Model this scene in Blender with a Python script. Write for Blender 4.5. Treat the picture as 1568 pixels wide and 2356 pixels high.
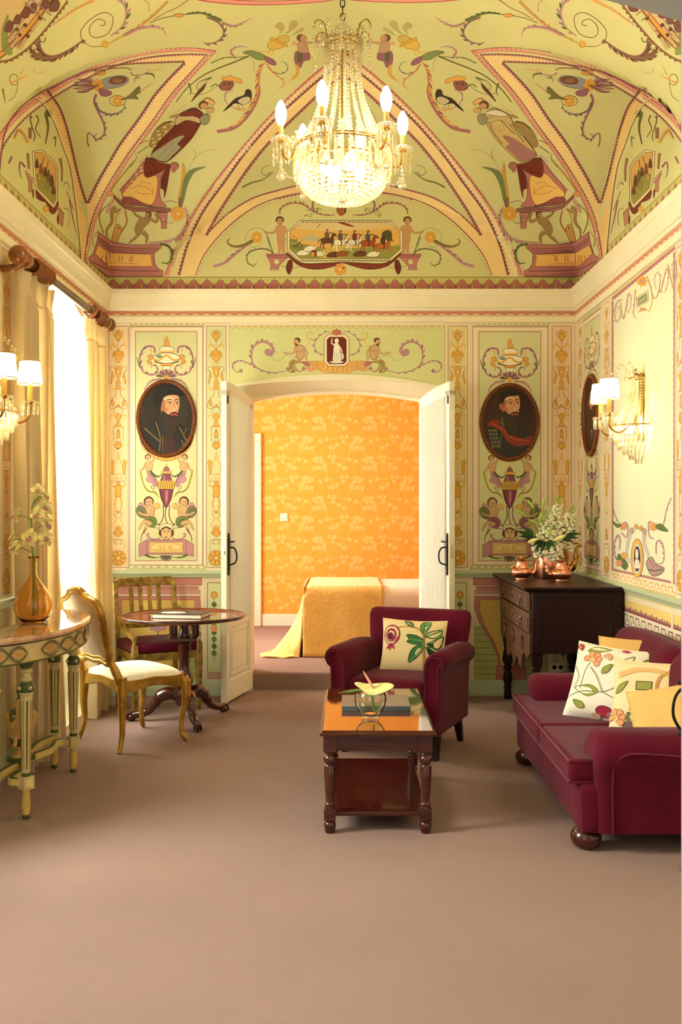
import bpy, bmesh, math, random
from math import sin, cos, pi, sqrt, radians, atan2, hypot
from mathutils import Vector, Matrix
from mathutils.geometry import delaunay_2d_cdt
random.seed(7)
for _o in list(bpy.data.objects): bpy.data.objects.remove(_o)
SC = bpy.context.scene; COL = SC.collection

# ------------------------------------------------------------------ camera, world, light, exposure
F = 2250.0; CX, CY, ZC = 790.0, 1165.0, 1.45          # focal length and vanishing point in pixels of the 1568x2356 frame, eye height
cam = bpy.data.cameras.new('camera'); camo = bpy.data.objects.new('camera', cam); COL.objects.link(camo)
camo.location = (0, 0, ZC); camo.rotation_euler = (pi/2, 0, 0)
cam.sensor_fit = 'VERTICAL'; cam.sensor_height = 36.0; cam.lens = F/2356*36
cam.shift_x = -(CX-784)/2356; cam.shift_y = -(1178-CY)/2356; cam.clip_start = .02
SC.camera = camo
SC.view_settings.view_transform = 'Standard'; SC.view_settings.look = 'None'
SC.view_settings.gamma = 1; SC.view_settings.use_curve_mapping = False
SC.view_settings.exposure = 1.1
w = bpy.data.worlds.new('sky'); SC.world = w; w.use_nodes = True
w.node_tree.nodes['Background'].inputs[0].default_value = (1.0, .975, .93, 1)
w.node_tree.nodes['Background'].inputs[1].default_value = .62

def lamp(name, kind, loc, power, color, size=.1, rot=None, sizey=None, spread=None):
    l = bpy.data.lights.new(name, kind); l.energy = power; l.color = color
    if kind == 'AREA':
        l.shape = 'RECTANGLE'; l.size = size; l.size_y = sizey or size
        if spread: l.spread = spread
    else: l.shadow_soft_size = size
    o = bpy.data.objects.new(name, l); o.location = loc
    if rot: o.rotation_euler = rot
    COL.objects.link(o); return o
DAY = (1.0, .985, .95); WARM = (1.0, .70, .34)
lamp('daylight_far_window', 'AREA', (-2.75, 6.25, 1.75), 190, DAY, 1.7, (0, -pi/2, 0), 2.6)
lamp('daylight_near_window', 'AREA', (-3.1, 3.25, 2.35), 140, DAY, 1.3, (0, -pi/2+.36, 0), 1.3)
lamp('daylight_bedroom_window', 'AREA', (-2.25, 9.0, 1.75), 78, (1, .96, .88), 1.5, (0, -pi/2, 0), 2.0)

# ------------------------------------------------------------------ helpers
def lin(c):
    return tuple(((v/255)/12.92 if v/255 <= .04045 else ((v/255+.055)/1.055)**2.4) for v in c)
def nodes(name):
    m = bpy.data.materials.new(name); m.use_nodes = True
    nt = m.node_tree; return m, nt, nt.nodes['Principled BSDF']
def mat(name, rgb, rough=.6, metal=0, var=0, vscale=8, bump=0, bscale=60, spec=.5, sheen=0, trans=0, ior=1.45, coat=0, stretch=None, rgb2=None, emit=None, estr=0, sss=0, alpha=1):
    """procedural material: base colour, optional second colour / variation by noise, noise bump"""
    m, nt, b = nodes(name); L = nt.links.new
    b.inputs['Roughness'].default_value = rough; b.inputs['Metallic'].default_value = metal
    b.inputs['Specular IOR Level'].default_value = spec; b.inputs['IOR'].default_value = ior
    b.inputs['Transmission Weight'].default_value = trans; b.inputs['Coat Weight'].default_value = coat
    b.inputs['Coat Roughness'].default_value = .06; b.inputs['Alpha'].default_value = alpha
    if sheen: b.inputs['Sheen Weight'].default_value = sheen; b.inputs['Sheen Roughness'].default_value = .4
    c1 = lin(rgb)+(1,)
    b.inputs['Base Color'].default_value = c1
    if emit: b.inputs['Emission Color'].default_value = emit+(1,); b.inputs['Emission Strength'].default_value = estr
    tc = nt.nodes.new('ShaderNodeTexCoord'); vec = tc.outputs['Object']
    if stretch:
        mp = nt.nodes.new('ShaderNodeMapping'); mp.inputs['Scale'].default_value = stretch; L(vec, mp.inputs[0]); vec = mp.outputs[0]
    if var or rgb2:
        n = nt.nodes.new('ShaderNodeTexNoise'); n.inputs['Scale'].default_value = vscale; n.inputs['Detail'].default_value = 5; L(vec, n.inputs['Vector'])
        r = nt.nodes.new('ShaderNodeValToRGB'); L(n.outputs['Fac'], r.inputs[0])
        r.color_ramp.elements[0].position = .32; r.color_ramp.elements[1].position = .68
        r.color_ramp.elements[0].color = tuple(v*(1-var) for v in c1[:3])+(1,)
        r.color_ramp.elements[1].color = lin(rgb2)+(1,) if rgb2 else tuple(min(1, v*(1+var)) for v in c1[:3])+(1,)
        L(r.outputs[0], b.inputs['Base Color'])
    if bump:
        n2 = nt.nodes.new('ShaderNodeTexNoise'); n2.inputs['Scale'].default_value = bscale; n2.inputs['Detail'].default_value = 3; L(vec, n2.inputs['Vector'])
        bp = nt.nodes.new('ShaderNodeBump'); bp.inputs['Strength'].default_value = bump; bp.inputs['Distance'].default_value = .01
        L(n2.outputs['Fac'], bp.inputs['Height']); L(bp.outputs[0], b.inputs['Normal'])
    return m
def glassy(name, rgb, gloss=.25, rough=.02, glow=None, blend=.35):
    """thin crystal: clear body with mirror facets (no caustics)"""
    m = bpy.data.materials.new(name); m.use_nodes = True; nt = m.node_tree; nt.nodes.clear(); L = nt.links.new
    o = nt.nodes.new('ShaderNodeOutputMaterial'); t = nt.nodes.new('ShaderNodeBsdfTransparent'); g = nt.nodes.new('ShaderNodeBsdfGlossy')
    t.inputs[0].default_value = lin(rgb)+(1,); g.inputs[0].default_value = (1, .97, .9, 1); g.inputs['Roughness'].default_value = rough
    lw = nt.nodes.new('ShaderNodeLayerWeight'); lw.inputs[0].default_value = blend
    ad = nt.nodes.new('ShaderNodeMath'); ad.operation = 'ADD'; ad.use_clamp = True; ad.inputs[1].default_value = gloss; L(lw.outputs['Fresnel'], ad.inputs[0])
    mx = nt.nodes.new('ShaderNodeMixShader'); L(ad.outputs[0], mx.inputs[0]); L(t.outputs[0], mx.inputs[1]); L(g.outputs[0], mx.inputs[2]); 
    if glow:
        d = nt.nodes.new('ShaderNodeBsdfTranslucent'); d.inputs[0].default_value = (1, .97, .88, 1)
        m2 = nt.nodes.new('ShaderNodeMixShader'); m2.inputs[0].default_value = glow; L(mx.outputs[0], m2.inputs[1]); L(d.outputs[0], m2.inputs[2]); L(m2.outputs[0], o.inputs[0])
    else: L(mx.outputs[0], o.inputs[0])
    return m
def cloth(name, rgb, translucent=.4, bscale=(900, 900, 900), bump=.3, con=1.):
    """woven cloth that lets part of the light through"""
    m = bpy.data.materials.new(name); m.use_nodes = True; nt = m.node_tree; nt.nodes.clear(); L = nt.links.new
    o = nt.nodes.new('ShaderNodeOutputMaterial'); d = nt.nodes.new('ShaderNodeBsdfDiffuse'); t = nt.nodes.new('ShaderNodeBsdfTranslucent')
    tc = nt.nodes.new('ShaderNodeTexCoord'); mp = nt.nodes.new('ShaderNodeMapping'); mp.inputs['Scale'].default_value = bscale; L(tc.outputs['Object'], mp.inputs[0])
    n = nt.nodes.new('ShaderNodeTexNoise'); n.inputs['Scale'].default_value = 1; n.inputs['Detail'].default_value = 2; L(mp.outputs[0], n.inputs['Vector'])
    r = nt.nodes.new('ShaderNodeValToRGB'); c = lin(rgb)
    r.color_ramp.elements[0].color = tuple(v*(1-.18*con) for v in c)+(1,); r.color_ramp.elements[1].color = tuple(min(1, v*(1+.12*con)) for v in c)+(1,)
    r.color_ramp.elements[0].position = .35; r.color_ramp.elements[1].position = .65
    L(n.outputs['Fac'], r.inputs[0]); L(r.outputs[0], d.inputs[0]); L(r.outputs[0], t.inputs[0])
    bp = nt.nodes.new('ShaderNodeBump'); bp.inputs['Strength'].default_value = bump; bp.inputs['Distance'].default_value = .003; L(n.outputs['Fac'], bp.inputs['Height']); L(bp.outputs[0], d.inputs['Normal'])
    mx = nt.nodes.new('ShaderNodeMixShader'); mx.inputs[0].default_value = translucent
    L(d.outputs[0], mx.inputs[1]); L(t.outputs[0], mx.inputs[2]); L(mx.outputs[0], o.inputs[0]); return m
def painted(name, rough=.8, var=.035, vscale=2.0, bump=.05, coat=0, spec=.3):
    """paint on plaster, canvas or cloth: colours of the faces, mottled by noise"""
    m, nt, b = nodes(name); L = nt.links.new
    at = nt.nodes.new('ShaderNodeAttribute'); at.attribute_name = 'Col'
    tc = nt.nodes.new('ShaderNodeTexCoord'); n = nt.nodes.new('ShaderNodeTexNoise'); n.inputs['Scale'].default_value = vscale; n.inputs['Detail'].default_value = 6
    L(tc.outputs['Object'], n.inputs['Vector'])
    mr = nt.nodes.new('ShaderNodeMapRange'); mr.inputs['From Min'].default_value = .3; mr.inputs['From Max'].default_value = .7
    mr.inputs['To Min'].default_value = 1-var; mr.inputs['To Max'].default_value = 1+var; L(n.outputs['Fac'], mr.inputs[0])
    vm = nt.nodes.new('ShaderNodeVectorMath'); vm.operation = 'SCALE'; L(at.outputs['Color'], vm.inputs[0]); L(mr.outputs[0], vm.inputs['Scale'])
    L(vm.outputs[0], b.inputs['Base Color'])
    b.inputs['Roughness'].default_value = rough; b.inputs['Specular IOR Level'].default_value = spec; b.inputs['Coat Weight'].default_value = coat
    if bump:
        n2 = nt.nodes.new('ShaderNodeTexNoise'); n2.inputs['Scale'].default_value = 120; L(tc.outputs['Object'], n2.inputs['Vector'])
        bp = nt.nodes.new('ShaderNodeBump'); bp.inputs['Strength'].default_value = bump; bp.inputs['Distance'].default_value = .01
        L(n2.outputs['Fac'], bp.inputs['Height']); L(bp.outputs[0], b.inputs['Normal'])
    return m

def smooth_pts(pts, n=6, closed=False):
    """Catmull-Rom through points"""
    P = [Vector(p) for p in pts]; out = []; N = len(P)
    if N < 3: return P
    rng = range(N if closed else N-1)
    for i in rng:
        p1, p2 = P[i], P[(i+1) % N]
        p0 = P[i-1] if (i > 0 or closed) else p1*2-p2
        p3 = P[(i+2) % N] if (i+2 < N or closed) else p2*2-p1
        for k in range(n):
            t = k/n
            out.append(.5*((2*p1)+(p2-p0)*t+(2*p0-5*p1+4*p2-p3)*t*t+(3*p1-p0-3*p2+p3)*t**3))
    if not closed: out.append(P[-1])
    return out

class MB:
    """collects shapes that become ONE mesh object"""
    def __init__(s): s.v = []; s.f = []; s.m = []; s.c = []; s.M = Matrix.Identity(4); s.mi = 0; s.col = (1, 1, 1)
    def add(s, vs, fs, mi=None, col=None):
        o = len(s.v); M = s.M
        s.v += [tuple(M @ Vector(p)) for p in vs]; s.f += [tuple(o+i for i in f) for f in fs]
        s.m += [s.mi if mi is None else mi]*len(fs); s.c += [tuple(col or s.col)]*len(vs); return s
    def box(s, x0, x1, y0, y1, z0, z1, **k):
        return s.add([(x0,y0,z0),(x1,y0,z0),(x1,y1,z0),(x0,y1,z0),(x0,y0,z1),(x1,y0,z1),(x1,y1,z1),(x0,y1,z1)],
                     [(0,3,2,1),(4,5,6,7),(0,1,5,4),(1,2,6,5),(2,3,7,6),(3,0,4,7)], **k)
    def loft(s, rings, cu=True, caps=True, **k):
        n = len(rings[0]); vs = [p for r in rings for p in r]; fs = []
        for i in range(len(rings)-1):
            for j in range(n if cu else n-1):
                a, b = i*n+j, i*n+(j+1) % n; fs.append((a, b, b+n, a+n))
        if caps: fs += [tuple(range(n))[::-1], tuple(range((len(rings)-1)*n, len(rings)*n))]
        return s.add(vs, fs, **k)
    def lathe(s, prof, c=(0,0,0), n=24, caps=True, sx=1, sy=1, wob=None, **k):
        rings = []
        for r, z in prof:
            rings.append([(c[0]+sx*r*cos(2*pi*j/n)*(wob(j/n, z) if wob else 1), c[1]+sy*r*sin(2*pi*j/n)*(wob(j/n, z) if wob else 1), c[2]+z) for j in range(n)])
        return s.loft(rings, True, caps, **k)
    def lathe_p(s, prof, p, q, n=12, **k):
        """profile (r, t in 0..1) turned about the line p -> q"""
        p, q = Vector(p), Vector(q); d = q-p; zq = Vector((0,0,1)).rotation_difference(d.normalized()).to_matrix()
        rings = [[tuple(p+d*t+zq @ Vector((r*cos(2*pi*j/n), r*sin(2*pi*j/n), 0))) for j in range(n)] for r, t in prof]
        return s.loft(rings, True, True, **k)
    def tube(s, pts, r, n=8, closed=False, caps=True, flat=1, up=None, **k):
        P = [Vector(p) for p in pts]; N = len(P); R = r if hasattr(r, '__len__') else [r]*N
        if len(R) != N: R = [R[0]+(R[-1]-R[0])*i/(N-1) for i in range(N)] if len(R) == 2 else [R[min(len(R)-1, int(i*len(R)/N))] for i in range(N)]
        rings = []; ref = Vector(up) if up else None
        for i in range(N):
            a = P[i-1] if (i > 0 or closed) else P[i]; b = P[(i+1) % N] if (i < N-1 or closed) else P[i]
            t = (b-a).normalized() if (b-a).length > 1e-9 else Vector((0,0,1))
            if ref is None: ref = Vector((0,0,1)) if abs(t.z) < .9 else Vector((1,0,0))
            u = (ref-t*ref.dot(t))
            if u.length < 1e-5: u = t.orthogonal()
            u.normalize(); v = t.cross(u)
            if not up: ref = u
            rings.append([tuple(P[i]+u*(R[i]*cos(2*pi*j/n))*flat+v*(R[i]*sin(2*pi*j/n))) for j in range(n)])
        if closed: rings.append(rings[0]); caps = False
        return s.loft(rings, True, caps, **k)
    def bar(s, pts, wx, wy, up=(0,0,1), **k):
        """rectangular section along a path; wx, wy numbers or lists"""
        P = [Vector(p) for p in pts]; N = len(P); up = Vector(up)
        A = wx if hasattr(wx, '__len__') else [wx]*N; B = wy if hasattr(wy, '__len__') else [wy]*N; rings = []
        for i in range(N):
            t = (P[min(N-1, i+1)]-P[max(0, i-1)]).normalized(); u = up-t*up.dot(t)
            u = u.normalized() if u.length > 1e-5 else t.orthogonal().normalized(); v = t.cross(u)
            rings.append([tuple(P[i]+v*a*A[i]/2+u*b*B[i]/2) for a, b in ((-1,-1),(1,-1),(1,1),(-1,1))])
        return s.loft(rings, True, True, **k)
    def grid(s, fn, nu, nv, cu=False, cv=False, **k):
        vs = [tuple(fn(i/nu, j/nv)) for j in range(nv+(0 if cv else 1)) for i in range(nu+(0 if cu else 1))]
        U = nu+(0 if cu else 1); V = nv+(0 if cv else 1); fs = []
        for j in range(nv):
            for i in range(nu):
                fs.append((j*U+i, j*U+(i+1) % U, ((j+1) % V)*U+(i+1) % U, ((j+1) % V)*U+i))
        return s.add(vs, fs, **k)
    def ball(s, c, r, nu=12, nv=8, e=1, **k):
        r = r if hasattr(r, '__len__') else (r, r, r)
        def fn(u, v):
            a, b = 2*pi*u, pi*(v-.5); sg = lambda x: math.copysign(abs(x)**e, x)
            return (c[0]+r[0]*sg(cos(a))*sg(cos(b)), c[1]+r[1]*sg(sin(a))*sg(cos(b)), c[2]+r[2]*sg(sin(b)))
        return s.grid(fn, nu, nv, cu=True, **k)
    def rbox(s, x0, x1, y0, y1, z0, z1, r=.05, puff=0, n=5, **k):
        """cushion-like box with rounded edges and slightly swollen faces"""
        cx, cy, cz = (x0+x1)/2, (y0+y1)/2, (z0+z1)/2; h = ((x1-x0)/2, (y1-y0)/2, (z1-z0)/2); r = min(r, *h)
        bm = bmesh.new(); bmesh.ops.create_cube(bm, size=2); bmesh.ops.subdivide_edges(bm, edges=bm.edges[:], cuts=2*n+1, use_grid_fill=True)
        vs = []
        for v in bm.verts:
            g = []
            for a in range(3):
                q = v.co[a]; t = abs(q)           # concentrate vertices near the edges
                g.append(math.copysign(h[a]-(h[a])*(1-t)**1.6 if t < 1 else h[a], q) if True else 0)
            p = Vector(g); q = Vector([max(-(h[a]-r), min(h[a]-r, p[a])) for a in range(3)]); d = p-q
            if d.length > 1e-9: p = q+d.normalized()*min(r, max(d.length, r if max(abs(v.co[a]) for a in range(3)) > .999 else 0))
            if puff:
                for a in range(3):
                    o1, o2 = [b for b in range(3) if b != a]
                    if abs(v.co[a]) > .999:
                        p[a] += math.copysign(puff*(1-(p[o1]/h[o1])**2)*(1-(p[o2]/h[o2])**2), v.co[a])
            vs.append((p.x+cx, p.y+cy, p.z+cz))
        bm.verts.index_update(); fs = [tuple(v.index for v in f.verts) for f in bm.faces]; bm.free()
        return s.add(vs, fs, **k)
    def prism(s, poly, y0, y1, **k):
        """polygon in (x, z) pulled along y"""
        n = len(poly); vs = [(x, y0, z) for x, z in poly]+[(x, y1, z) for x, z in poly]
        fs = [tuple(range(n)), tuple(range(2*n-1, n-1, -1))]+[(i, n+i, n+(i+1) % n, (i+1) % n) for i in range(n)]
        return s.add(vs, fs, **k)
    def build(s, name, mats, parent=None, bevel=0, ang=38, sub=0, flat=False, seg=2):
        me = bpy.data.meshes.new(name); me.from_pydata(s.v, [], s.f)
        mats = mats if isinstance(mats, (list, tuple)) else [mats]
        for m in mats: me.materials.append(m)
        me.polygons.foreach_set('material_index', s.m)
        if any(c != (1,1,1) for c in s.c):
            a = me.attributes.new('Col', 'FLOAT_COLOR', 'POINT'); a.data.foreach_set('color', [x for c in s.c for x in (*c, 1)])
        bm = bmesh.new(); bm.from_mesh(me); bmesh.ops.recalc_face_normals(bm, faces=bm.faces[:]) if not flat else None
        bm.to_mesh(me); bm.free()
        if not flat:
            me.polygons.foreach_set('use_smooth', [True]*len(me.polygons)); me.set_sharp_from_angle(angle=radians(ang))
        o = bpy.data.objects.new(name, me); COL.objects.link(o)
        if parent: o.parent = parent
        if bevel:
            b = o.modifiers.new('bevel', 'BEVEL'); b.width = bevel; b.segments = seg; b.limit_method = 'ANGLE'; b.angle_limit = radians(40); b.harden_normals = False
        if sub:
            d = o.modifiers.new('sub', 'SUBSURF'); d.levels = sub; d.render_levels = sub
        return o
def thing(name, label, cat, loc=(0,0,0), rotz=0, group=None):
    o = bpy.data.objects.new(name, None); o.empty_display_size = .05; COL.objects.link(o)
    o.location = loc; o.rotation_euler = (0, 0, rotz); return tag(o, label, cat, group)
def tag(o, label, cat, group=None):
    o['label'] = label; o['category'] = cat
    if group: o['group'] = group
    return o
def struct(o, label=None):
    o['kind'] = 'structure'
    if label: o['label'] = label
    return o
def children(o): return [c for c in bpy.data.objects if c.parent == o]
def copy_tree(o, parent=None):
    kids = children(o); c = o.copy(); COL.objects.link(c)
    if parent: c.parent = parent
    for k in kids: copy_tree(k, c)
    return c
def lab(o, text): o['label'] = text; return o

# ------------------------------------------------------------------ the room: measures
XL, XR, YB, YF = -1.82, 1.787, 7.5, 1.87
XC, HW, YC = (XL+XR)/2, (XR-XL)/2, (YB+YF)/2
ZS = 3.21                                             # springing of the vault
VP = dict(p=1.6, ex=.65, py=1.355, ey=.811, R=1.648, k=6.784, H=1.3)
def vault_main(x, y):
    fx = max(1e-6, 1-abs((x-XC)/HW)**VP['p'])**VP['ex'] if abs(x-XC) < HW else 1e-4
    t = min(YB-y, y-YF)/VP['R']; t = max(0., min(1., t))
    fy = max(1e-6, 1-(1-t)**VP['py'])**VP['ey']; k = VP['k']
    return ZS+VP['H']*(fx**-k+fy**-k)**(-1/k)
BAYS = (5.951, 2*YC-5.951)                            # centres of the side lunettes
def vault(x, y):
    z = vault_main(x, y)
    t = min(YB-y, y-YF)
    u = abs(x)/1.318
    if u < 1: z = max(z, ZS+(.68+.325*t)*(1-u**1.528)**.447)
    t = min(x-XL, XR-x)
    for b in BAYS:
        u = abs(y-b)/.963
        if u < 1: z = max(z, ZS+(.707+.309*t)*sqrt(1-u*u))
    return z
def hit(px, py, lift=0.):
    """point of the room's shell (walls below the springing, vault above) met by the sight line through a photo pixel"""
    dx, dz = (px-CX)/F, (CY-py)/F
    dmax = YB
    if dx > 0: dmax = min(dmax, XR/dx)
    if dx < 0: dmax = min(dmax, XL/dx)
    if ZC+dz*dmax < ZS+.002:
        d = dmax
    else:
        a, b = 1.9, dmax; n = 40; prev = a
        for i in range(1, n+1):
            d = a+(b-a)*i/n
            if ZC+dz*d >= vault(dx*d, d): break
            prev = d
        lo, hi = prev, d
        for _ in range(16):
            m = (lo+hi)/2
            if ZC+dz*m >= vault(dx*m, m): hi = m
            else: lo = m
        d = lo
    d2 = d
    p = Vector((dx*d, d, ZC+dz*d)); e = .0006+lift
    if d >= dmax-1e-6:
        if dmax >= YB-1e-6: p.y -= e
        else: p.x -= math.copysign(e, dx)
        return p
    return p-Vector((dx, 1, dz)).normalized()*(e*1.5)

# fresco colours
GR=(214,212,160); CRM=(236,220,186); COR=(240,228,192); PK=(190,122,116); PKL=(226,150,136); OC=(222,166,72); YBD=(238,204,128)
MV=(150,98,112); MVL=(186,140,146); BR=(104,66,44); LG=(96,112,56); LGD=(58,74,36); FL=(206,168,122); FLD=(150,110,78); DK=(62,46,34); OX=(112,44,34)
IV=(240,230,200); GY=(150,150,140); LIN=(140,72,70); SKY=(170,180,170); VGR=(211,206,144)
M_fresco = painted('fresco'); M_plain = mat('cream_plaster', COR, .7, var=.03, vscale=5)
M_white = mat('white_gloss_paint', (240, 232, 208), .35, var=.02, vscale=4)
M_rail = mat('pale_green_paint', (196, 204, 164), .45, var=.03)
M_carpet = mat('carpet', (172, 138, 124), .95, var=.05, vscale=1.3, bump=.9, bscale=420, sheen=.2, spec=.1)

class Paint(MB):
    """painted decoration; coordinates are photo pixels sent to the wall by T"""
    def __init__(s, T=hit, curved=False): super().__init__(); s.T = T; s.lay = 0.; s.g = 6.; s.curved = curved; s.step = .00006 if curved else .00001
    def reset(s, lay=0.): s.lay = lay
    def zoom(s, x0, y0, k, mirror=False, base=hit):
        """work in the coordinates of an enlarged crop of the photo; mirror about the room's axis"""
        s.T = (lambda x, y, l=0: base(2*CX-(x0+x/k), y0+y/k, l)) if mirror else (lambda x, y, l=0: base(x0+x/k, y0+y/k, l))
        s.g = 6*k
    def poly3(s, pts, col):
        P = [s.T(x, y, s.lay) for x, y in pts]; s.lay += s.step
        s.add(P, [tuple(range(len(P)))], col=lin(col))
    def strip(s, A, B, col):
        n = len(A); k = 1
        if s.curved: k = max(1, min(9, int(max(hypot(a[0]-b[0], a[1]-b[1]) for a, b in zip(A, B))/(s.g*.75))))
        P = [s.T(a[0]+(b[0]-a[0])*j/k, a[1]+(b[1]-a[1])*j/k, s.lay) for j in range(k+1) for a, b in zip(A, B)]; s.lay += s.step
        s.add(P, [(j*n+i, j*n+i+1, (j+1)*n+i+1, (j+1)*n+i) for j in range(k) for i in range(n-1)], col=lin(col))
    def curve(s, pts, n=5, closed=False): return [(p.x, p.y) for p in smooth_pts([(x, y, 0) for x, y in pts], n, closed)]
    def line(s, pts, w, col, n=5, w1=None, closed=False, wm=None):
        """brush stroke of width w -> w1 (wm in the middle)"""
        C = s.curve(pts, n, closed) if len(pts) > 2 and n > 1 else list(pts)
        if closed: C = C+[C[0]]
        A, B = [], []; N = len(C); w1 = w if w1 is None else w1
        for i, (x, y) in enumerate(C):
            a, b = C[max(0, i-1)], C[min(N-1, i+1)]; dx, dy = b[0]-a[0], b[1]-a[1]; L = hypot(dx, dy) or 1
            t = i/(N-1); h = (w+(w1-w)*t)/2
            if wm is not None: h = ((w*(1-2*t)+wm*2*t) if t < .5 else (wm*(2-2*t)+w1*(2*t-1)))/2
            A.append((x-dy/L*h, y+dx/L*h)); B.append((x+dy/L*h, y-dx/L*h))
        s.strip(A, B, col)
    def blob(s, pts, col, out=None, ow=1.2, n=4):
        C = s.curve(pts, n, True); s.fan(C, col)
        if out: s.line(C+[C[0]], ow, out, n=1)
    def fan(s, C, col):
        xs = [p[0] for p in C]; ys = [p[1] for p in C]; g = s.g
        if s.curved and max(max(xs)-min(xs), max(ys)-min(ys)) > g*1.6:      # follow the curved vault
            n = len(C); V = [Vector(c) for c in C]
            x = min(xs)+g/2
            while x < max(xs):
                y = min(ys)+g/2
                while y < max(ys): V.append(Vector((x, y))); y += g
                x += g
            vo, _, fo, *_ = delaunay_2d_cdt(V, [], [list(range(n))], 1, 1e-4)
            s.add([s.T(v.x, v.y, s.lay) for v in vo], [tuple(f) for f in fo], col=lin(col)); s.lay += s.step*4
        else:
            P = [s.T(x, y, s.lay) for x, y in C]; s.add(P, [tuple(range(len(P)))], col=lin(col))
        s.lay += s.step
    def poly(s, pts, col, out=None, ow=1.2):
        s.fan(list(pts), col)
        if out: s.line(list(pts)+[pts[0]], ow, out, n=1)
    def ell(s, x, y, rx, ry, col, out=None, ow=1.2, rot=0, n=16):
        c, q = cos(rot), sin(rot); C = [(x+rx*cos(2*pi*i/n)*c-ry*sin(2*pi*i/n)*q, y+rx*cos(2*pi*i/n)*q+ry*sin(2*pi*i/n)*c) for i in range(n)]
        s.fan(C, col)
        if out: s.line(C+[C[0]], ow, out, n=1)
    def rect(s, x0, y0, x1, y1, col, out=None, ow=1.2, nx=1):
        A = [(x0+(x1-x0)*i/nx, y0) for i in range(nx+1)]; B = [(x0+(x1-x0)*i/nx, y1) for i in range(nx+1)]
        s.strip(A, B, col)
        if out: s.frame(x0, y0, x1, y1, ow, out)
    def frame(s, x0, y0, x1, y1, w, col):
        for a, b in (((x0,y0),(x1,y0)), ((x1,y0),(x1,y1)), ((x1,y1),(x0,y1)), ((x0,y1),(x0,y0))): s.line([a, b], w, col, n=1)
    def petals(s, x, y, r, n, col, core, out=None, w=.34, squash=1, a0=0):
        l0 = s.lay
        for i in range(n):
            s.lay = l0+s.step*2*(i % 2); a = a0+2*pi*i/n; tx, ty = cos(a), sin(a)*squash; nx_, ny_ = -sin(a), cos(a)*squash
            s.blob([(x+tx*r*.15, y+ty*r*.15), (x+tx*r*.6+nx_*r*w*.6, y+ty*r*.6+ny_*r*w*.6), (x+tx*r, y+ty*r), (x+tx*r*.6-nx_*r*w*.6, y+ty*r*.6-ny_*r*w*.6)], col, out, .8, n=2)
        s.lay = l0+s.step*5; s.ell(x, y, r*.25, r*.25*squash, core, out, .8, n=10)
    def scroll(s, pts, w0, w1, col, hi=None, teeth=0, tl=6., side=1, out=None, n=6):
        """acanthus scroll: tapering stem with leaf teeth on its outer side"""
        C = s.curve(pts, n); N = len(C)
        if teeth:                                     # overlapping leaf lobes, pointing along the growth of the stem
            l0 = s.lay; nt = int(teeth*1.7); fw = 1 if w1 >= w0 else -1
            for k in range(nt):
                s.lay = l0+s.step*2*(k % 2); t = (k+.5)/nt*.84+.06; i = max(1, min(N-2, int(t*(N-1)))); x, y = C[i]; dx, dy = (C[i+1][0]-C[i-1][0])*fw, (C[i+1][1]-C[i-1][1])*fw; L = hypot(dx, dy) or 1; dx, dy = dx/L, dy/L
                nx_, ny_ = -dy*side*fw, dx*side*fw; l = tl*1.15*(1-.5*abs(2*t-1)); wd = l*.30
                P_ = lambda a, b: (x+dx*l*a+nx_*l*b, y+dy*l*a+ny_*l*b)
                s.blob([P_(-.34,0), P_(-.02,.34), P_(.46,.58), P_(.95,.66), P_(.66,.32), P_(.40,.0)], (col, hi)[k % 2] if hi else col, None, n=2)
                s.line([P_(-.1,.06), P_(.3,.34), P_(.7,.54)], max(.35, tl*.035), FLD if hi is None else (96, 62, 66), n=1)
            s.lay = l0+s.step*5
        if out: s.line(C, w0+1.6, out, n=1, w1=w1+1.2)
        s.line(C, w0, col, n=1, w1=w1)
        if hi: s.line([(x-.3*w0, y-.3*w0) for x, y in C[:int(N*.7)]], w0*.35, hi, n=1, w1=.3)
    def scallop(s, pts, pitch, h, col, side=1, shape='round', out=None, n=1):
        """row of scallops hanging on one side of a curve"""
        C = pts if n == 1 else s.curve(pts, n)
        L = [0]
        for i in range(1, len(C)): L.append(L[-1]+hypot(C[i][0]-C[i-1][0], C[i][1]-C[i-1][1]))
        def at(t):
            t = max(0, min(L[-1], t)); i = 1
            while i < len(L)-1 and L[i] < t: i += 1
            q = (t-L[i-1])/max(1e-6, L[i]-L[i-1]); a, b = C[i-1], C[i]; d = hypot(b[0]-a[0], b[1]-a[1]) or 1
            return a[0]+(b[0]-a[0])*q, a[1]+(b[1]-a[1])*q, (b[0]-a[0])/d, (b[1]-a[1])/d
        k = max(1, int(round(L[-1]/pitch))); p = L[-1]/k; l0 = s.lay
        for j in range(k):
            o = []
            prof = {'round': ((0,0),(.04,.7),(.3,1),(.7,1),(.96,.7),(1,0)), 'vee': ((0,0),(.15,.35),(.5,1),(.85,.35),(1,0)),
                    'leaf': ((0,0),(.02,.45),(.16,.62),(.2,.5),(.34,.86),(.4,.74),(.5,1),(.6,.74),(.66,.86),(.8,.5),(.84,.62),(.98,.45),(1,0)),
                    'spike': ((.05,0),(.1,.5),(.5,1),(.9,.5),(.95,0))}[shape]
            hh = h[j % len(h)] if hasattr(h, '__len__') else h
            for u, v in prof:
                x, y, dx, dy = at((j+u)*p); o.append((x-dy*side*v*hh, y+dx*side*v*hh))
            s.lay = l0; s.fan(o, col)
            if out: s.line(o, .9, out, n=1)
        s.lay = l0+s.step*2

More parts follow.
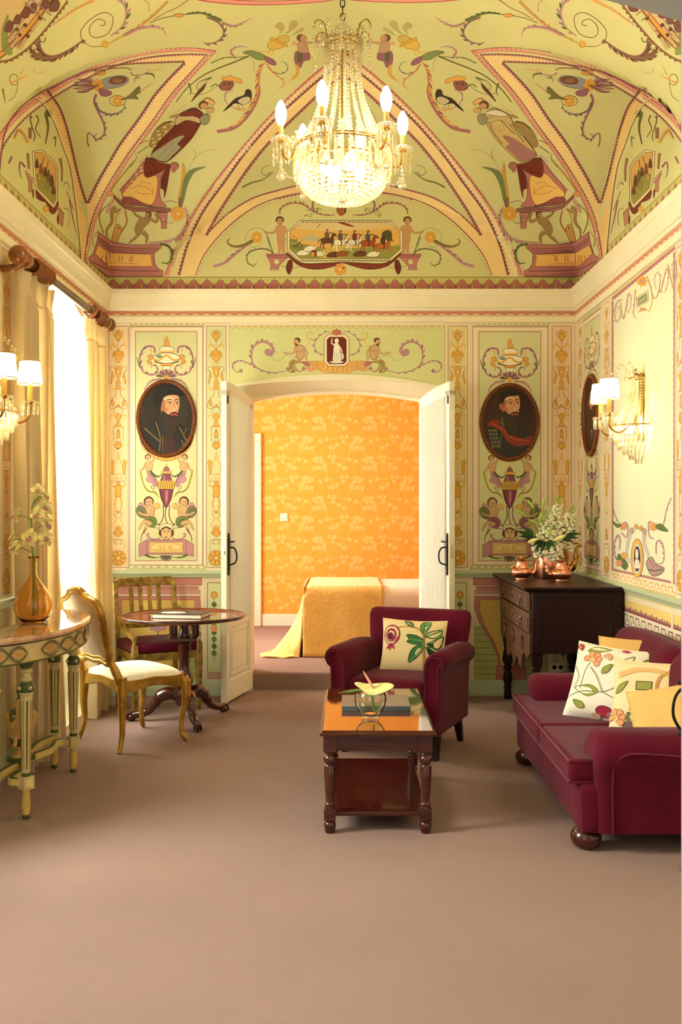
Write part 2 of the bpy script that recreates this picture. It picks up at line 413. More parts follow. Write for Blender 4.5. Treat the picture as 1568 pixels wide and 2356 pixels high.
# ------------------------------------------------------------------ shell: floor, walls, vault
DXC = -.055                                           # axis of the door to the bedroom
def arch_z(u, spring, apex, half):                    # flat segmental arch
    R = (half*half+(apex-spring)**2)/(2*(apex-spring)); return apex-R+sqrt(max(0, R*R-u*u))
m = MB(); m.box(-3.2, 3.2, -1.6, 7.73, -.05, 0)
struct(m.build('floor', M_carpet, bevel=0), 'pinkish brown fitted carpet of the sitting room')
m = MB(); m.box(-2.4, 2.6, 7.73, 10.9, -.05, .137)
struct(m.build('floor_bedroom', M_carpet, bevel=.02, seg=3), 'raised carpeted floor of the bedroom beyond the doorway')

def plane_cells(m, fn, us, vs, solid, col):
    """flat wall as cells of a (u, v) grid, skipping openings"""
    for i in range(len(us)-1):
        for j in range(len(vs)-1):
            if solid((us[i]+us[i+1])/2, (vs[j]+vs[j+1])/2):
                m.add([fn(us[i], vs[j]), fn(us[i+1], vs[j]), fn(us[i+1], vs[j+1]), fn(us[i], vs[j+1])], [(0,1,2,3)], col=lin(col))
ZT = 4.3
DO_H, DO_S, DO_A = .833, 2.365, 2.462                 # door opening in the wall plane
back = Paint()                                        # back wall: base surface first, paint follows
plane_cells(back, lambda u, v: (u, YB, v), [XL, DXC-DO_H, DXC+DO_H, XR], [0, DO_S, ZT], lambda u, v: not (abs(u-DXC) < DO_H), CRM)
_n = 24; _us = [DXC-DO_H+2*DO_H*i/_n for i in range(_n+1)]
for a, b in zip(_us, _us[1:]):
    back.add([(a, YB, arch_z(a-DXC, DO_S, DO_A, DO_H)), (b, YB, arch_z(b-DXC, DO_S, DO_A, DO_H)), (b, YB, ZT), (a, YB, ZT)], [(0,1,2,3)], col=lin(CRM))
# window openings of the left wall: arched, with splayed white reveals
WIN = [(5.52, 7.16), (2.35, 3.95)]; W_S, W_A = 2.55, 2.845; WX = -2.08
left = Paint()
ys = [YF]+[v for w_ in sorted(WIN) for v in w_]+[YB]
plane_cells(left, lambda u, v: (XL, u, v), ys, [0, ZT], lambda u, v: not any(a < u < b for a, b in WIN), CRM)
rev = MB()
for a, b in WIN:
    c, h = (a+b)/2, (b-a)/2
    us = [c-h+2*h*i/20 for i in range(21)]; zz = [arch_z(u-c, W_S, W_A, h) for u in us]
    for i in range(20):
        left.add([(XL, us[i], zz[i]), (XL, us[i+1], zz[i+1]), (XL, us[i+1], ZT), (XL, us[i], ZT)], [(0,1,2,3)], col=lin(CRM))
        rev.add([(XL, us[i], zz[i]), (XL, us[i+1], zz[i+1]), (WX-.12, us[i+1], zz[i+1]), (WX-.12, us[i], zz[i])], [(0,1,2,3)])
    for u in (a, b): rev.add([(XL, u, 0), (WX-.12, u, 0), (WX-.12, u, W_S), (XL, u, W_S)], [(0,1,2,3)])
    rev.add([(XL, a, .001), (XL, b, .001), (WX-.12, b, .001), (WX-.12, a, .001)], [(0,1,2,3)])
struct(rev.build('trim_5', M_white, flat=True), 'white window reveals')
right = Paint()
plane_cells(right, lambda u, v: (XR, u, v), [YF, YB], [0, ZT], lambda u, v: True, CRM)
# wall on the camera's side: arched doorway like the far one, the camera looks through it
fr = MB(); FXC, FH, FS, FA = -.15, .795, 2.377, 2.50
poly = [(XL-.4, 0), (FXC-FH, 0)]+[(FXC-FH+2*FH*i/20, arch_z(-FH+2*FH*i/20, FS, FA, FH)) for i in range(21)]+[(FXC+FH, 0), (XR+.4, 0), (XR+.4, 4.8), (XL-.4, 4.8)]
fr.prism(poly, YF-.12, YF)
struct(fr.build('wall_front', mat('front_wall_shaded_grey', (150, 146, 132), .6, var=.03), ang=20), 'plain wall with the arched doorway on the camera side')  # grey is the shade of this unlit side, put into the wall colour

# vault
ceil = Paint(curved=True)
NX, NY = 90, 130
def gx(i): return XC-HW*cos(pi*i/NX)*.9999
def gy(j): t = j/NY; return YC-(YB-YF)/2*math.copysign(abs(cos(pi*t))**.9, cos(pi*t))*.9999
ceil.grid(lambda u, v: (gx(u*NX), gy(v*NY), vault(gx(u*NX), gy(v*NY))), NX, NY, col=lin(VGR))

# cornice, chair rail, skirting: profile (distance from wall, height) along wall runs
def run(m, prof, path, closed=False):
    """mitred moulding along a path of wall points with inward normals to the left of travel"""
    N = len(path); rings = []
    for i, (x, y) in enumerate(path):
        a = Vector(path[i-1]) if (i or closed) else None; b = Vector(path[(i+1) % N]) if (i < N-1 or closed) else None; p = Vector((x, y))
        n1 = None if a is None else Vector((-(p-a).y, (p-a).x)).normalized(); n2 = None if b is None else Vector((-(b-p).y, (b-p).x)).normalized()
        if n1 is None: o = n2
        elif n2 is None: o = n1
        else: o = (n1+n2); o = o/ max(.2, o.dot(n1))
        rings.append([(x+o.x*d, y+o.y*d, z) for d, z in prof])
    if closed: rings.append(rings[0])
    m.loft(rings, True, not closed)
RECT = [(XL, YF), (XR, YF), (XR, YB), (XL, YB)]
m = MB()
run(m, [(-.02,2.862),(.014,2.862),(.016,2.905),(.006,2.908),(.005,2.946),(.014,2.95),(.02,2.965),(.03,2.97),(.034,2.985),(.034,3.0),(.046,3.03),(.052,3.055),(.058,3.06),(.062,3.075),(.062,3.105),(-.02,3.105)], RECT, True)
struct(m.build('trim_1', M_plain, ang=30), 'cream moulded cornice around the room')
RAILP = [(-.01,.905),(.012,.905),(.016,.915),(.02,.925),(.03,.935),(.03,.952),(.018,.96),(-.01,.962)]
BASEP = [(-.01,0),(.018,0),(.018,.09),(.012,.1),(.008,.118),(-.01,.12)]
runs = [[(XR, YF), (XR, YB), (DXC+DO_H, YB)], [(DXC-DO_H, YB), (XL, YB), (XL, WIN[0][1])], [(XL, WIN[0][0]), (XL, WIN[1][1])], [(XL, WIN[1][0]), (XL, YF)]]
m = MB(); [run(m, RAILP, r) for r in runs]; struct(m.build('trim_2', M_rail), 'pale green chair rail')
m = MB(); [run(m, BASEP, r) for r in runs]; struct(m.build('baseboard_room', M_rail), 'pale green skirting board')

# splayed door surround to the bedroom
m = MB(); A, B, B2, A0 = [], [], [], []
IH, IS, IA, IY = .664, 2.29, 2.352, 7.73
for i in range(25):
    t = -1+2*i/24
    A0.append((DXC+DO_H*t*1.0, YB-.012, arch_z(DO_H*t, DO_S, DO_A, DO_H))); 
    A.append((DXC+(DO_H-.05)*t, YB-.012, arch_z((DO_H-.05)*t, DO_S, DO_A-.045, DO_H)-.002))
    B.append((DXC+IH*t, IY, arch_z(IH*t, IS, IA, IH))); B2.append((DXC+IH*t, IY+.16, arch_z(IH*t, IS, IA, IH)))
z0 = lambda P, z=0: [(P[0][0], P[0][1], z)]+P+[(P[-1][0], P[-1][1], z)]
W0 = [(p[0]+(.0 if i else 0), YB+.004, p[2]) for i, p in enumerate(A0)]
Amid = [(a[0]*.6+b[0]*.4, a[1]*.75+b[1]*.25, a[2]*.55+b[2]*.45+.02) for a, b in zip(A, B)]
rr = [z0(W0), z0(A0), z0(A), z0([(x, y+.02, z) for x, y, z in A]), z0(Amid), z0([(x, y-.03, z+.012) for x, y, z in B]), z0([(x, y-.03, z) for x, y, z in B]), z0(B), z0(B2, .137), ]
m.loft(rr, False, False)
# wall face on the bedroom side above the opening
struct(m.build('trim_3', M_plain, ang=25), 'cream arched door surround')

# ------------------------------------------------------------------ bedroom beyond
BB = 10.74; BL, BRX = -1.75, 2.3
bed_back = Paint(lambda x, y, l=0: Vector(((x-CX)/F*BB, BB-.0008-l, ZC+(CY-y)/F*BB)))
OR = (240, 166, 62); ORL = (246, 190, 104)
bed_back.add([(BL-.1, BB, .1), (BRX+.1, BB, .1), (BRX+.1, BB, 3.1), (BL-.1, BB, 3.1)], [(0,1,2,3)], col=lin(OR))
m = MB(); m.mi = 0
m.add([(BRX, YB+.24, .1), (BRX, BB, .1), (BRX, BB, 3.1), (BRX, YB+.24, 3.1)], [(0,1,2,3)])
struct(m.build('wall_bedroom_right', mat('orange_wallpaper_plain', OR, .8, var=.04), flat=True))
m = MB(); y0, y1, z1 = 8.2, 9.8, 2.6
for a, b, c, d in ((YB+.24, y0, .1, 3.1), (y1, BB, .1, 3.1), (y0, y1, z1, 3.1), (y0, y1, .1, .5)):
    m.add([(BL, a, c), (BL, b, c), (BL, b, d), (BL, a, d)], [(0,1,2,3)])
struct(m.build('wall_bedroom_left', bpy.data.materials['orange_wallpaper_plain'], flat=True))
m = MB()
m.add([(BL-.1, 7.5, 3.05), (BRX+.1, 7.5, 3.05), (BRX+.1, BB+.1, 3.05), (BL-.1, BB+.1, 3.05)], [(0,1,2,3)])
struct(m.build('ceiling_bedroom', M_plain, flat=True))
m = MB(); yy = YB+.25
for a, b, c, d in ((BL, DXC-IH, .1, 3.05), (DXC+IH, BRX, .1, 3.05), (DXC-IH, DXC+IH, IA, 3.05)):
    m.add([(a, yy, c), (b, yy, c), (b, yy, d), (a, yy, d)], [(0,1,2,3)])
m.add([(XL-.02, YB+.25, 0), (XL-.02, YB+.25, 3.2), (XL-.7, YB+.25, 3.2), (XL-.7, YB+.25, 0)], [(0,1,2,3)])
struct(m.build('wall_bedroom_front', bpy.data.materials['orange_wallpaper_plain'], flat=True))
m = MB(); m.box(-.90, BRX, BB-.02, BB, .137, .268)
struct(m.build('baseboard_bedroom', M_white, bevel=.006))
# door in the bedroom's far wall, only its right casing shows
m = MB(); m.box(-.985, -.90, BB-.05, BB, .137, 2.16); m.box(-1.735, -.90, BB-.05, BB, 2.16, 2.25); m.box(-1.70, -.985, BB-.03, BB, .137, 2.16)
struct(m.build('door_3', M_white, bevel=.008), 'white door casing at the left end of the orange bedroom wall')

# ------------------------------------------------------------------ double door
M_net = cloth('white_net', (252, 248, 236), .18, (500, 500, 500), .02, con=.2)
M_glass = glassy('window_glass', (250, 252, 248), .02, blend=.12)
M_iron = mat('black_iron', (26, 24, 22), .45, metal=.6)
M_chrome = mat('latch_steel', (200, 190, 160), .3, metal=1)
def leaf(name, hinge, free, sgn, label):
    h, f = Vector((*hinge, 0)), Vector((*free, 0)); d = f-h; W = d.length; ang = atan2(d.y, d.x)
    root = thing(name, label, 'door', (h.x, h.y, 0), ang); root['kind'] = 'structure'
    if 'category' in root: del root['category']
    th = .044; z0 = .02; top = lambda u: 2.292+.07*sin(min(1, u/W)*pi/2); st = .075
    fm = MB(); Y0, Y1 = -th/2, th/2
    fm.box(0, st, Y0, Y1, z0, 2.25); fm.box(W-st, W, Y0, Y1, z0, 2.3)
    fm.box(st, W-st, Y0, Y1, z0, .17); fm.box(st, W-st, Y0, Y1, .56, .64)
    n = 10; fm.prism([(W*i/n, top(W*i/n)) for i in range(n+1)]+[(W-W*i/n, 2.2+.06*sin((1-i/n)*pi/2)) for i in range(n+1)], Y0, Y1)
    fm.build('frame', M_white, root, bevel=.003)
    pm = MB(); pm.box(st-.005, W-st+.005, -.012, .012, .165, .565)
    for s_ in (-1, 1):
        y = s_*.012
        for a, b, c, e in ((st+.02, W-st-.02, .195, .215), (st+.02, W-st-.02, .515, .535), (st+.02, st+.04, .195, .535), (W-st-.04, W-st-.02, .195, .535)):
            pm.box(a, b, min(y, y+s_*.008), max(y, y+s_*.008), c, e)
        pm.box(st+.06, W-st-.06, min(y, y+s_*.006), max(y, y+s_*.006), .235, .495)
    pm.build('panel', M_white, root, bevel=.004)
    g = MB(); g.box(st-.005, W-st+.005, -.003, .003, .635, 2.24); g.build('glass', M_glass, root)
    gb = MB()
    for z in (1.03, 1.42, 1.81): gb.box(st, W-st, -.014, .014, z-.013, z+.013)
    gb.build('glazing_bar', M_white, root)
    nt = MB(); yb = sgn*.030
    nt.grid(lambda u, v: (st-.012+(W-2*st+.024)*u, yb+sgn*.009*sin(u*2*pi*13+.6*sin(v*5))*(1-.3*sin(pi*v)), .60+v*(1.61+.05*u)), 150, 10)
    lab(nt.build('net_curtain', M_net, root, ang=80), 'gathered white net curtain over the door glass')
    hb = MB(); yh = sgn*.028; u = W-.03
    hb.box(u-.008, u+.008, min(yh-.006, yh+.006), max(yh-.006, yh+.006), .98, 1.22)
    for z in (.965, 1.235): hb.ball((u, yh, z), (.011, .007, .022), 8, 6)
    hb.tube(smooth_pts([(u, yh, 1.15), (u-.03, yh+sgn*.03, 1.145), (u-.045, yh+sgn*.045, 1.10), (u-.035, yh+sgn*.04, 1.04), (u, yh, 1.02)], 5), .006, 8)
    hb.tube([(u-.01, yh, 1.19), (u-.06, yh+sgn*.02, 1.19)], .006, 8)
    lab(hb.build('handle', M_iron, root), 'black wrought-iron handle')
    lm = MB(); lm.box(W, W+.002, -.01, .01, 1.07, 1.17); lm.box(W, W+.012, -.006, .006, 1.1, 1.125); lm.build('latch', M_chrome, root)
    bm_ = MB(); bm_.box(W-.022, W-.014, sgn*.022, sgn*.022+sgn*.008, 2.2, 2.26) if sgn > 0 else bm_.box(W-.022, W-.014, -.03, -.022, 2.2, 2.26)
    bm_.build('bolt', M_iron, root)
    return root
leaf('door_1', (-.735, 7.70), (-.872, 7.115), 1, 'left leaf of the white double door, glazed with a net curtain, opened into the room')
leaf('door_2', (.618, 7.70), (.79, 7.125), -1, 'right leaf of the white double door, glazed with a net curtain, opened into the room')

# ------------------------------------------------------------------ windows of the left wall
M_winframe = mat('window_frame_paint', (206, 216, 200), .5)
for k, (a, b) in enumerate(WIN):
    root = struct(thing('window_%d' % (k+1), 'arched window behind curtains on the left', 'window')); del root['category']
    c, h = (a+b)/2, (b-a)/2; f = MB()
    for y in (a, c-.05, b-.06): f.box(WX-.05, WX, y, y+(.1 if y == c-.05 else .06), .02, W_S+.02)
    for z in (.02, .72, 2.47): f.box(WX-.045, WX-.004, a+.05, b-.05, z, z+(.12 if z < .1 else .07))
    f.tube([(WX-.025, c+(h-.03)*cos(pi*i/18), W_S-.0+(W_A-W_S)*sin(pi*i/18)*.95) for i in range(19)], .035, 6)
    for t in (.25, .5, .75): f.bar([(WX-.025, c, W_S), (WX-.025, c+(h-.03)*cos(pi*t), W_S+(W_A-W_S)*sin(pi*t)*.93)], .03, .025, (1, 0, 0))
    f.box(WX-.04, WX-.01, a+.06, b-.06, .14, .72)
    f.build('window_frame', M_winframe, root, bevel=.004)
    g = MB(); g.box(WX-.028, WX-.022, a+.06, b-.06, .79, W_S+.0)
    g.build('pane', M_glass, root)
    if k: continue
    bl = MB(); bl.grid(lambda u, v: (XL-.055+.004*sin(u*9), a+.03+(b-a-.04)*u, .955+v*1.715), 30, 8)
    o = tag(bl.build('window_blind', cloth('blind_cloth', (252, 250, 244), .75, (200, 200, 200), .1)), ('white cloth blind hanging in the window behind the gold curtains', 'white cloth blind in the window beside the camera')[k], 'blind')

# ------------------------------------------------------------------ furniture materials
M_velvet = mat('burgundy_velvet', (92, 16, 35), .85, var=.14, vscale=5, bump=.25, bscale=260, sheen=.12, spec=.1)
M_seam = mat('burgundy_piping', (98, 20, 38), .8, sheen=.3, spec=.2)
M_mahog = mat('mahogany', (66, 24, 12), .22, var=.35, vscale=6, stretch=(1, 9, 9), spec=.6, coat=.35)
M_mahog_top = mat('mahogany_polished', (84, 44, 16), .07, var=.2, vscale=5, stretch=(9, 1, 9), spec=.8, coat=.8)
M_darkwood = mat('dark_oak', (38, 17, 12), .42, var=.4, vscale=5, stretch=(6, 1, 9), spec=.25, coat=.06, bump=.08, bscale=40)
M_redtop = mat('flame_mahogany', (140, 62, 30), .09, var=.25, vscale=6, stretch=(2, 8, 2), coat=.7, spec=.7)
M_gold = mat('worn_gilding', (176, 128, 44), .38, metal=.65, var=.3, vscale=14, bump=.12, bscale=90, rgb2=(206, 160, 70))
M_gold_old = mat('worn_green_gilding', (140, 112, 46), .45, metal=.4, var=.45, vscale=22, bump=.15, bscale=80, rgb2=(186, 150, 74))
M_brass = mat('brass', (206, 160, 74), .22, metal=1)
M_copper = mat('polished_copper', (238, 164, 130), .26, metal=1, var=.06, vscale=9, bump=.05, bscale=30)
M_cream = mat('cream_upholstery', (232, 222, 196), .85, var=.05, vscale=30, bump=.25, bscale=500, sheen=.2)
M_cream2 = mat('beige_upholstery', (178, 152, 110), .85, var=.05, vscale=30, bump=.25, bscale=500, sheen=.2)
M_nail = mat('bronze_nailheads', (110, 78, 40), .35, metal=.9)
M_pillow = painted('printed_cloth', .85, .05, 6, .25)
M_ochre = mat('ochre_cotton', (222, 178, 98), .85, var=.05, vscale=8, bump=.15, bscale=300, sheen=.2)
M_paintwork = painted('painted_wood', .45, .12, 14, .05)
M_paper = mat('book_pages', (232, 226, 206), .8, var=.06, vscale=200, stretch=(1, 1, 60))

def at(root):
    """mesh collector in world coordinates for a part of root"""
    m = MB(); m.M = (Matrix.Translation(root.location) @ Matrix.Rotation(root.rotation_euler.z, 4, 'Z')).inverted(); return m
def xyprism(m, poly, z0, z1):
    n = len(poly); m.loft([[(x, y, z0) for x, y in poly], [(x, y, z1) for x, y in poly]], True, True)

# ------------------------------------------------------------------ sofa against the right wall
S = thing('sofa', 'burgundy velvet two-seat sofa against the right wall', 'sofa', (1.36, 4.84, 0))
m = at(S); m.rbox(.985, 1.70, 4.075, 5.605, .075, .29, .035); m.build('base', M_velvet, S)
def arm_section(y0, y1, sc=1, top=.505):
    s_ = 1 if y1 > y0 else -1; w_ = abs(y1-y0); P = [(0,.09),(0,.35),(-.025,.385),(-.033,.43),(-.012,.478),(.05,.502),(.13,.505),(.19,.49),(.228,.455),(.24,.41),(.24,.30),(.24,.09)]
    return [(y0+s_*(.12+(a-.12)*sc)*w_/.24, .30+(z-.30)*(sc if z > .3 else 1)*(top-.3)/.205) for a, z in P]
for y0, y1 in ((4.055, 4.30), (5.625, 5.38)):
    m = at(S); rings = []
    for x, sc in ((1.045, .55), (1.05, .8), (1.065, .94), (1.09, 1.0), (1.3, 1.0), (1.6, 1.0), (1.72, 1.0)):
        rings.append([(x if z > .3 else max(x, 1.06), y, z) for y, z in arm_section(y0, y1, sc)])
    m.loft(rings); a = m.build('arm', M_velvet, S, ang=60)
    q = at(S); s_ = -1 if y0 < y1 else 1
    q.tube(smooth_pts([(1.115, y0+s_*.004, .09), (1.115, y0+s_*.004, .33), (1.125, y0+s_*.02, .385), (1.16, y0+s_*.036, .425), (1.25, y0+s_*.036, .43), (1.45, y0+s_*.036, .415), (1.72, y0+s_*.036, .40)], 6), .0045, 6)
    q.build('piping', M_seam, a)
for k, poly in enumerate(([(.945,4.10),(1.075,4.10),(1.075,4.305),(1.52,4.305),(1.52,4.775),(.95,4.775)], [(.95,4.785),(1.52,4.785),(1.52,5.375),(1.07,5.375),(1.07,5.55),(.955,5.55)])):
    m = at(S); xyprism(m, poly, .285, .385)
    c = m.build('seat_cushion', M_velvet, S, bevel=.03, seg=4)
    q = at(S); n = len(poly); cx, cy = sum(p[0] for p in poly)/n, sum(p[1] for p in poly)/n
    for z in (.378, .292): q.tube([(x+(cx-x)*.012, y+(cy-y)*.012, z) for x, y in poly], .006, 6, closed=True)
    q.build('piping', M_seam, c)
for y0, y1 in ((4.10, 4.62), (4.62, 5.58)):
    m = at(S); m.rbox(-.105, .105, y0, y1, -.24, .24, .085, puff=.02)
    R = Matrix.Translation((1.60, 0, .53)) @ Matrix.Rotation(radians(9), 4, 'Y'); m.v = [tuple(m.M @ (R @ (m.M.inverted() @ Vector(p)))) for p in m.v]
    m.build('backrest', M_velvet, S)
for x in (1.03, 1.64):
    for y in (4.16, 5.50):
        m = at(S); m.lathe([(.03,.09),(.05,.082),(.064,.06),(.066,.04),(.058,.016),(.035,.0)], (x, y, 0), 20); m.build('bun_foot', M_mahog, S)

# ------------------------------------------------------------------ pillows
def pillow(name, label, cat, c, U, V, w, h, t, paint=None, base=(236,220,180), back=(226,190,120), material=None):
    U = Vector(U).normalized(); V = Vector(V); V = (V-U*U.dot(V)).normalized(); N = U.cross(V)
    root = thing(name, label, cat, c); c = Vector(c)
    def sp(u, v, sd=1, lift=0):
        k = 1-.07*(1-u*u)*(v**4)-0; kk = 1-.07*(1-v*v)*(u**4)
        th = t*max(0, (1-abs(u)**2.6))**.55*max(0, (1-abs(v)**2.6))**.55*(1+.12*sin(3*u+1.3*v)*cos(2*v))
        return U*(u*w*kk)+V*(v*h*k)+N*(sd*(th+.002)+lift)
    m = Paint(lambda x, y, l=0: sp(x, y, 1, .0007+l*10)); m.step = .00001
    for sd, col in ((1, base), (-1, back)):
        m.grid(lambda u, v: sp(u*2-1, v*2-1, sd), 22, 22, col=lin(col))
    m.grid(lambda u, v: sp(*((2*u*4-1, -1) if u < .25 else (1, 2*(u*4-1)-1) if u < .5 else (1-2*(u*4-2), 1) if u < .75 else (-1, 1-2*(u*4-3))), 1)*(1)+N*(-.004*v), 80, 1, col=lin(back))
    if paint: paint(m)
    m.build('cover', material or M_pillow, root, ang=60)
    q = MB(); e = [(-1+2*i/8, -1) for i in range(8)]+[(1, -1+2*i/8) for i in range(8)]+[(1-2*i/8, 1) for i in range(8)]+[(-1, 1-2*i/8) for i in range(8)]
    q.tube([sp(a, b, 0) for a, b in e], .004, 6, closed=True); q.build('piping', material or mat('piping_'+name, base, .85), root)
    return root
def P_pomegranate(m):
    R_ = (176, 52, 84); D_ = (112, 24, 50); G1, G2, G3 = (64, 116, 66), (108, 158, 92), (36, 74, 48); T_ = (196, 150, 84)
    m.line([(.42,-1),(.38,-.5),(.34,.05),(.3,.42),(.1,.62),(-.2,.68),(-.5,.62)], .13, T_, w1=.05)
    m.line([(.44,-1),(.40,-.5),(.37,.05),(.33,.40)], .03, (160,112,60))
    m.ell(-.68,.36,.27,.36,R_,(140,36,66),.03); m.ell(-.7,.34,.18,.25,(150,40,72)); m.ell(-.72,.3,.10,.14,D_)
    m.blob([(-.75,.02),(-.86,-.2),(-.76,-.12),(-.7,-.24),(-.66,-.1),(-.55,-.18),(-.6,.03)], R_, n=2)
    def lf(pts, col, vein):
        m.blob(pts, col, G3, .02); a, b = pts[0], pts[len(pts)//2]; m.line([a, ((a[0]+b[0])/2+.02, (a[1]+b[1])/2), b], .035, vein)
    lf([(.36,.14),(.1,.34),(-.2,.36),(-.12,.2),(-.18,.1),(.1,.02)], G1, G2); lf([(.36,0),(.16,.0),(-.05,-.22),(-.1,-.62),(.08,-.5),(.28,-.25)], G1, G2)
    lf([(.42,.05),(.6,.1),(.96,.42),(.9,.02),(.72,-.12)], G3, G1); lf([(.42,-.05),(.7,-.2),(.98,-.1),(.86,-.55),(.62,-.5)], G3, G1)
    lf([(.36,.3),(.5,.5),(.9,.62),(.8,.3)], G2, G1); lf([(.3,.42),(.2,.7),(.3,.92),(.52,.9),(.45,.6)], G2, G1); lf([(.0,.66),(-.1,.9),(-.3,.96),(-.2,.75)], G1, G2)
G_, GD_, CP, CR_ = (150, 154, 70), (102, 112, 46), (226, 158, 108), (178, 44, 66)
def bloom(m, x, y, r, col=CP):
    for a in (-.6, .2, 1.0, 1.9, 3.0): m.blob([(x, y), (x+r*cos(a-.4), y+r*sin(a-.4)), (x+r*1.2*cos(a), y+r*1.2*sin(a)), (x+r*cos(a+.4), y+r*sin(a+.4))], col, (170, 96, 60), .012, n=3)
    m.ell(x, y, r*.3, r*.3, (236, 200, 130))
def leafp(m, x0, y0, x1, y1, w, col=G_):
    dx, dy = x1-x0, y1-y0; L = hypot(dx, dy); nx, ny = -dy/L*w, dx/L*w
    m.blob([(x0, y0), (x0+dx*.35+nx, y0+dy*.35+ny), (x0+dx*.7+nx*.7, y0+dy*.7+ny*.7), (x1, y1), (x0+dx*.7-nx*.5, y0+dy*.7-ny*.5), (x0+dx*.35-nx*.8, y0+dy*.35-ny*.8)], col, GD_, .014, n=3); m.line([(x0, y0), (x1, y1)], .016, GD_)
def P_vine(m):
    m.line([(-.95,-.55),(-.5,-.35),(0,-.3),(.35,-.05),(.3,.35),(.6,.6)], .022, GD_); m.line([(0,-.3),(.45,-.45),(.8,-.5)], .02, GD_); m.line([(-.6,-.3),(-.55,.2),(-.4,.5)], .018, GD_)
    leafp(m, -.1,-.3, -.75,-.28, .16); leafp(m, .3,.3, .55,.75, .13); leafp(m, -.62,.72, -.05,.86, .12); leafp(m, .75,.5, .98,.8, .1)
    bloom(m, -.42, .48, .2); bloom(m, .78, -.2, .17); bloom(m, -.88, .8, .1, CR_)
    m.line([(-.9,.3),(-.7,.0),(-.8,-.3)], .016, GD_); m.line([(.35,-.05),(.7,.15),(.9,.1)], .016, GD_); leafp(m, .55,-.1,.85,-.02,.09); leafp(m, -.4,-.75,-.72,-.6,.1); leafp(m, -.1,.15,.12,.42,.09); bloom(m, .42,-.72,.1,CR_); bloom(m, -.05,.6,.09,(232,186,140)); m.line([(-.42,.28),(-.2,.05),(0,-.3)], .018, GD_)
    m.ell(.1,-.78,.2,.14,CR_,(110,20,40),.02); m.ell(.3,-.86,.14,.1,(196,150,140)); m.ell(.74,-.82,.13,.09,CR_); m.ell(.3,.88,.1,.05,CR_); m.ell(-.1,-.92,.12,.07,(226,190,150))
def P_garden(m):
    for i, y in enumerate((-.55,-.3,-.05,.2)): m.rect(-.55+.05*i, y, -.2+.05*i, y+.2, (150,152,72) if i % 2 else (122,120,70), (90,76,40), .02)
    m.rect(-.62,-.8,-.2,-.58,(120,96,84),(70,54,44),.02); m.line([(-.2,-.6),(.05,-.1),(.1,.5),(.5,.75),(.95,.5)], .09, (196,142,70), w1=.06); m.line([(-.85,.55),(-.3,.72),(.3,.62),(.5,.3)], .14, (222,176,112), w1=.08)
    bloom(m, -.82,-.5,.2); leafp(m, .5,.7,.95,.86,.1); leafp(m, -.9,.1,-.6,.4,.08); bloom(m, .7,.1,.18,(228,172,96)); m.ell(-.5,-.9,.2,.12,CR_); leafp(m, .2,.2,.5,-.1,.1); m.ell(.75,.62,.14,.1,G_,GD_,.02); bloom(m, -.86,-.86,.14,CR_)
pillow('scatter_cushion', 'cream cushion embroidered with a red pomegranate and green leaves, on the burgundy armchair', 'cushion', (.425, 5.955, .592), (.985, -.17, -.03), (.10, .36, 1), .198, .172, .065, P_pomegranate, (236, 214, 160), (210, 176, 110))
pillow('scatter_cushion', 'plain ochre cushion at the far end of the sofa, behind the white floral one', 'cushion', (1.51, 5.03, .575), (.93, -.36, 0), (.36, .22, 1), .20, .20, .06, None, (222, 178, 98), (222, 178, 98), M_ochre)
pillow('scatter_cushion', 'white cushion printed with vine leaves and flowers, in front of the plain ochre one', 'cushion', (1.345, 4.93, .55), (.80, -.60, -.06), (.42, .24, 1), .212, .20, .09, P_vine, (240, 230, 206), (232, 200, 140))
pillow('scatter_cushion', 'cream and green garden-print cushion in the middle of the sofa row', 'cushion', (1.455, 4.56, .535), (.86, -.50, .02), (.50, .26, 1), .21, .20, .06, P_garden, (236, 212, 160), (222, 190, 120))
pillow('scatter_cushion', 'plain ochre cushion at the near end of the sofa, beside its near arm', 'cushion', (1.455, 4.31, .49), (.84, -.46, .26), (.52, .22, 1), .19, .18, .075, None, (222, 178, 98), (222, 178, 98), M_ochre)

# ------------------------------------------------------------------ burgundy armchair
A = thing('armchair', 'burgundy velvet armchair with rolled arms behind the coffee table', 'armchair', (.365, 5.92, 0), radians(-22.5))
m = MB(); m.rbox(-.30, .30, -.33, .30, .145, .36, .03); m.build('base', M_velvet, A)
m = MB(); m.rbox(-.235, .235, -.345, .22, .33, .455, .05, puff=.012); c = m.build('seat', M_velvet, A)
m = MB(); rings = []
for z, y, hw, t in ((.16,.235,.285,.10), (.3,.245,.29,.11), (.45,.255,.30,.115), (.6,.28,.318,.12), (.70,.30,.330,.115), (.76,.31,.334,.10), (.79,.315,.326,.075), (.803,.318,.30,.035)):
    rings.append([(hw*math.copysign(abs(cos(a))**.35, cos(a)), y+t/2*math.copysign(abs(sin(a))**.6, sin(a)), z+.012*(1-(cos(a))**2)*0) for a in [2*pi*i/32 for i in range(32)]])
m.loft(rings); m.build('backrest', M_velvet, A, ang=70)
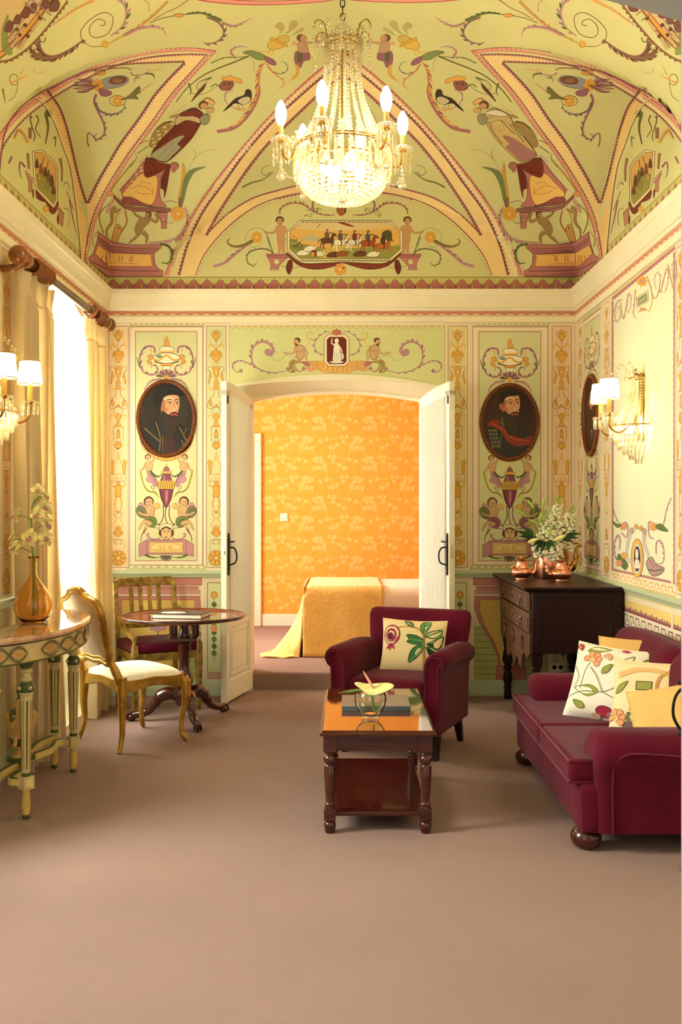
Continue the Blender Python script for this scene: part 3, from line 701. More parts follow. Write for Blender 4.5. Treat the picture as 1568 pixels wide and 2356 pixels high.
for s_ in (-1, 1):
    m = MB(); rings = []
    prof = [(.235,.16),(.235,.5),(.238,.56),(.255,.60),(.295,.628),(.335,.628),(.365,.60),(.372,.565),(.355,.53),(.335,.515),(.33,.45),(.325,.16)]
    for y, k, dz in ((-.352,.80,0), (-.36,.9,0), (-.345,1,0), (-.2,1,.004), (0,1,.008), (.15,1,.0), (.27,1,-.02)):
        rings.append([(s_*(.30+(x-.30)*k), y, (.50+(z-.50)*k if z > .5 else z)+(dz if z > .5 else 0)) for x, z in prof])
    m.loft(rings); a = m.build('arm', M_velvet, A, ang=50)
    q = MB(); pts = [(s_*x, -.356, z) for x, z in [(.25,.16),(.25,.5),(.255,.56),(.275,.593),(.30,.603),(.33,.60),(.35,.575),(.35,.55),(.325,.525),(.318,.16)]]
    q.tube(smooth_pts(pts, 4), .0045, 6); q.build('piping', M_seam, a)
for x in (-.27, .27):
    for y in (-.22, .22):
        m = MB(); k = 1 if y > 0 else -1
        m.loft([[(x*1.0+a*.026, y+b*.026, .15) for a, b in ((-1,-1),(1,-1),(1,1),(-1,1))], [(x*1.04+a*.016, y*1.08+k*.02+b*.016, 0) for a, b in ((-1,-1),(1,-1),(1,1),(-1,1))]])
        m.build('leg', M_darkwood, A, bevel=.003)

# ------------------------------------------------------------------ coffee table
T = thing('coffee_table', 'polished mahogany coffee table with turned legs and a lower shelf', 'table', (.155, 4.81, 0), radians(-.4))
TW, TL = .2575, .512
m = MB(); m.lathe([(1, -.018), (1.0, -.012), (.985, 0)], n=4) if 0 else None
rings = [[(a*(TW+d), b*(TL+d), z) for a, b in ((-1,-1),(1,-1),(1,1),(-1,1))] for d, z in ((-.014,.436), (-.002,.438), (.0,.446), (-.004,.451), (-.008,.452), (-.012,.458), (-.016,.461))]
m.loft(rings, True, False); m.add(rings[0], [(3,2,1,0)]); m.add(rings[-1], [(0,1,2,3)], mi=1); m.build('tabletop', [M_mahog, M_mahog_top], T, ang=30)
m = MB()
m.box(-TW+.05, TW-.05, -TL+.04, -TL+.06, .365, .436); m.box(-TW+.05, TW-.05, TL-.06, TL-.04, .365, .436)
m.box(-TW+.035, -TW+.055, -TL+.05, TL-.05, .365, .436); m.box(TW-.055, TW-.035, -TL+.05, TL-.05, .365, .436); m.build('apron', M_mahog, T, bevel=.003)
m = MB(); m.box(-TW+.04, TW-.04, -TL+.05, TL-.05, .072, .092); m.build('shelf', M_mahog, T, bevel=.004)
for x in (-1, 1):
    for y in (-1, 1):
        X, Y = x*(TW-.045), y*(TL-.05); m = MB(); b_ = .029
        m.box(X-b_, X+b_, Y-b_, Y+b_, .362, .436); m.box(X-.026, X+.026, Y-.026, Y+.026, .058, .11)
        m.lathe([(.026,.362),(.022,.357),(.024,.352),(.019,.348),(.024,.344),(.029,.334),(.0295,.322),(.024,.311),(.0175,.306),(.024,.302),(.0265,.296),(.0255,.288),(.027,.284),(.025,.23),(.020,.16),(.018,.135),(.023,.132),(.0245,.126),(.02,.12),(.023,.11)], (X, Y, 0), 20)
        m.lathe([(.022,.058),(.017,.052),(.022,.049),(.026,.04),(.0265,.03),(.023,.008),(.02,0)], (X, Y, 0), 20)
        m.build('leg', M_mahog, T, bevel=.002)
B = thing('book', 'grey hardback book lying flat on the coffee table behind the glass bowl', 'book', (.157, 4.86, .461))
m = MB(); m.box(-.162, .162, -.138, .138, .003, .022); m.build('pages', M_paper, B)
m = MB(); m.box(-.166, .166, -.142, .142, 0, .003); m.box(-.166, .166, -.142, .142, .022, .025); m.box(-.166, .166, -.1425, -.139, 0, .025); m.build('cover', mat('grey_bookcloth', (128, 116, 104), .5, var=.04, bump=.1, bscale=300), B, bevel=.001)
m = MB(); m.box(-.1655, .1655, -.1432, -.1424, .001, .024); m.build('spine', mat('slate_bookcloth', (84, 88, 92), .5), B)
# glass bowl with water, a leaf and a lily-like flower
G = thing('glass_bowl', 'round clear glass bowl half full of water on the coffee table', 'bowl', (.125, 4.57, .4615))
M_bowl = glassy('clear_glass', (253, 254, 251), .05, blend=.06)
m = MB(); m.lathe([(.0,.004),(.036,.002),(.040,.0),(.041,.010),(.038,.014),(.055,.034),(.070,.060),(.0745,.085),(.072,.108),(.064,.126),(.057,.134),(.0555,.133),(.062,.125),(.069,.108),(.0715,.085),(.067,.060),(.052,.036),(.034,.018),(0,.016)], n=40, caps=False); m.build('bowl', M_bowl, G, ang=70)
M_water = glassy('water', (248, 252, 246), .03, blend=.05)
m = MB(); m.lathe([(0,.019),(.032,.0195),(.050,.036),(.0655,.060),(.070,.083),(0,.083)], n=36, caps=False); m.build('water', M_water, G, ang=30)
M_stem = mat('green_stem', (110, 150, 50), .5); M_spathe = mat('pale_green_spathe', (226, 228, 150), .35, var=.06, vscale=20); M_spadix = mat('pink_spadix', (238, 168, 134), .5, var=.08, vscale=60)
M_leafd = mat('dark_green_leaf', (38, 74, 34), .4, var=.2, vscale=25); M_leafm = mat('mid_green_leaf', (84, 120, 50), .45, var=.2, vscale=25)
FLW = thing('anthurium', 'pale green anthurium flower with a pink spadix floating over the glass bowl', 'flower', (.125, 4.57, .4615))
m = MB(); m.tube(smooth_pts([(.018,.0,.03), (.008,-.005,.08), (-.005,-.01,.135)], 5), .0042, 8); m.build('stem', M_stem, FLW)
m = MB()
def spathe(u, v):
    a = (u-.5)*2*pi; r = .085*(1-.35*abs(sin(a/2))**1.5)*(1+.35*max(0, -cos(a))**8+.25*max(0, cos(a))**6); q = v
    x, y = r*q*cos(a)*1.02, r*q*sin(a)*.62
    return (x+.002, y-.012, .142-.10*x*(.6)+.012*(q**2)*cos(2*a)+.022*q*q*(sin(a)**2)*0+.45*y+.006*q)
m.grid(spathe, 40, 10, cu=True); m.build('spathe', M_spathe, FLW, ang=80).modifiers.new('thick', 'SOLIDIFY').thickness = .0015
m = MB(); m.tube(smooth_pts([(.012,-.015,.142), (-.004,-.018,.172), (-.022,-.018,.202), (-.034,-.016,.222)], 5), [.0072, .0065, .0055, .004, .002], 10); m.build('spadix', M_spadix, FLW)
LF = thing('leaf', 'lobed green leaf beneath the anthurium flower', 'leaf', (.125, 4.57, .4615))
m = MB()
for i, (a, L_) in enumerate([(2.6,.13),(2.95,.155),(3.3,.12),(-.9,.08),(-1.5,.07),(-2.1,.09),(2.2,.09),(.1,.09)]):
    d = Vector((cos(a), sin(a)*.6, .0)); nrm = Vector((-sin(a)*.6, cos(a), 0)); z = .137 if i < 3 else .134
    pts = [(0,.004),(.25,.012),(.5,.017),(.75,.013),(1,.001)]
    for k in (1, -1): m.grid(lambda u, v: Vector((0,-.012,z))+d*(L_*u)+nrm*(k*v*L_*.13*sin(pi*min(1, u*.92+.06)))+Vector((0,0,-.05*L_*u*u*3-.012*(1 if i in (3,4,5) else 0)*u)), 8, 2)
m.build('blade', M_leafm, LF, ang=60).modifiers.new('thick', 'SOLIDIFY').thickness = .001
m = MB(); m.tube([(.0,-.012,.135), (.01,0,.10), (.02,.01,.05)], .002, 6); m.build('stalk', M_stem, LF)

# ------------------------------------------------------------------ dark chest of drawers in the right corner
K = thing('chest_of_drawers', 'dark carved wooden chest of drawers on turned legs in the right corner', 'chest', (1.46, 6.82, 0))
M_carv = mat('worn_carved_oak', (92, 58, 34), .4, var=.45, vscale=9, stretch=(1, 1, 5), bump=.25, bscale=50)
M_iron2 = mat('tarnished_silver', (120, 112, 98), .35, metal=.9)
m = at(K); rings = [[(x, y, z) for x, y in ((1.137+d, 6.165+d), (1.783, 6.165+d), (1.783, 7.475-d), (1.137+d, 7.475-d))] for d, z in ((.03,.905),(.012,.912),(.006,.922),(.0,.926),(.0,.934),(.006,.94))]
m.loft(rings); m.build('top', M_darkwood, K, ang=30)
m = at(K); m.box(1.20, 1.772, 6.215, 7.43, .515, .905)
m.build('carcass', M_darkwood, K, bevel=.004)
m = at(K)
for y0, y1 in ((6.207, 6.232), (6.66, 6.70)): pass
for a, b, c, d in ((1.215, 1.255, .515, .905), (1.715, 1.772, .515, .905), (1.255, 1.715, .515, .555), (1.255, 1.715, .865, .905)): m.box(a, b, 6.208, 6.218, c, d)
m.build('side_frame', M_darkwood, K, bevel=.002)
def drop_handle(par, x, y, z, r=.032):
    q = at(K); q.ball((x-.004, y, z+.012), (.006, .016, .016), 10, 6); q.ball((x-.004, y, z-.012), (.004, .026, .009), 10, 6)
    q.tube([(x-.016, y+r*cos(a), z-.004+r*.75*sin(a)-.012) for a in [pi+pi*i/10 for i in range(11)]], .003, 6)
    q.build('handle', M_iron2, par)
for z0, z1 in ((.775, .895), (.635, .762)):
    m = at(K); m.box(1.183, 1.201, 6.25, 7.40, z0, z1); m.box(1.178, 1.184, 6.28, 7.37, z0+.02, z1-.02)
    d = m.build('drawer', M_carv, K, bevel=.004)
    for y in (6.50, 7.15): drop_handle(d, 1.178, y, (z0+z1)/2)
    q = at(K); q.ball((1.176, 6.82, (z0+z1)/2+.01), (.004, .012, .022), 10, 6); q.build('keyhole_plate', M_iron2, d)
m = at(K); y0, y1 = 6.25, 7.40; pts = []
n = 60
for i in range(n+1):
    t = i/n; s_ = abs(t-.5)*2; z = .50-.10*(1-s_)**.6*abs(cos(t*pi*3))-.06*(sin(t*pi*5)**2)*(1-s_)-.10*math.exp(-((t-.5)/.06)**2)-.05*math.exp(-((t-.26)/.04)**2)-.05*math.exp(-((t-.74)/.04)**2)
    pts.append((y0+(y1-y0)*t, z))
m.loft([[(1.186, y, z) for y, z in pts]+[(1.186, y1, .625), (1.186, y0, .625)], [(1.206, y, z) for y, z in pts]+[(1.206, y1, .625), (1.206, y0, .625)]])
ap = m.build('apron', M_carv, K, bevel=.004)
for yy in (6.48, 6.82, 7.16):
    q = at(K)
    for a in range(7): q.tube(smooth_pts([(1.183, yy, .56), (1.181, yy+.03*cos(a*.9), .555+.03*sin(a*.9)), (1.183, yy+.05*cos(a*.9+.5), .55+.05*sin(a*.9+.5))], 4), .004, 6)
    q.ball((1.183, yy, .56), .011, 8, 6)
    q.build('carved_rosette', M_carv, ap)
for x, y in ((1.235, 6.27), (1.235, 7.37), (1.72, 6.27), (1.72, 7.37)):
    m = at(K); m.box(x-.034, x+.034, y-.034, y+.034, .43, .52)
    m.lathe([(.034,.43),(.026,.42),(.033,.41),(.028,.40),(.024,.385),(.034,.35),(.040,.31),(.037,.28),(.024,.255),(.022,.25),(.034,.243),(.034,.23),(.021,.222),(.026,.205),(.035,.17),(.036,.15),(.028,.12),(.022,.105),(.03,.098),(.03,.088),(.024,.08),(.027,.05),(.03,.02),(.028,0)], (x, y, 0), 18, wob=None)
    m.build('leg', M_darkwood, K, bevel=.002)

# ------------------------------------------------------------------ copper ware on the chest
ZK = .9402
PB = thing('copper_kettle', 'big copper kettle with a brass spout holding the bouquet on the chest', 'kettle', (1.475, 6.98, ZK))
m = MB(); m.lathe([(0,.002),(.112,0),(.118,.008),(.121,.10),(.120,.17),(.116,.19),(.104,.205),(.084,.212),(.080,.217),(.078,.212),(.10,.19),(.112,.165),(.112,.02),(0,.012)], n=40, caps=False); m.build('body', M_copper, PB, ang=50)
m = MB(); m.tube(smooth_pts([(.11,-.01,.07), (.15,-.03,.075), (.168,-.04,.13), (.172,-.045,.19), (.185,-.05,.225), (.205,-.06,.235)], 6), [.026,.024,.018,.014,.011,.010], 12); m.build('spout', M_brass, PB)
m = MB(); m.tube(smooth_pts([(.05,.0,.215), (.045,.0,.245), (.08,-.015,.255), (.14,-.035,.25), (.185,-.05,.248)], 6), .006, 8); m.ball((.04,0,.232), (.02,.02,.018), 10, 6); m.build('handle', M_brass, PB)
def teapot(loc, rz, label, finial):
    r = thing('copper_teapot', label, 'teapot', loc, rz, None)
    m = MB(); m.lathe([(0,.003),(.040,0),(.044,.003),(.044,.016),(.048,.020),(.066,.034),(.073,.052),(.070,.068),(.056,.080),(.042,.090),(.036,.112),(.0345,.136),(.036,.139),(.033,.136),(.034,.11),(.05,.08),(0,.03)], n=36, caps=False); m.build('body', M_copper, r, ang=40)
    m = MB(); m.tube(smooth_pts([(.066,0,.046), (.085,0,.055), (.095,0,.085), (.098,0,.112), (.110,0,.128), (.122,0,.130)], 6), [.017,.015,.011,.009,.008,.0075], 12); m.build('spout', M_copper, r)
    m = MB(); m.tube(smooth_pts([(-.036,0,.10), (-.055,0,.098), (-.066,0,.088), (-.062,0,.074)], 5), .006, 8); m.build('handle', M_copper, r)
    m = MB(); m.lathe([(0,.137),(.034,.138),(.036,.141),(.028,.146),(.008,.150),(.004,.152),(0,.153)], n=28, caps=False); l = m.build('lid', M_copper, r)
    if finial:
        q = MB()
        for i in range(6): q.tube(smooth_pts([(0,0,.150), (.008*cos(i*1.05), .008*sin(i*1.05), .162), (.016*cos(i*1.05), .016*sin(i*1.05), .165+.006*(i % 2))], 4), [.002, .004, .001], 6)
        q.lathe([(.006,.148),(.012,.158),(.006,.168),(.0,.178)], n=12); q.build('finial', M_brass, l)
    return r
teapot((1.232, 6.77, ZK), radians(-8), 'small copper teapot with a brass leaf finial, its spout pointing at the big kettle', True)
teapot((1.475, 6.64, ZK), radians(180), 'small copper teapot without finial, in front of the big kettle, spout to the left', False)

# ------------------------------------------------------------------ bouquet: every stem a thing of its own
M_petal = mat('white_petals', (246, 240, 206), .6, var=.05, vscale=40); M_budg = mat('green_bud', (166, 190, 78), .5, var=.12, vscale=30); M_lily = mat('cream_lily', (238, 228, 150), .5, var=.08, vscale=30)
def kp(px, py, d): return Vector(((px-CX)/F*d, d, ZC+(CY-py)/F*d))
KO = Vector((1.475, 6.98, ZK+.20))
def stemthing(name, label, cat, group=None): return thing(name, label, cat, KO, 0, group)
rnd = random.Random(3)
def snapdragon(tip, base, label, size):
    r = stemthing('snapdragon', label, 'flower', 'white snapdragon spikes in the copper kettle'); tip = Vector(tip)-KO; base = Vector(base)-KO
    m = MB(); m.tube(smooth_pts([(0,0,-.12), base*.5, base, tip], 5), [.004, .003, .002], 6); m.build('stem', M_stem, r)
    fm, bm_ = MB(), MB(); d = tip-base; n = int(size*60); ax = d.normalized(); o1 = ax.orthogonal().normalized(); o2 = ax.cross(o1)
    for i in range(n):
        t = (i/n)**.9; p = base+d*t; a = i*2.4; R = .058*(1-t)**.75+.008; q = p+(o1*cos(a)+o2*sin(a))*R
        if t > .82: bm_.ball(q, (.0055, .0055, .008), 7, 5)
        else:
            s_ = .021*(1-.45*t)
            for k in range(4):
                off = Vector((rnd.uniform(-1,1), rnd.uniform(-1,1), rnd.uniform(-1,1)))*s_*.75
                fm.ball(q+off, (s_*rnd.uniform(.5,1), s_*rnd.uniform(.5,1), s_*rnd.uniform(.35,.8)), 7, 5)
            if i % 3 == 0: bm_.ball(p+(o1*cos(a)+o2*sin(a))*R*.6, (.005,.005,.01), 6, 4)
    o_ = len(fm.v); fm.v += bm_.v; fm.f += [tuple(i+o_ for i in f) for f in bm_.f]; fm.m += [1]*len(bm_.f); fm.c += bm_.c
    fm.build('florets', [M_petal, M_budg], r, ang=80)
snapdragon(kp(1287,1140,7.0), kp(1263,1265,6.97), 'tallest white snapdragon spike in the bouquet on the chest', 1.25)
snapdragon(kp(1318,1163,6.95), kp(1287,1262,6.93), 'white snapdragon spike leaning right, beside the tallest one', 1.1)
snapdragon(kp(1252,1178,6.9), kp(1262,1280,6.88), 'shorter white snapdragon spike with green buds, left of the tallest', .8)
snapdragon(kp(1222,1228,6.88), kp(1252,1268,6.88), 'low white snapdragon drooping to the left of the bouquet', .55)
snapdragon(kp(1290,1290,6.84), kp(1268,1262,6.86), 'lowest white snapdragon over the kettle rim', .6)
def bud(m, p, d, L, r): 
    p = Vector(p); d = Vector(d).normalized(); m.lathe_p([(.002,0),(r*.7,.12),(r,.45),(r*.8,.75),(r*.35,.95),(.001,1)], p, p+d*L, 10)
def lily(label, path, buds, M=None):
    r = stemthing('lily', label, 'flower', 'lily stems in the copper kettle'); P = [Vector((0,0,-.1))]+[Vector(p)-KO for p in path]
    m = MB(); m.tube(smooth_pts(P, 5), [.0045, .003, .002], 6); m.build('stem', M_stem, r)
    for (a, b, L_, rr) in buds:
        a, b = Vector(a)-KO, Vector(b)-KO; q = MB(); near = min(P, key=lambda v: (v-a).length)
        if (near-a).length > .01: q.tube([near, (near+a)/2+Vector((0,0,-.006)), a], .0018, 6)
        bud(q, a, b-a, (b-a).length, rr); q.build('bud', M or M_budg, r, ang=70)
    q = MB()
    for i in range(2, len(P)):
        for s_ in (-1, 1):
            p = P[i]*.6+P[i-1]*.4; q.grid(lambda u, v: p+Vector((s_*.05*u, -.02*u, .05*u-.04*u*u))+Vector((0,.006*(v-.5)*sin(pi*u),.008*(v-.5)*sin(pi*u))), 6, 2)
    q.build('leaves', M_leafm, r, ang=80)
lily('lily stem with long green buds reaching up at the left of the bouquet', [kp(1250,1230,6.9), kp(1228,1185,6.86), kp(1222,1155,6.86)],
     [(kp(1207,1153,6.85), kp(1196,1138,6.84), 0, .010), (kp(1212,1190,6.84), kp(1186,1172,6.82), 0, .013), (kp(1228,1170,6.86), kp(1213,1150,6.85), 0, .012), (kp(1234,1205,6.83), kp(1213,1195,6.8), 0, .012), (kp(1231,1133,6.87), kp(1231,1118,6.87), 0, .007)])
lily('lily stem with pale green upright buds left of the snapdragons', [kp(1256,1240,6.9), kp(1248,1200,6.86), kp(1250,1165,6.86)],
     [(kp(1248,1170,6.85), kp(1251,1144,6.85), 0, .012), (kp(1243,1200,6.83), kp(1245,1178,6.83), 0, .015), (kp(1260,1185,6.85), kp(1261,1163,6.85), 0, .010), (kp(1262,1235,6.8), kp(1266,1212,6.8), 0, .012)])
lily('low lily stem with two swelling cream buds over the kettle rim', [kp(1262,1262,6.83), kp(1270,1246,6.8)],
     [(kp(1237,1240,6.78), kp(1213,1248,6.76), 0, .016), (kp(1276,1243,6.78), kp(1300,1232,6.77), 0, .018)], M_lily)
def palm_leaf(label, tips, c):
    r = stemthing('palm_leaf', label, 'leaf', 'dark fan leaves in the copper kettle'); c = Vector(c)-KO
    m = MB(); m.tube([(0,0,-.08), c*.5, c], .003, 6); m.build('stalk', M_stem, r); m = MB()
    for tp in tips:
        t = Vector(tp)-KO; d = t-c; nn = d.cross(Vector((0,1,.25))).normalized()
        for s_ in (1, -1): m.grid(lambda u, v: c+d*u+nn*(s_*v*.017*sin(pi*min(1, .1+u*.9)))+Vector((0,0,.02*sin(pi*u)-.002*v)), 7, 2)
    m.build('blade', M_leafd, r, ang=80).modifiers.new('thick', 'SOLIDIFY').thickness = .001
palm_leaf('dark fan leaf spreading left under the bouquet', [kp(1186,1222,6.86), kp(1192,1234,6.8), kp(1205,1246,6.76), kp(1200,1212,6.9)], kp(1240,1248,6.86))
palm_leaf('dark fan leaf hanging over the front of the kettle', [kp(1228,1270,6.74), kp(1242,1276,6.72), kp(1262,1270,6.72), kp(1278,1262,6.74), kp(1222,1258,6.76)], kp(1256,1246,6.82))
palm_leaf('dark fan leaf spreading right beside the snapdragons', [kp(1336,1228,6.86), kp(1330,1238,6.82), kp(1318,1248,6.8), kp(1325,1220,6.92)], kp(1285,1244,6.88))

# ------------------------------------------------------------------ round pedestal table and its book
P = thing('pedestal_table', 'round mahogany tilt-top table with a piecrust rim and three claw feet', 'table', (-1.077, 6.62, 0))
m = MB(); w12 = lambda u, z: 1+.022*abs(sin(u*12*pi))**.5*(1 if z > .69 else .6)
m.lathe([(.0,.688),(.36,.688),(.385,.692),(.398,.700),(.404,.712),(.398,.718),(.386,.714),(.378,.706),(.0,.706)], n=144, caps=False, wob=lambda u, z: 1+.02*(abs(sin(u*12*pi))**.6)); m.build('tabletop', M_redtop, P, ang=40)
m = MB(); m.lathe([(.398,.699),(.409,.706),(.409,.714),(.399,.720),(.388,.716)], n=144, caps=False, wob=lambda u, z: 1+.022*(abs(sin(u*12*pi))**.6)); m.build('rim', M_mahog, P, ang=60)
m = MB(); m.box(-.11, .11, -.10, .10, .655, .688); m.box(-.10, .10, -.10, .10, .545, .572)
for a in range(4): m.lathe([(.012,.572),(.016,.59),(.013,.61),(.016,.63),(.012,.655)], (.075*(1 if a % 2 else -1), .075*(1 if a > 1 else -1), 0), 12)
m.build('birdcage', M_mahog, P, bevel=.003)
m = MB(); m.lathe([(.03,.655),(.036,.6),(.045,.575),(.045,.54),(.05,.53),(.042,.52),(.04,.50),(.046,.495),(.046,.485),(.036,.47),(.034,.36),(.04,.34),(.056,.29),(.058,.26),(.046,.225),(.04,.21),(.05,.2),(.06,.19),(.06,.12),(.05,.105),(0,.10)], n=28, wob=lambda u, z: 1+(.03*cos(u*2*pi*12) if .26 < z < .47 else 0)); m.build('column', M_mahog, P)
for a in (radians(-67), radians(183), radians(49)):
    m = MB(); c_, s_ = cos(a), sin(a)
    path = smooth_pts([(c_*r, s_*r, z) for r, z in ((.035,.165),(.10,.185),(.16,.165),(.20,.115),(.25,.065),(.31,.045),(.345,.04))], 6)
    m.tube(path, [.040,.046,.044,.036,.030,.026,.024,.024], 12, up=(0, 0, 1)); m.build('leg', M_mahog, P)
    q = MB(); q.ball((c_*.355, s_*.355, .026), (.032,.032,.026), 14, 10)
    for k in (-.7, 0, .7): q.tube(smooth_pts([(c_*.325, s_*.325, .055), (c_*.355+.02*cos(a+k), s_*.355+.02*sin(a+k), .052), (c_*.362+.034*cos(a+k), s_*.362+.034*sin(a+k), .012)], 4), [.011,.010,.006], 8)
    q.build('claw_foot', M_mahog, children(P)[-1])
B = thing('book', 'thick white-edged hardback book lying on the round pedestal table', 'book', (-1.09, 6.58, .7062), radians(-8))
m = MB(); m.box(-.165, .165, -.115, .115, .003, .027); m.build('pages', M_paper, B)
cov = Paint(lambda x, y, l=0: Vector((x, y, .0312+l)))
for z in (0, .027): cov.box(-.17, .17, -.12, .12, z, z+.004, col=lin((70, 64, 56)))
cov.box(-.17, -.166, -.12, .12, 0, .031, col=lin((226, 222, 206)))
cov.ell(-.05, -.02, .085, .06, (226, 224, 214)); cov.rect(.04, .045, .13, .055, (200, 190, 160)); cov.rect(.05, .02, .12, .026, (190, 180, 150))
cov.build('cover', painted('book_cover', .4, .03), B)
m = MB(); m.tube([(-.17, -.05, .01), (-.19, -.06, .008), (-.21, -.05, .002)], .0015, 5); m.build('ribbon', M_iron, B)

# ------------------------------------------------------------------ gilt side chair seen from behind
H = thing('side_chair', 'gilt carved side chair with cream seat and beige oval back, seen from behind', 'chair', (-1.307, 6.07, 0), radians(-48.2))
def cabriole(m, x, y, sx, sy, front):
    if front: pts = [(x,y,.40),(x+sx*.012,y+sy*.014,.34),(x+sx*.010,y+sy*.012,.25),(x-sx*.004,y-sy*.004,.14),(x-sx*.004,y-sy*.002,.06),(x+sx*.012,y+sy*.014,.022),(x+sx*.022,y+sy*.024,.012)]; R = [.036,.034,.026,.019,.015,.017,.018,.014]
    else: pts = [(x,y,.44),(x,y,.36),(x+sx*.004,y+sy*.004,.25),(x,y-sy*.0,.12),(x+sx*.012,y+sy*.02,.03),(x+sx*.018,y+sy*.03,.004)]; R = [.030,.030,.025,.019,.016,.014]
    P = smooth_pts(pts, 6); n = len(P); m.tube(P, [R[min(len(R)-1, int(i/n*len(R)))]*(1-(i/n*len(R) % 1))+R[min(len(R)-1, int(i/n*len(R))+1)]*(i/n*len(R) % 1) for i in range(n)], 10)
for x, y, f in ((-.236,-.205,0),(.236,-.205,0),(-.245,.205,1),(.245,.205,1)):
    m = MB(); cabriole(m, x, y, math.copysign(1, x), math.copysign(1, y), f); m.build('leg', M_gold, H, ang=60)
    if f:
        q = MB(); sx = math.copysign(1, x); 
        for k in range(5): q.ball((x+sx*.03, y+.03, .375-.022*k), (.012-.001*k, .010, .014), 8, 6)
        q.tube(smooth_pts([(x+sx*.026,y+.03,.30),(x+sx*.03,y+.034,.27),(x+sx*.022,y+.026,.25)],4), [.007,.004,.002], 6); q.build('carving', M_gold, children(H)[-1])
m = MB()
def serp(p, q, drop, n=12, bow=0):
    p, q = Vector(p), Vector(q); d = q-p; nn = Vector((d.y, -d.x, 0)).normalized()
    return [p+d*(i/n)+nn*bow*sin(pi*i/n)+Vector((0,0,-drop*(1-abs(cos(pi*i/n))**1.5)*-1-.0)) for i in range(n+1)]
for a, b, bw in (((-.236,-.205,.385),(.236,-.205,.385),0), ((.236,-.205,.385),(.245,.205,.385),.015), ((.245,.205,.385),(-.245,.205,.385),.03), ((-.245,.205,.385),(-.236,-.205,.385),.015)):
    P_ = serp(a, b, .02, 14, bw); m.bar(P_, [.03]*15, [.075-.03*sin(pi*i/14) for i in range(15)])
    m.tube([p+Vector((0,0,-.036+.013*sin(pi*i/14))) for i, p in enumerate(P_)], .007, 6)
m.build('seat_rail', M_gold, H, ang=45)
def seat_fn(u, v):
    x, y = u*2-1, v*2-1; X = x*(.243+.014*(1-y*y)+.006*y); Y = y*(.212+.022*(1-x*x)*(1 if y > 0 else 0))
    e = max(0, (1-abs(x)**4))*max(0, (1-abs(y)**4)); return (X, Y, .408+.062*e**.42)
m = MB(); m.grid(seat_fn, 26, 26); m.grid(lambda u, v: (seat_fn(u, v)[0], seat_fn(u, v)[1], .402), 26, 26); m.build('seat', M_cream, H, ang=75)
q = MB()
for u0, v0, u1, v1, n in ((1,0,1,1,30),(0,1,1,1,32),(0,0,0,1,30)):
    for i in range(n+1):
        p = seat_fn(u0+(u1-u0)*i/n, v0+(v1-v0)*i/n); q.ball((p[0]*1.012, p[1]*1.012, .411), .0058, 6, 4)
nl = q.build('nailhead_trim', M_nail, H); nl['kind'] = 'stuff'
# back: shaped frame leaning backwards
def bk(x, z): return (x, -.205-.018-(z-.44)*.30-.02*max(0, z-.6), z)
half = [(.0,.528),(.09,.535),(.155,.52),(.19,.56),(.205,.66),(.228,.76),(.24,.83),(.225,.885),(.16,.905),(.10,.925),(.055,.955),(.0,.962)]
outl = [(-x, z) for x, z in half[::-1]]+half[1:-1]
fr_ = smooth_pts([bk(x, z) for x, z in outl], 5, True)
m = MB(); m.tube(fr_, .026, 10, closed=True, flat=.8); c_ = sum(fr_, Vector())/len(fr_); m.tube([c_+(p-c_)*.91 for p in fr_], .020, 10, closed=True, flat=.8); m.tube([p+Vector((0,-.016,0)) for p in fr_], .009, 6, closed=True)
m.ball(bk(0,.972), (.05,.016,.014), 10, 8); 
for s_ in (-1, 1): m.ball(bk(s_*.055,.958), (.03,.014,.010), 8, 6); m.tube(smooth_pts([bk(s_*.09,.938), bk(s_*.13,.93), bk(s_*.17,.905)], 4), [.012,.012,.006], 6)
m.build('back_frame', M_gold, H, ang=60)
for s_ in (-1, 1):
    m = MB(); m.tube(smooth_pts([bk(s_*.226,.40), bk(s_*.215,.46), bk(s_*.185,.53), bk(s_*.192,.58)], 5), [.027,.025,.022,.02], 10); m.build('stile', M_gold, H)
m = MB()
ins = smooth_pts([bk(x*.90, .745+(z-.745)*.90) for x, z in outl], 5, True); cen = sum(ins, Vector())/len(ins)
for off, pf in ((-.012, 1), (.022, -1)):
    rings = [[tuple(cen+(p-cen)*k+Vector((0, off-pf*.018*(1-k*k), 0))) for p in ins] for k in (1, .85, .6, .3, .05)]
    m.loft(rings, True, False)
m.build('backrest', M_cream2, H, ang=80)

# ------------------------------------------------------------------ gilt armchair behind the table
J = thing('open_armchair', 'gilt slat-back armchair with a burgundy seat, behind the round table', 'chair', (-1.345, 7.04, 0), radians(30))
m = MB()
for s_ in (-1, 1):
    m = MB(); m.loft([[(s_*.235+a*.02, -.225+b*.02, .49) for a, b in ((-1,-1),(1,-1),(1,1),(-1,1))], [(s_*.235+a*.022, -.225+b*.022, .40) for a, b in ((-1,-1),(1,-1),(1,1),(-1,1))], [(s_*.235+a*.013, -.225+b*.013, 0) for a, b in ((-1,-1),(1,-1),(1,1),(-1,1))]]); m.build('leg', M_gold_old, J, bevel=.003)
    m = MB(); m.bar([(s_*.215,.21,0), (s_*.215,.20,.40), (s_*.22,.215,.55), (s_*.225,.27,.885)], .034, .03, (0,1,0)); m.build('leg', M_gold_old, J, bevel=.003)
    m = MB(); m.bar(smooth_pts([(s_*.225,.245,.70), (s_*.24,.16,.685), (s_*.255,.05,.64), (s_*.25,-.09,.565), (s_*.237,-.185,.545), (s_*.235,-.235,.535)], 5), .03, .028); m.lathe([(.018,.49),(.014,.505),(.02,.52),(.016,.54)], (s_*.235,-.215,0), 10); m.build('arm', M_gold_old, J, bevel=.003)
m = MB(); m.box(-.235,.235,-.24,-.205,.375,.43); m.box(-.225,.225,.19,.215,.375,.43)
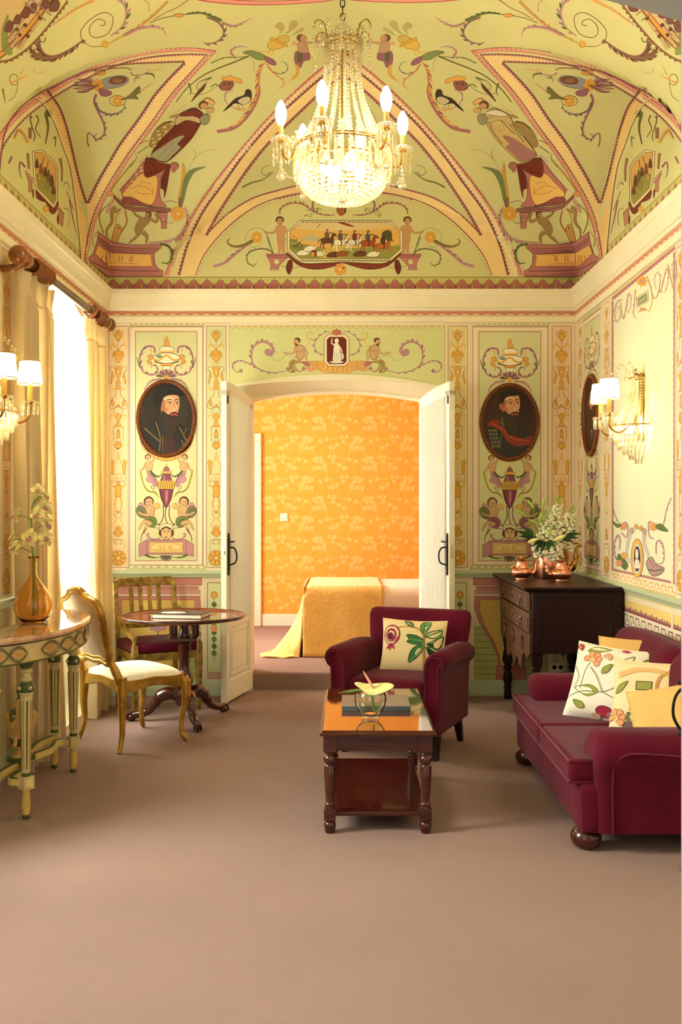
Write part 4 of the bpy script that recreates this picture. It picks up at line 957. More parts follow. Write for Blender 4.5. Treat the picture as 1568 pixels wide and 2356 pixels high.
for s_ in (-1, 1): m.bar([(s_*.235,-.225,.402), (s_*.215,.20,.402)], .03, .055)
m.build('seat_rail', M_gold_old, J, bevel=.003)
m = MB(); m.rbox(-.235,.235,-.235,.205,.425,.498,.03,puff=.015); m.build('seat', M_velvet, J)
def bj(x, z): return (x, .218+(z-.55)*.165, z)
m = MB(); m.bar([bj(-.24,.885), bj(.24,.885)], .03, .05, (0,0,1)); m.tube([bj(-.21,.915), bj(.21,.915)], .011, 8); m.box(-.02,.02,.262,.284,.905,.925); m.build('crest_rail', M_gold_old, J, bevel=.004)
m = MB(); m.bar([bj(-.22,.575), bj(.22,.575)], .026, .035, (0,0,1)); m.build('lower_rail', M_gold_old, J, bevel=.003)
for x in (-.105,-.035,.035,.105):
    m = MB(); m.bar([bj(x,.58), bj(x,.87)], .03, .014, (0,1,0)); m.build('back_slat', M_gold_old, J, bevel=.003)

# ------------------------------------------------------------------ half-round console table on the left wall
N = thing('console_table', 'half-round painted console table with a rose marble top on the left wall', 'table', (-1.64, 4.935, 0))
M_marble = mat('rose_marble', (188, 128, 92), .08, var=.3, vscale=9, rgb2=(222, 182, 140), coat=.5, spec=.7)
EA, EB = .655, .325
def el(a, k=0, z=0): return ((EB+k)*sin(a), -(EA+k)*cos(a), z)             # a: 0..pi along the front edge, near end first
m = MB(); n = 48
rings = [[el(pi*i/n, d, z) for i in range(n+1)]+[(0,.0,z)] for d, z in ((-.008,.832),(.0,.836),(.004,.848),(.0,.858),(-.004,.862))]
m.loft(rings); m.build('top', M_marble, N, ang=35)
GW, GG, GT = (206, 186, 128), (78, 88, 44), (178, 140, 66)
ap = Paint(lambda a, z, l=0: Vector(el(a, -.022+l*30, z))); ap.step = .00002
ap.loft([[el(pi*i/n, -.022, z) for i in range(n+1)] for z in (.735, .832)], False, False, col=lin(GW)); ap.loft([[el(pi*i/n, -.05, z) for i in range(n+1)] for z in (.735, .832)], False, False, col=lin(GW))
for z, w_, c in ((.828,.010,GG),(.738,.010,GG),(.742,.003,GT)): ap.line([(pi*i/n, z) for i in range(n+1)], w_, c, n=1)
ANG = [radians(90-44.5), radians(90+44.5)]
def loops(a0, a1, k):
    L_ = (a1-a0)/k
    for i in range(k):
        c = a0+(i+.5)*L_; ap.ell(c, .784, L_*.40, .026, (150,112,60)); ap.ell(c, .784, L_*.36, .023, (190,152,96)); ap.ell(c, .784, L_*.10, .006, GT)
    for ph in (0, pi):
        pts = [(a0+(a1-a0)*j/(k*10), .784+.034*sin(pi*j/10+ph)) for j in range(k*10+1)]
        A_, B_ = [], []
        ap.strip([(x, z+.0045) for x, z in pts], [(x, z-.0045) for x, z in pts], GG); ap.strip([(x, z+.001) for x, z in pts], [(x, z-.001) for x, z in pts], (140,136,78))
loops(ANG[0]+.09, ANG[1]-.09, 5); loops(.06, ANG[0]-.09, 3); loops(ANG[1]+.09, pi-.06, 3)
ap.build('apron', M_paintwork, N, flat=True)
def cleg(x, y, ang, name='leg'):
    m = MB(); C_ = lambda c: lin(c); g = C_(GG); wv = C_(GW); gt = C_(GT)
    m.M = Matrix.Translation((x, y, 0)) @ Matrix.Rotation(ang, 4, 'Z')
    m.box(-.034,.034,-.034,.034,.735,.836, col=wv); m.box(.034,.038,-.022,.022,.755,.815, col=C_((228,208,150)))
    for (a, b, c) in (([(.028,.735),(.034,.722),(.024,.70)], 12, g), ([(.024,.70),(.030,.695),(.030,.685),(.020,.675),(.022,.66),(.028,.655),(.028,.645),(.02,.637)], 16, wv), ([(.02,.637),(.034,.618),(.036,.60),(.03,.588)], 16, g), ([(.03,.588),(.033,.582),(.028,.575)], 16, wv)): m.lathe(a, n=b, caps=False, col=c)
    for k in range(4): m.ball((.034*cos(k*pi/2), .034*sin(k*pi/2), .61), .010, 8, 6, col=wv)
    fl = lambda u, z: 1-.13*(abs(sin(u*pi*8))**3)
    m.lathe([(.029,.575),(.028,.56),(.0195,.225),(.018,.215)], n=64, caps=False, wob=fl, col=wv)
    for k in range(8):
        a = (k+.5)*2*pi/8; m.tube([(.0262*cos(a), .0262*sin(a), .55), (.0182*cos(a), .0182*sin(a), .235)], [.0038, .0028], 5, col=g if k % 2 else gt)
    m.lathe([(.018,.215),(.023,.208),(.02,.2)], n=16, caps=False, col=g)
    m.box(-.027,.027,-.027,.027,.14,.20, col=wv); m.box(.027,.030,-.017,.017,.152,.188, col=C_((226,204,140)))
    m.lathe([(.022,.14),(.017,.13),(.0185,.10),(.021,.06),(.016,.03),(.015,.022)], n=16, caps=False, col=C_((214,182,96)))
    m.lathe([(.015,.022),(.018,.016),(.016,.004),(.012,0),(0,0)], n=16, caps=False, col=g)
    return m.build(name, M_paintwork, N, bevel=0, ang=35)
for a in ANG: 
    p = el(a, -.09); cleg(p[0], p[1], atan2(p[1], p[0])*.6)
for y in (-.50, .50): cleg(.04, y*.96, 0)
st = MB(); wv, g = lin((214, 188, 112)), lin(GG)
def strt(pts): 
    P_ = smooth_pts(pts, 8); st.bar(P_, .030, .030, col=wv); st.bar([p+Vector((0,0,.0155)) for p in P_], .020, .004, col=g)
p0, p1 = el(ANG[0], -.09), el(ANG[1], -.09)
strt([(p0[0], p0[1], .17), (p0[0]-.08, p0[1]+.03, .17), (.10, -.20, .17), (.06, -.10, .17), (.03, -.05, .17)]); strt([(p1[0], p1[1], .17), (p1[0]-.08, p1[1]-.03, .17), (.10, .20, .17), (.06, .08, .17), (.03, -.05, .17)])
strt([(.04,-.48,.17), (.0,-.30,.17), (.03,-.05,.17)]); strt([(.04,.48,.17), (.0,.30,.17), (.03,-.05,.17)])
st.build('stretcher', M_paintwork, N)
u_ = MB(); u_.M = Matrix.Translation((.03, -.05, 0)); wv = lin((198, 158, 92))
for pr, c in (([(.07,.186),(.07,.20),(.05,.205)], g), ([(.05,.205),(.03,.215),(.02,.235),(.032,.245),(.02,.255)], wv), ([(.02,.255),(.05,.275),(.056,.30)], g), ([(.056,.30),(.062,.34),(.078,.385),(.080,.40)], wv), ([(.080,.40),(.084,.405),(.084,.413),(.07,.42),(.05,.44),(.03,.465),(.022,.49)], wv), ([(.022,.49),(.014,.50),(.020,.515),(.022,.53),(.012,.55),(0,.556)], g)): u_.lathe(pr, n=24, caps=False, col=c, wob=(lambda u, z: 1+.05*cos(u*2*pi*12)) if c == wv else None)
for s_ in (-1, 1):
    u_.tube(smooth_pts([(0,s_*.076,.395),(0,s_*.11,.40),(0,s_*.12,.37),(0,s_*.09,.33),(0,s_*.085,.29),(0,s_*.10,.275)], 5), .010, 8, col=wv)
    u_.tube([(0,s_*.10,.43),(0,s_*.10,.46),(0,s_*.15,.46),(0,s_*.15,.41),(0,s_*.10,.41)], .008, 6, col=g)
u_.build('urn', M_paintwork, N)

# ------------------------------------------------------------------ amber vase and orchid
V = thing('vase', 'amber glass bottle vase on the marble console', 'vase', (-1.575, 4.97, .8622))
M_amber, nt, b_ = nodes('amber_glass'); b_.inputs['Base Color'].default_value = lin((255, 224, 172))+(1,); b_.inputs['Roughness'].default_value = .03; b_.inputs['Transmission Weight'].default_value = 1; b_.inputs['IOR'].default_value = 1.38
m = MB(); m.lathe([(0,.004),(.045,.0),(.062,.006),(.085,.035),(.097,.068),(.096,.095),(.083,.135),(.058,.178),(.032,.212),(.020,.235),(.0175,.26),(.0175,.30),(.021,.32),(.029,.333),(.027,.333),(.019,.32),(.0155,.30),(.0155,.26),(.018,.236),(.030,.212),(.056,.177),(.081,.134),(.094,.095),(.095,.068),(.083,.037),(.060,.010),(0,.010)], n=48, caps=False, wob=lambda u, z: 1+.012*sin(u*2*pi*3+z*22)); m.build('body', M_amber, V, ang=60)
O = thing('orchid_spray', 'tall spray of yellow orchids with mauve lips standing in the amber vase', 'flower', (-1.575, 4.97, .8622))
M_orch = mat('orchid_petal', (242, 228, 160), .5, var=.08, vscale=30); M_lip = mat('orchid_lip', (186, 118, 124), .5, var=.35, vscale=90)
def op(px, py, dd=0): return kp(px+3, py, 4.97+dd)-Vector(O.location)
m = MB(); m.tube(smooth_pts([(0,0,.03), (0,0,.3), op(69,1250), op(69,1205), op(71,1165), op(82,1146), op(90,1141)], 5), [.006,.005,.0045,.0035,.003], 8); m.build('stem', M_stem, O)
fl = [(84,1128,.028,.3,-.5),(100,1142,.024,1.2,.2),(100,1168,.034,.6,-.3),(84,1184,.034,-.4,.1),(36,1186,.030,-1.2,0),(104,1205,.030,.9,.6),(66,1237,.036,-.1,-.1),(102,1238,.032,.5,-.1),(26,1240,.026,-1.0,.1),(32,1260,.030,-.7,-.3)]
rnd = random.Random(5)
for i, (px, py, r, yaw, pit) in enumerate(fl):
    c = op(px, py, -.03+.02*(i % 3)); fz = Vector((sin(yaw)*.8+.1, -cos(yaw), .15-pit*.4)).normalized(); ux = Vector((0,0,1)).cross(fz).normalized(); uy = fz.cross(ux)
    m = MB()
    for k in range(5):
        a = pi/2+2*pi*k/5+.15*sin(i*7); L_ = r*(1.45 if k in (0,2,3) else 1.3); wd = r*(.48 if k in (0,2,3) else .72)
        dr, tg = ux*cos(a)+uy*sin(a), -ux*sin(a)+uy*cos(a)
        m.grid(lambda u, v: c+dr*(L_*u)+tg*((v*2-1)*wd*sin(pi*min(.97, .08+u*.86))**.8)+fz*(.012*u*(1-u)-.35*L_*u*u*(.5 if k in (1,4) else .9)+.01*(v*2-1)**2), 7, 6)
    f_ = m.build('flower', M_orch, O, ang=80)
    q = MB(); q.grid(lambda u, v: c+fz*(.004+r*.55*u)-uy*(r*(.15+.55*u*u))+ux*((v*2-1)*r*.42*sin(pi*(.15+.75*u)))+fz*(.25*r*abs(v*2-1)**2), 6, 8); q.ball(c+fz*.006+uy*.1*r, (r*.14,)*3, 7, 5); q.build('lip', M_lip, f_, ang=80)
    if px < 60 or py in (1168, 1142, 1205):
        s0 = op(71, py+12 if px < 60 else py+20); q = MB(); q.tube(smooth_pts([s0, (s0+c)/2+Vector((0,0,.008)), c-fz*.004], 4), .0022, 6); q.build('pedicel', M_stem, O)

# ------------------------------------------------------------------ curtains, rod and rings
M_gcur = cloth('gold_linen', (242, 224, 184), .40, (700, 700, 260), .35)
M_rod = mat('dark_walnut', (70, 40, 20), .25, var=.3, vscale=20, coat=.3); M_ring = mat('varnished_wood', (134, 74, 28), .22, var=.3, vscale=20, coat=.4)
RX, RZ = -1.70, 2.765
R_ = thing('curtain_rod', 'dark wooden curtain rod with ball finials and wooden rings above the window', 'curtain rod', (RX, 6.1, RZ))
m = MB(); m.lathe_p([(.026,0),(.026,1)], (0,-.93,0), (0,.93,0), 20); m.build('rod', M_rod, R_)
for y, s_ in ((-.95,-1),(.95,1)):
    m = MB(); m.lathe_p([(.03,0),(.044,.1),(.044,.3),(.03,.4),(.026,.5),(.034,.55),(.0,.56)], (0,y-s_*.10,0), (0,y+s_*.06,0), 20); m.ball((0,y+s_*.035,0), .052, 18, 12); m.build('finial', M_ring, R_)
    m = MB(); m.tube(smooth_pts([(0,y-s_*.05,-.02),(-.04,y-s_*.05,-.04),(-.10,y-s_*.05,-.05),(-.152,y-s_*.05,-.05)], 4), .02, 10); m.lathe_p([(.05,0),(.05,.5),(.03,1)], (-.153,y-s_*.05,-.05), (-.125,y-s_*.05,-.05), 16); m.build('bracket', M_ring, R_)
for y in [-.74+.042*i for i in range(7)]+[.46, .60, .66, .72, .78]:
    m = MB(); m.tube([(.042*cos(a), y+.004*sin(a), .042*sin(a)) for a in [2*pi*i/24 for i in range(24)]], .0105, 8, closed=True); m.build('ring', M_ring, R_)
def curtain(label, y0t, y1t, y0b, y1b, zb, folds, ph, lean=0):
    r = thing('curtain', label, 'curtain', (RX, (y0t+y1t)/2, 0))
    m = MB(); m.M = Matrix.Translation((-RX, -(y0t+y1t)/2, 0)); ztop = RZ-.045
    def fn(u, v, off=0):
        z = zb+(ztop-zb)*v; k = (1-v)**1.1; y = (y0b+(y1b-y0b)*u)*k+(y0t+(y1t-y0t)*u)*(1-k)
        amp = .042*(1-.35*v)*(1 if v < .95 else .5); w_ = u*2*pi*folds+ph+.5*sin(2.2*v+u*3)
        head = .02*sin(u*60)*max(0, (v-.955)/.045)
        x = RX-.02+amp*sin(w_)+.015*sin(w_*.37+4*v)+head+lean*(1-v); y += .022*cos(w_)*(.6+.4*(1-v))
        return (x+off, y, z)
    m.grid(fn, 120, 60); m.grid(lambda u, v: fn(u, v, -.006), 120, 60)
    m.build('panel', M_gcur, r, ang=80)
    q = MB(); q.M = m.M; q.grid(lambda u, v: tuple(Vector(fn(u, .945+.006*v))+Vector((.005,0,0))), 100, 1); q.build('heading_tape', M_gcur, r, ang=80)
    return r
curtain('gold linen curtain at the near side of the window, behind the amber vase', 5.20, 5.76, 5.18, 5.92, .005, 6.5, .4)
curtain('gold linen curtain at the far side of the window, in the corner', 6.53, 7.02, 6.64, 7.12, .005, 5, 1.5)

# ------------------------------------------------------------------ bed in the far room
ZB = .137
BD = thing('bed', 'bed with white sheets seen through the doorway', 'bed', (.72, 9.12, ZB))
M_sheet = mat('white_sheet', (236, 222, 200), .8, var=.03, vscale=4, bump=.1, bscale=60, sheen=.2)
m = at(BD); m.rbox(-.30, 1.7, 8.56, 9.70, .47+ZB-.1, .598+ZB, .08, puff=.01); m.build('mattress', M_sheet, BD)
m = at(BD); m.box(-.28, 1.68, 8.575, 9.68, .08+ZB, .40+ZB); m.build('bed_base', M_sheet, BD, bevel=.02)
m = at(BD)
for x in (-.2, 1.55):
    for y in (8.66, 9.6): m.box(x, x+.05, y, y+.05, ZB, .1+ZB)
m.build('leg', M_darkwood, BD)
M_spread = mat('gold_quilt', (236, 198, 110), .8, var=.06, vscale=6, bump=.9, bscale=30, sheen=.3)
SP = thing('bedspread', 'gold quilted bedspread folded over the foot of the bed and trailing on the floor', 'bedspread', (-.05, 9.1, ZB))
m = at(SP)
def spread(u, v):
    # v along the bed's width: floor in front -> over the top -> far side; u along the bed from the foot
    x = -.355+u*.70; top = ZB+.615; yf = 8.535; e = .07
    L1 = top-ZB-.006; s_ = v*(L1+1.2+.5)
    if s_ < L1-e: y, z = yf-.035*(1-s_/(L1-e))**1.5, ZB+.006+s_
    elif s_ < L1+e*.6: a = (s_-L1+e)/(1.6*e)*pi/2; y, z = yf+e*(1-cos(a)), top-e+e*sin(a)
    elif s_ < L1+1.15: y, z = yf+e+(s_-L1-e*.6)*.96, top+.004*sin(20*s_)
    else: y, z = yf+e+(1.15-e*.6)*.96+.04, top-(s_-L1-1.15)
    edge = max(0, 1-u/.09); z -= .05*edge**2*(1 if z > ZB+.4 else 0)
    return (x, y-.006*sin(u*9+z*4), z)
m.grid(spread, 34, 70); 
q = m.build('cover', M_spread, SP, ang=80); q.modifiers.new('thick', 'SOLIDIFY').thickness = .012
m = at(SP)
HEM = smooth_pts([(-.385,8.47,0),(-.56,8.40,0),(-.76,8.44,0),(-.80,8.62,0),(-.62,8.80,0),(-.60,9.0,0),(-.66,9.2,0),(-.54,9.4,0),(-.46,9.72,0)], 8)
def fall(u, v):
    # the end hanging at the foot, sweeping out onto the floor
    T_ = Vector((-.352, 8.545+1.16*u, 0)); k = u*(len(HEM)-1); i = min(len(HEM)-2, int(k)); Hm = HEM[i].lerp(HEM[i+1], k-i)
    t = v; p = T_.lerp(Hm, .16*t+.84*max(0, t-.08)**2.3)
    z = (ZB+.612)*(1-min(1, t/.9)**1.05)+(ZB+.008)*min(1, t/.9); p.x -= .022*sin(u*30+1)*t*(1-.6*t)
    if t > .9: z = ZB+.008+.010*abs(sin(u*24))
    return (p.x, p.y, z)
m.grid(fall, 64, 44); q = m.build('fall', M_spread, SP, ang=80); q.modifiers.new('thick', 'SOLIDIFY').thickness = .010

# ------------------------------------------------------------------ switch, socket
m = MB(); 
SW = thing('light_switch', 'white double light switch on the orange wall', 'switch', (-.655, BB, 1.33))
m = MB(); m.box(-.043,.043,-.012,-.0,-.043,.043); m.build('plate', M_white, SW, bevel=.003)
for x in (-.027, .001):
    m = MB(); m.box(x,x+.026,-.016,-.010,-.028,.028); m.build('rocker', M_white, SW, bevel=.002)
SO = thing('wall_socket', 'white double wall socket on the back wall under the chest', 'socket', (1.637, YB, .217))
m = MB(); m.box(-.055,.055,-.012,-.0,-.035,.035); m.build('plate', M_white, SO, bevel=.003)
for x in (-.025, .025):
    m = MB(); m.lathe_p([(.017,0),(.017,1)], (x,-.0125,0), (x,-.0135,0), 16); m.build('socket_hole', M_iron, SO)
# wrought-iron stand at the right edge
I = thing('iron_stand', 'black wrought-iron scroll stand at the right edge beside the sofa arm', 'stand', (1.435, 3.86, 0))
m = MB(); m.lathe([(.10,0),(.10,.008),(.03,.02),(.012,.03)], n=24); m.build('base', M_iron, I)
m = MB(); m.tube([(0,0,.02),(0,0,.95)], .008, 8); m.build('pole', M_iron, I)
m = MB(); m.tube(smooth_pts([(0,0,.62),(-.03,0,.70),(-.085,0,.735),(-.125,0,.70),(-.135,0,.63),(-.11,0,.575),(-.07,0,.545),(-.045,0,.53)], 7), [.006,.006,.006,.006,.004], 8); m.ball((-.10,0,.55),(.018,.018,.008),10,6); m.ball((-.10,0,.755),(.018,.012,.008),10,6); m.build('scroll', M_iron, I)

# ------------------------------------------------------------------ lights: chandelier and wall sconces
M_crys = glassy('cut_crystal', (255, 250, 232), .30, .04, glow=.10); M_bulb = mat('lit_bulb', (255, 240, 200), .4, emit=(1, .85, .58), estr=42)
M_inbulb = mat('lit_bulb_inside', (255, 240, 200), .4, emit=(1, .85, .58), estr=48)
M_candle = mat('candle_sleeve', (222, 176, 92), .5); M_gilt = mat('gilt_brass', (190, 146, 64), .28, metal=1)
CHX, CHY = -.005, 4.72
L_ = thing('chandelier', 'crystal chandelier with six electric candles hanging from the vault', 'chandelier', (CHX, CHY, 3.13))
def bead(m, p, r): m.ball(p, (r, r, r*.92), 6, 4)
def drop(m, p, L, r): # pear drop hanging from p
    m.lathe([(0,0),(r*.25,-.12*L),(r*.35,-.3*L),(r*.85,-.62*L),(r,-.78*L),(r*.75,-.92*L),(0,-L)], p, 8)
def prism_(m, p, L, r): m.lathe([(0,0),(r,-.1*L),(r*.8,-.85*L),(0,-L)], p, 5)
m = MB(); top = vault(CHX, CHY)-3.13; z = .66; i = 0
while z < top+.0:
    a = i % 2; P_ = [(.011*cos(t)*(1-a), .011*cos(t)*a, z+.02+.022*sin(t)) for t in [2*pi*k/12 for k in range(12)]]
    m.tube(P_, .0026, 5, closed=True); z += .034; i += 1
m.build('chain', M_iron, L_)
m = MB(); m.lathe([(.0,top-.002),(.05,top-.004),(.05,top-.012),(.02,top-.04),(.008,top-.05)], n=20); m.build('ceiling_cup', M_gilt, L_)
m = MB(); m.tube([(0,0,.66),(0,0,-.05)], .007, 8)
for r, z in ((.088,.555),(.085,.535),(.228,.045),(.235,.03),(.20,-.02)): m.tube([(r*cos(a), r*sin(a), z) for a in [2*pi*k/40 for k in range(40)]], .0045, 6, closed=True)
for k in range(4): m.tube([(0,0,.555),(.088*cos(k*pi/2), .088*sin(k*pi/2), .555)], .003, 5); m.tube([(0,0,.03),(.23*cos(k*pi/2+.4), .23*sin(k*pi/2+.4), .03)], .003, 5)
m.build('frame', M_gilt, L_)
# crown of small arms with drops
for k in range(6):
    a = 2*pi*k/6+.5; c_, s_ = cos(a), sin(a); m = MB()
    m.tube(smooth_pts([(c_*.08,s_*.08,.56),(c_*.10,s_*.10,.625),(c_*.135,s_*.135,.635),(c_*.155,s_*.155,.61)],5), .0035, 6); cr = m.build('crown_arm', M_gilt, L_)
    m = MB()
    for j in range(5): bead(m, (c_*.155, s_*.155, .60-.02*j), .008)
    drop(m, (c_*.155, s_*.155, .51), .055, .014); 
    for j in range(6): bead(m, (c_*(.155-.07*j/5), s_*(.155-.07*j/5), .60-.05*sin(pi*j/5)), .007)
    for j in range(7): bead(m, (c_*.10+rnd.uniform(-.02,.02), s_*.10+rnd.uniform(-.02,.02), .60+rnd.uniform(-.03,.04)), .009)
    m.build('crystal_drops', M_crys, cr)
m = MB()
for k in range(22):
    a = 2*pi*k/22; prism_(m, (.09*cos(a), .09*sin(a), .545), .10+.03*(k % 2), .008); bead(m, (.092*cos(a), .092*sin(a), .555), .011)
for k in range(12):
    a = 2*pi*k/12; bead(m, (.05*cos(a), .05*sin(a), .60), .011); bead(m, (.03*cos(a*2), .03*sin(a*2), .63), .009)
m.build('crown_prisms', M_crys, L_)
for k in range(16):
    a = 2*pi*k/16+.1; m = MB(); n = 27
    for j in range(n):
        t = j/(n-1); r = .083+.0*t+.137*t**2.6; bead(m, (r*cos(a), r*sin(a), .52-.475*t), .0065+.0075*t)
    m.build('bead_string', M_crys, L_)
m = MB()
for k in range(44):
    a = 2*pi*k/44; prism_(m, (.233*cos(a), .233*sin(a), .02), .115+.02*(k % 3), .0075); bead(m, (.236*cos(a), .236*sin(a), .03), .009)
    if k % 2: drop(m, (.24*cos(a), .24*sin(a), .085), .05, .010); bead(m, (.24*cos(a), .24*sin(a), .09), .008)
for k in range(36):
    a = 2*pi*k/36; prism_(m, (.205*cos(a), .205*sin(a), -.02), .10, .0075)
m.build('prism_skirt', M_crys, L_)
m = MB()
for j in range(11):
    t = j/10; r = .205*cos(t*pi/2)**.8+.006; z = -.085-.125*sin(t*pi/2); n = max(6, int(2*pi*r/.021))
    for k in range(n): bead(m, (r*cos(2*pi*k/n+j*.4), r*sin(2*pi*k/n+j*.4), z), .0098)
m.build('crystal_bowl', M_crys, L_)
for k in range(4): m = MB(); m.ball((.09*cos(k*pi/2+.4), .09*sin(k*pi/2+.4), -.045), (.028,.028,.045), 12, 8); m.build('inner_bulb', M_inbulb, L_)
for k in range(6):
    a = radians(12+60*k); c_, s_ = cos(a), sin(a); R = .30
    A_ = MB(); A_.tube(smooth_pts([(c_*.225,s_*.225,.035),(c_*.25,s_*.25,-.02),(c_*.285,s_*.285,-.015),(c_*R,s_*R,.03),(c_*R,s_*R,.055)],6), .006, 8); A_.lathe([(.006,.04),(.014,.05),(.02,.056),(.006,.06)], (c_*R, s_*R, 0), 14); arm = A_.build('arm', M_gilt, L_)
    q = MB(); q.lathe([(.012,.055),(.012,.135)], (c_*R, s_*R, 0), 12); q.build('candle', M_candle, arm)
    q = MB(); q.lathe([(.011,.132),(.016,.142),(.026,.168),(.0275,.19),(.024,.215),(.014,.240),(.004,.253),(0,.254)], (c_*R, s_*R, 0), 16, caps=False); q.build('bulb', M_bulb, arm, ang=80)
    q = MB()
    for j in range(12):
        b = 2*pi*j/12; x, y = c_*R+.042*cos(b), s_*R+.042*sin(b); bead(q, (x, y, .065), .012); prism_(q, (x, y, .05), .085+.02*(j % 2), .006)
        q.ball((c_*R+.03*cos(b), s_*R+.03*sin(b), .072), (.014,.014,.006), 6, 4)
    drop(q, (c_*R, s_*R, -.055), .075, .021); bead(q, (c_*R, s_*R, -.02), .009); bead(q, (c_*R, s_*R, -.04), .009)
    for j in range(9):                                                      # swag of beads to the basket
        t = j/8; rr = R-(R-.22)*t; bead(q, (c_*rr, s_*rr, -.06-.035*sin(pi*t)-.03*t), .008)
    q.build('crystal_drops', M_crys, arm)

M_shade = cloth('lamp_shade_cloth', (250, 238, 204), .72, (400, 400, 400), .1); M_trim = mat('shade_trim', (170, 130, 60), .6)
M_sbulb = mat('lit_sconce_bulb', (255, 240, 200), .4, emit=(1, .84, .55), estr=36)
def sconce(loc, sgn, label, shades):
    """sgn: +1 light on the right wall (arms towards -x)"""
    r = thing('wall_sconce', label, 'wall lamp', loc); d = -sgn
    m = MB(); m.bar(smooth_pts([(d*.012,0,.24),(d*.014,0,.15),(d*.02,0,.04),(d*.05,0,-.04),(d*.02,0,-.14)],6), .05, .014, (1,0,0)); m.ball((d*.03,0,.25),(.03,.035,.02),10,6)
    for z in (.235, -.05): m.tube([(d*.012+d*(.075 if z > 0 else .18)*sin(a), (.07 if z > 0 else .16)*cos(a), z) for a in [pi*k/16 for k in range(17)]], .004, 6)
    m.build('backplate', M_gilt, r)
    m = MB()
    for k in range(9):
        a = pi*k/8
        for j in range(17):
            t = j/16; rx, ry = .055+.125*t**2, .06+.10*t**2; bead(m, (d*(.012+rx*sin(a)), ry*cos(a), .23-.28*t), .0065+.005*t)
    for row, (rx, ry, z, n) in enumerate(((.18,.16,-.055,21),(.16,.14,-.09,19),(.135,.118,-.125,16),(.105,.092,-.155,13),(.07,.062,-.185,10),(.035,.03,-.21,6))):
        for k in range(n): a = pi*(k+.5)/n; prism_(m, (d*(.012+rx*sin(a)), ry*cos(a), z), .07, .0075); bead(m, (d*(.012+rx*sin(a)), ry*cos(a), z), .008)
    for k in range(3):
        a = pi*(k+1)/4
        for j in range(7): t = j/6; bead(m, (d*(.03+(.06+.10*t)*sin(a)), (.06+.12*t)*cos(a), .26+.06*sin(pi*min(1, t*1.1))), .008)
        drop(m, (d*(.03+.16*sin(a)), .18*cos(a), .25), .05, .012)
    for k in range(10): bead(m, (d*(.02+rnd.random()*.05), rnd.uniform(-.06,.06), .24+rnd.random()*.06), .010)
    m.build('crystals', M_crys, r)
    m = MB(); m.ball((d*.09, 0, -.07), (.028,.05,.03), 12, 8); m.build('inner_bulb', M_sbulb, r)
    for (x, y, z) in shades:
        A_ = MB(); A_.tube(smooth_pts([(d*.10,y*.35,-.05),(d*(.10+x)/2,y*.75,-.10),(d*x*.93,y*.97,-.085),(d*x,y,-.04),(d*x,y,z-.10)],6), .0065, 8); A_.lathe([(.006,z-.11),(.018,z-.10),(.022,z-.095),(.006,z-.09)], (d*x, y, 0), 14); arm = A_.build('arm', M_gilt, r)
        q = MB(); q.lathe([(.013,z-.095),(.013,z-.01)], (d*x, y, 0), 12); q.build('candle', M_candle, arm)
        q = MB(); q.lathe([(.009,z-.01),(.02,z+.025),(.018,z+.06),(0,z+.085)], (d*x, y, 0), 12, caps=False); q.build('bulb', M_sbulb, arm)
        q = MB(); q.lathe([(.062,z-.01),(.050,z+.105)], (d*x, y, 0), 32, caps=False); sh = q.build('lamp_shade', M_shade, arm)
        for rr, zz in ((.0625,z-.01),(.0505,z+.105)): q = MB(); q.tube([(d*x+rr*cos(t), y+rr*sin(t), zz) for t in [2*pi*k/32 for k in range(32)]], .0022, 5, closed=True); q.build('trim', M_trim, sh)
        q = MB()
        for j in range(9):
            b = 2*pi*j/9; bead(q, (d*x+.04*cos(b), y+.04*sin(b), z-.10), .010); prism_(q, (d*x+.04*cos(b), y+.04*sin(b), z-.11), .06, .006)
        q.build('crystal_drops', M_crys, arm)
    return r
sconce((XR, 5.83, 1.98), 1, 'crystal wall sconce with two cream shades on the right wall', [(.24, .06, .10), (.26, -.20, .10)])
sconce((XL, 4.86, 1.97), -1, 'crystal wall sconce with two cream shades at the left edge, above the console', [(.25, .04, .10), (.21, -.22, .10)])

# ------------------------------------------------------------------ oval portraits set in the walls
M_pfr = painted('portrait_frame_paint', .45, .15, 25, .1); M_oil = painted('oil_paint', .35, .12, 18, .12, spec=.25)
def portrait(label, loc, rz, who):
    r = thing('oval_portrait', label, 'painting', loc, rz)
    m = MB(); rings = []
    for rx, ry, y in ((.231,.300,0),(.231,.300,-.012),(.222,.291,-.022),(.212,.281,-.02),(.203,.272,-.010),(.200,.269,-.004)):
        rings.append([(rx*cos(2*pi*i/72), y, ry*sin(2*pi*i/72)) for i in range(72)])
    m.loft(rings, True, False, col=lin((112, 58, 28)))
    for i in range(44):                                                     # carved chevrons of the frame
        a = 2*pi*i/44; p = lambda k, da: ((.203+.022*k)*cos(a+da), -.0235, (.272+.022*k)*sin(a+da))
        m.tube([p(.1,-.03), p(.9,.03), p(.1,.09)], .0022, 4, col=lin((170, 104, 56)))
    m.build('frame', M_pfr, r, ang=40)
    q = Paint(lambda x, y, l=0: Vector((x/300, -.004-l, -y/300))); q.step = .00004
    who(q); q.build('canvas', M_oil, r, flat=True)
SK, SK2, SK3 = (206, 150, 108), (168, 106, 72), (228, 178, 136)
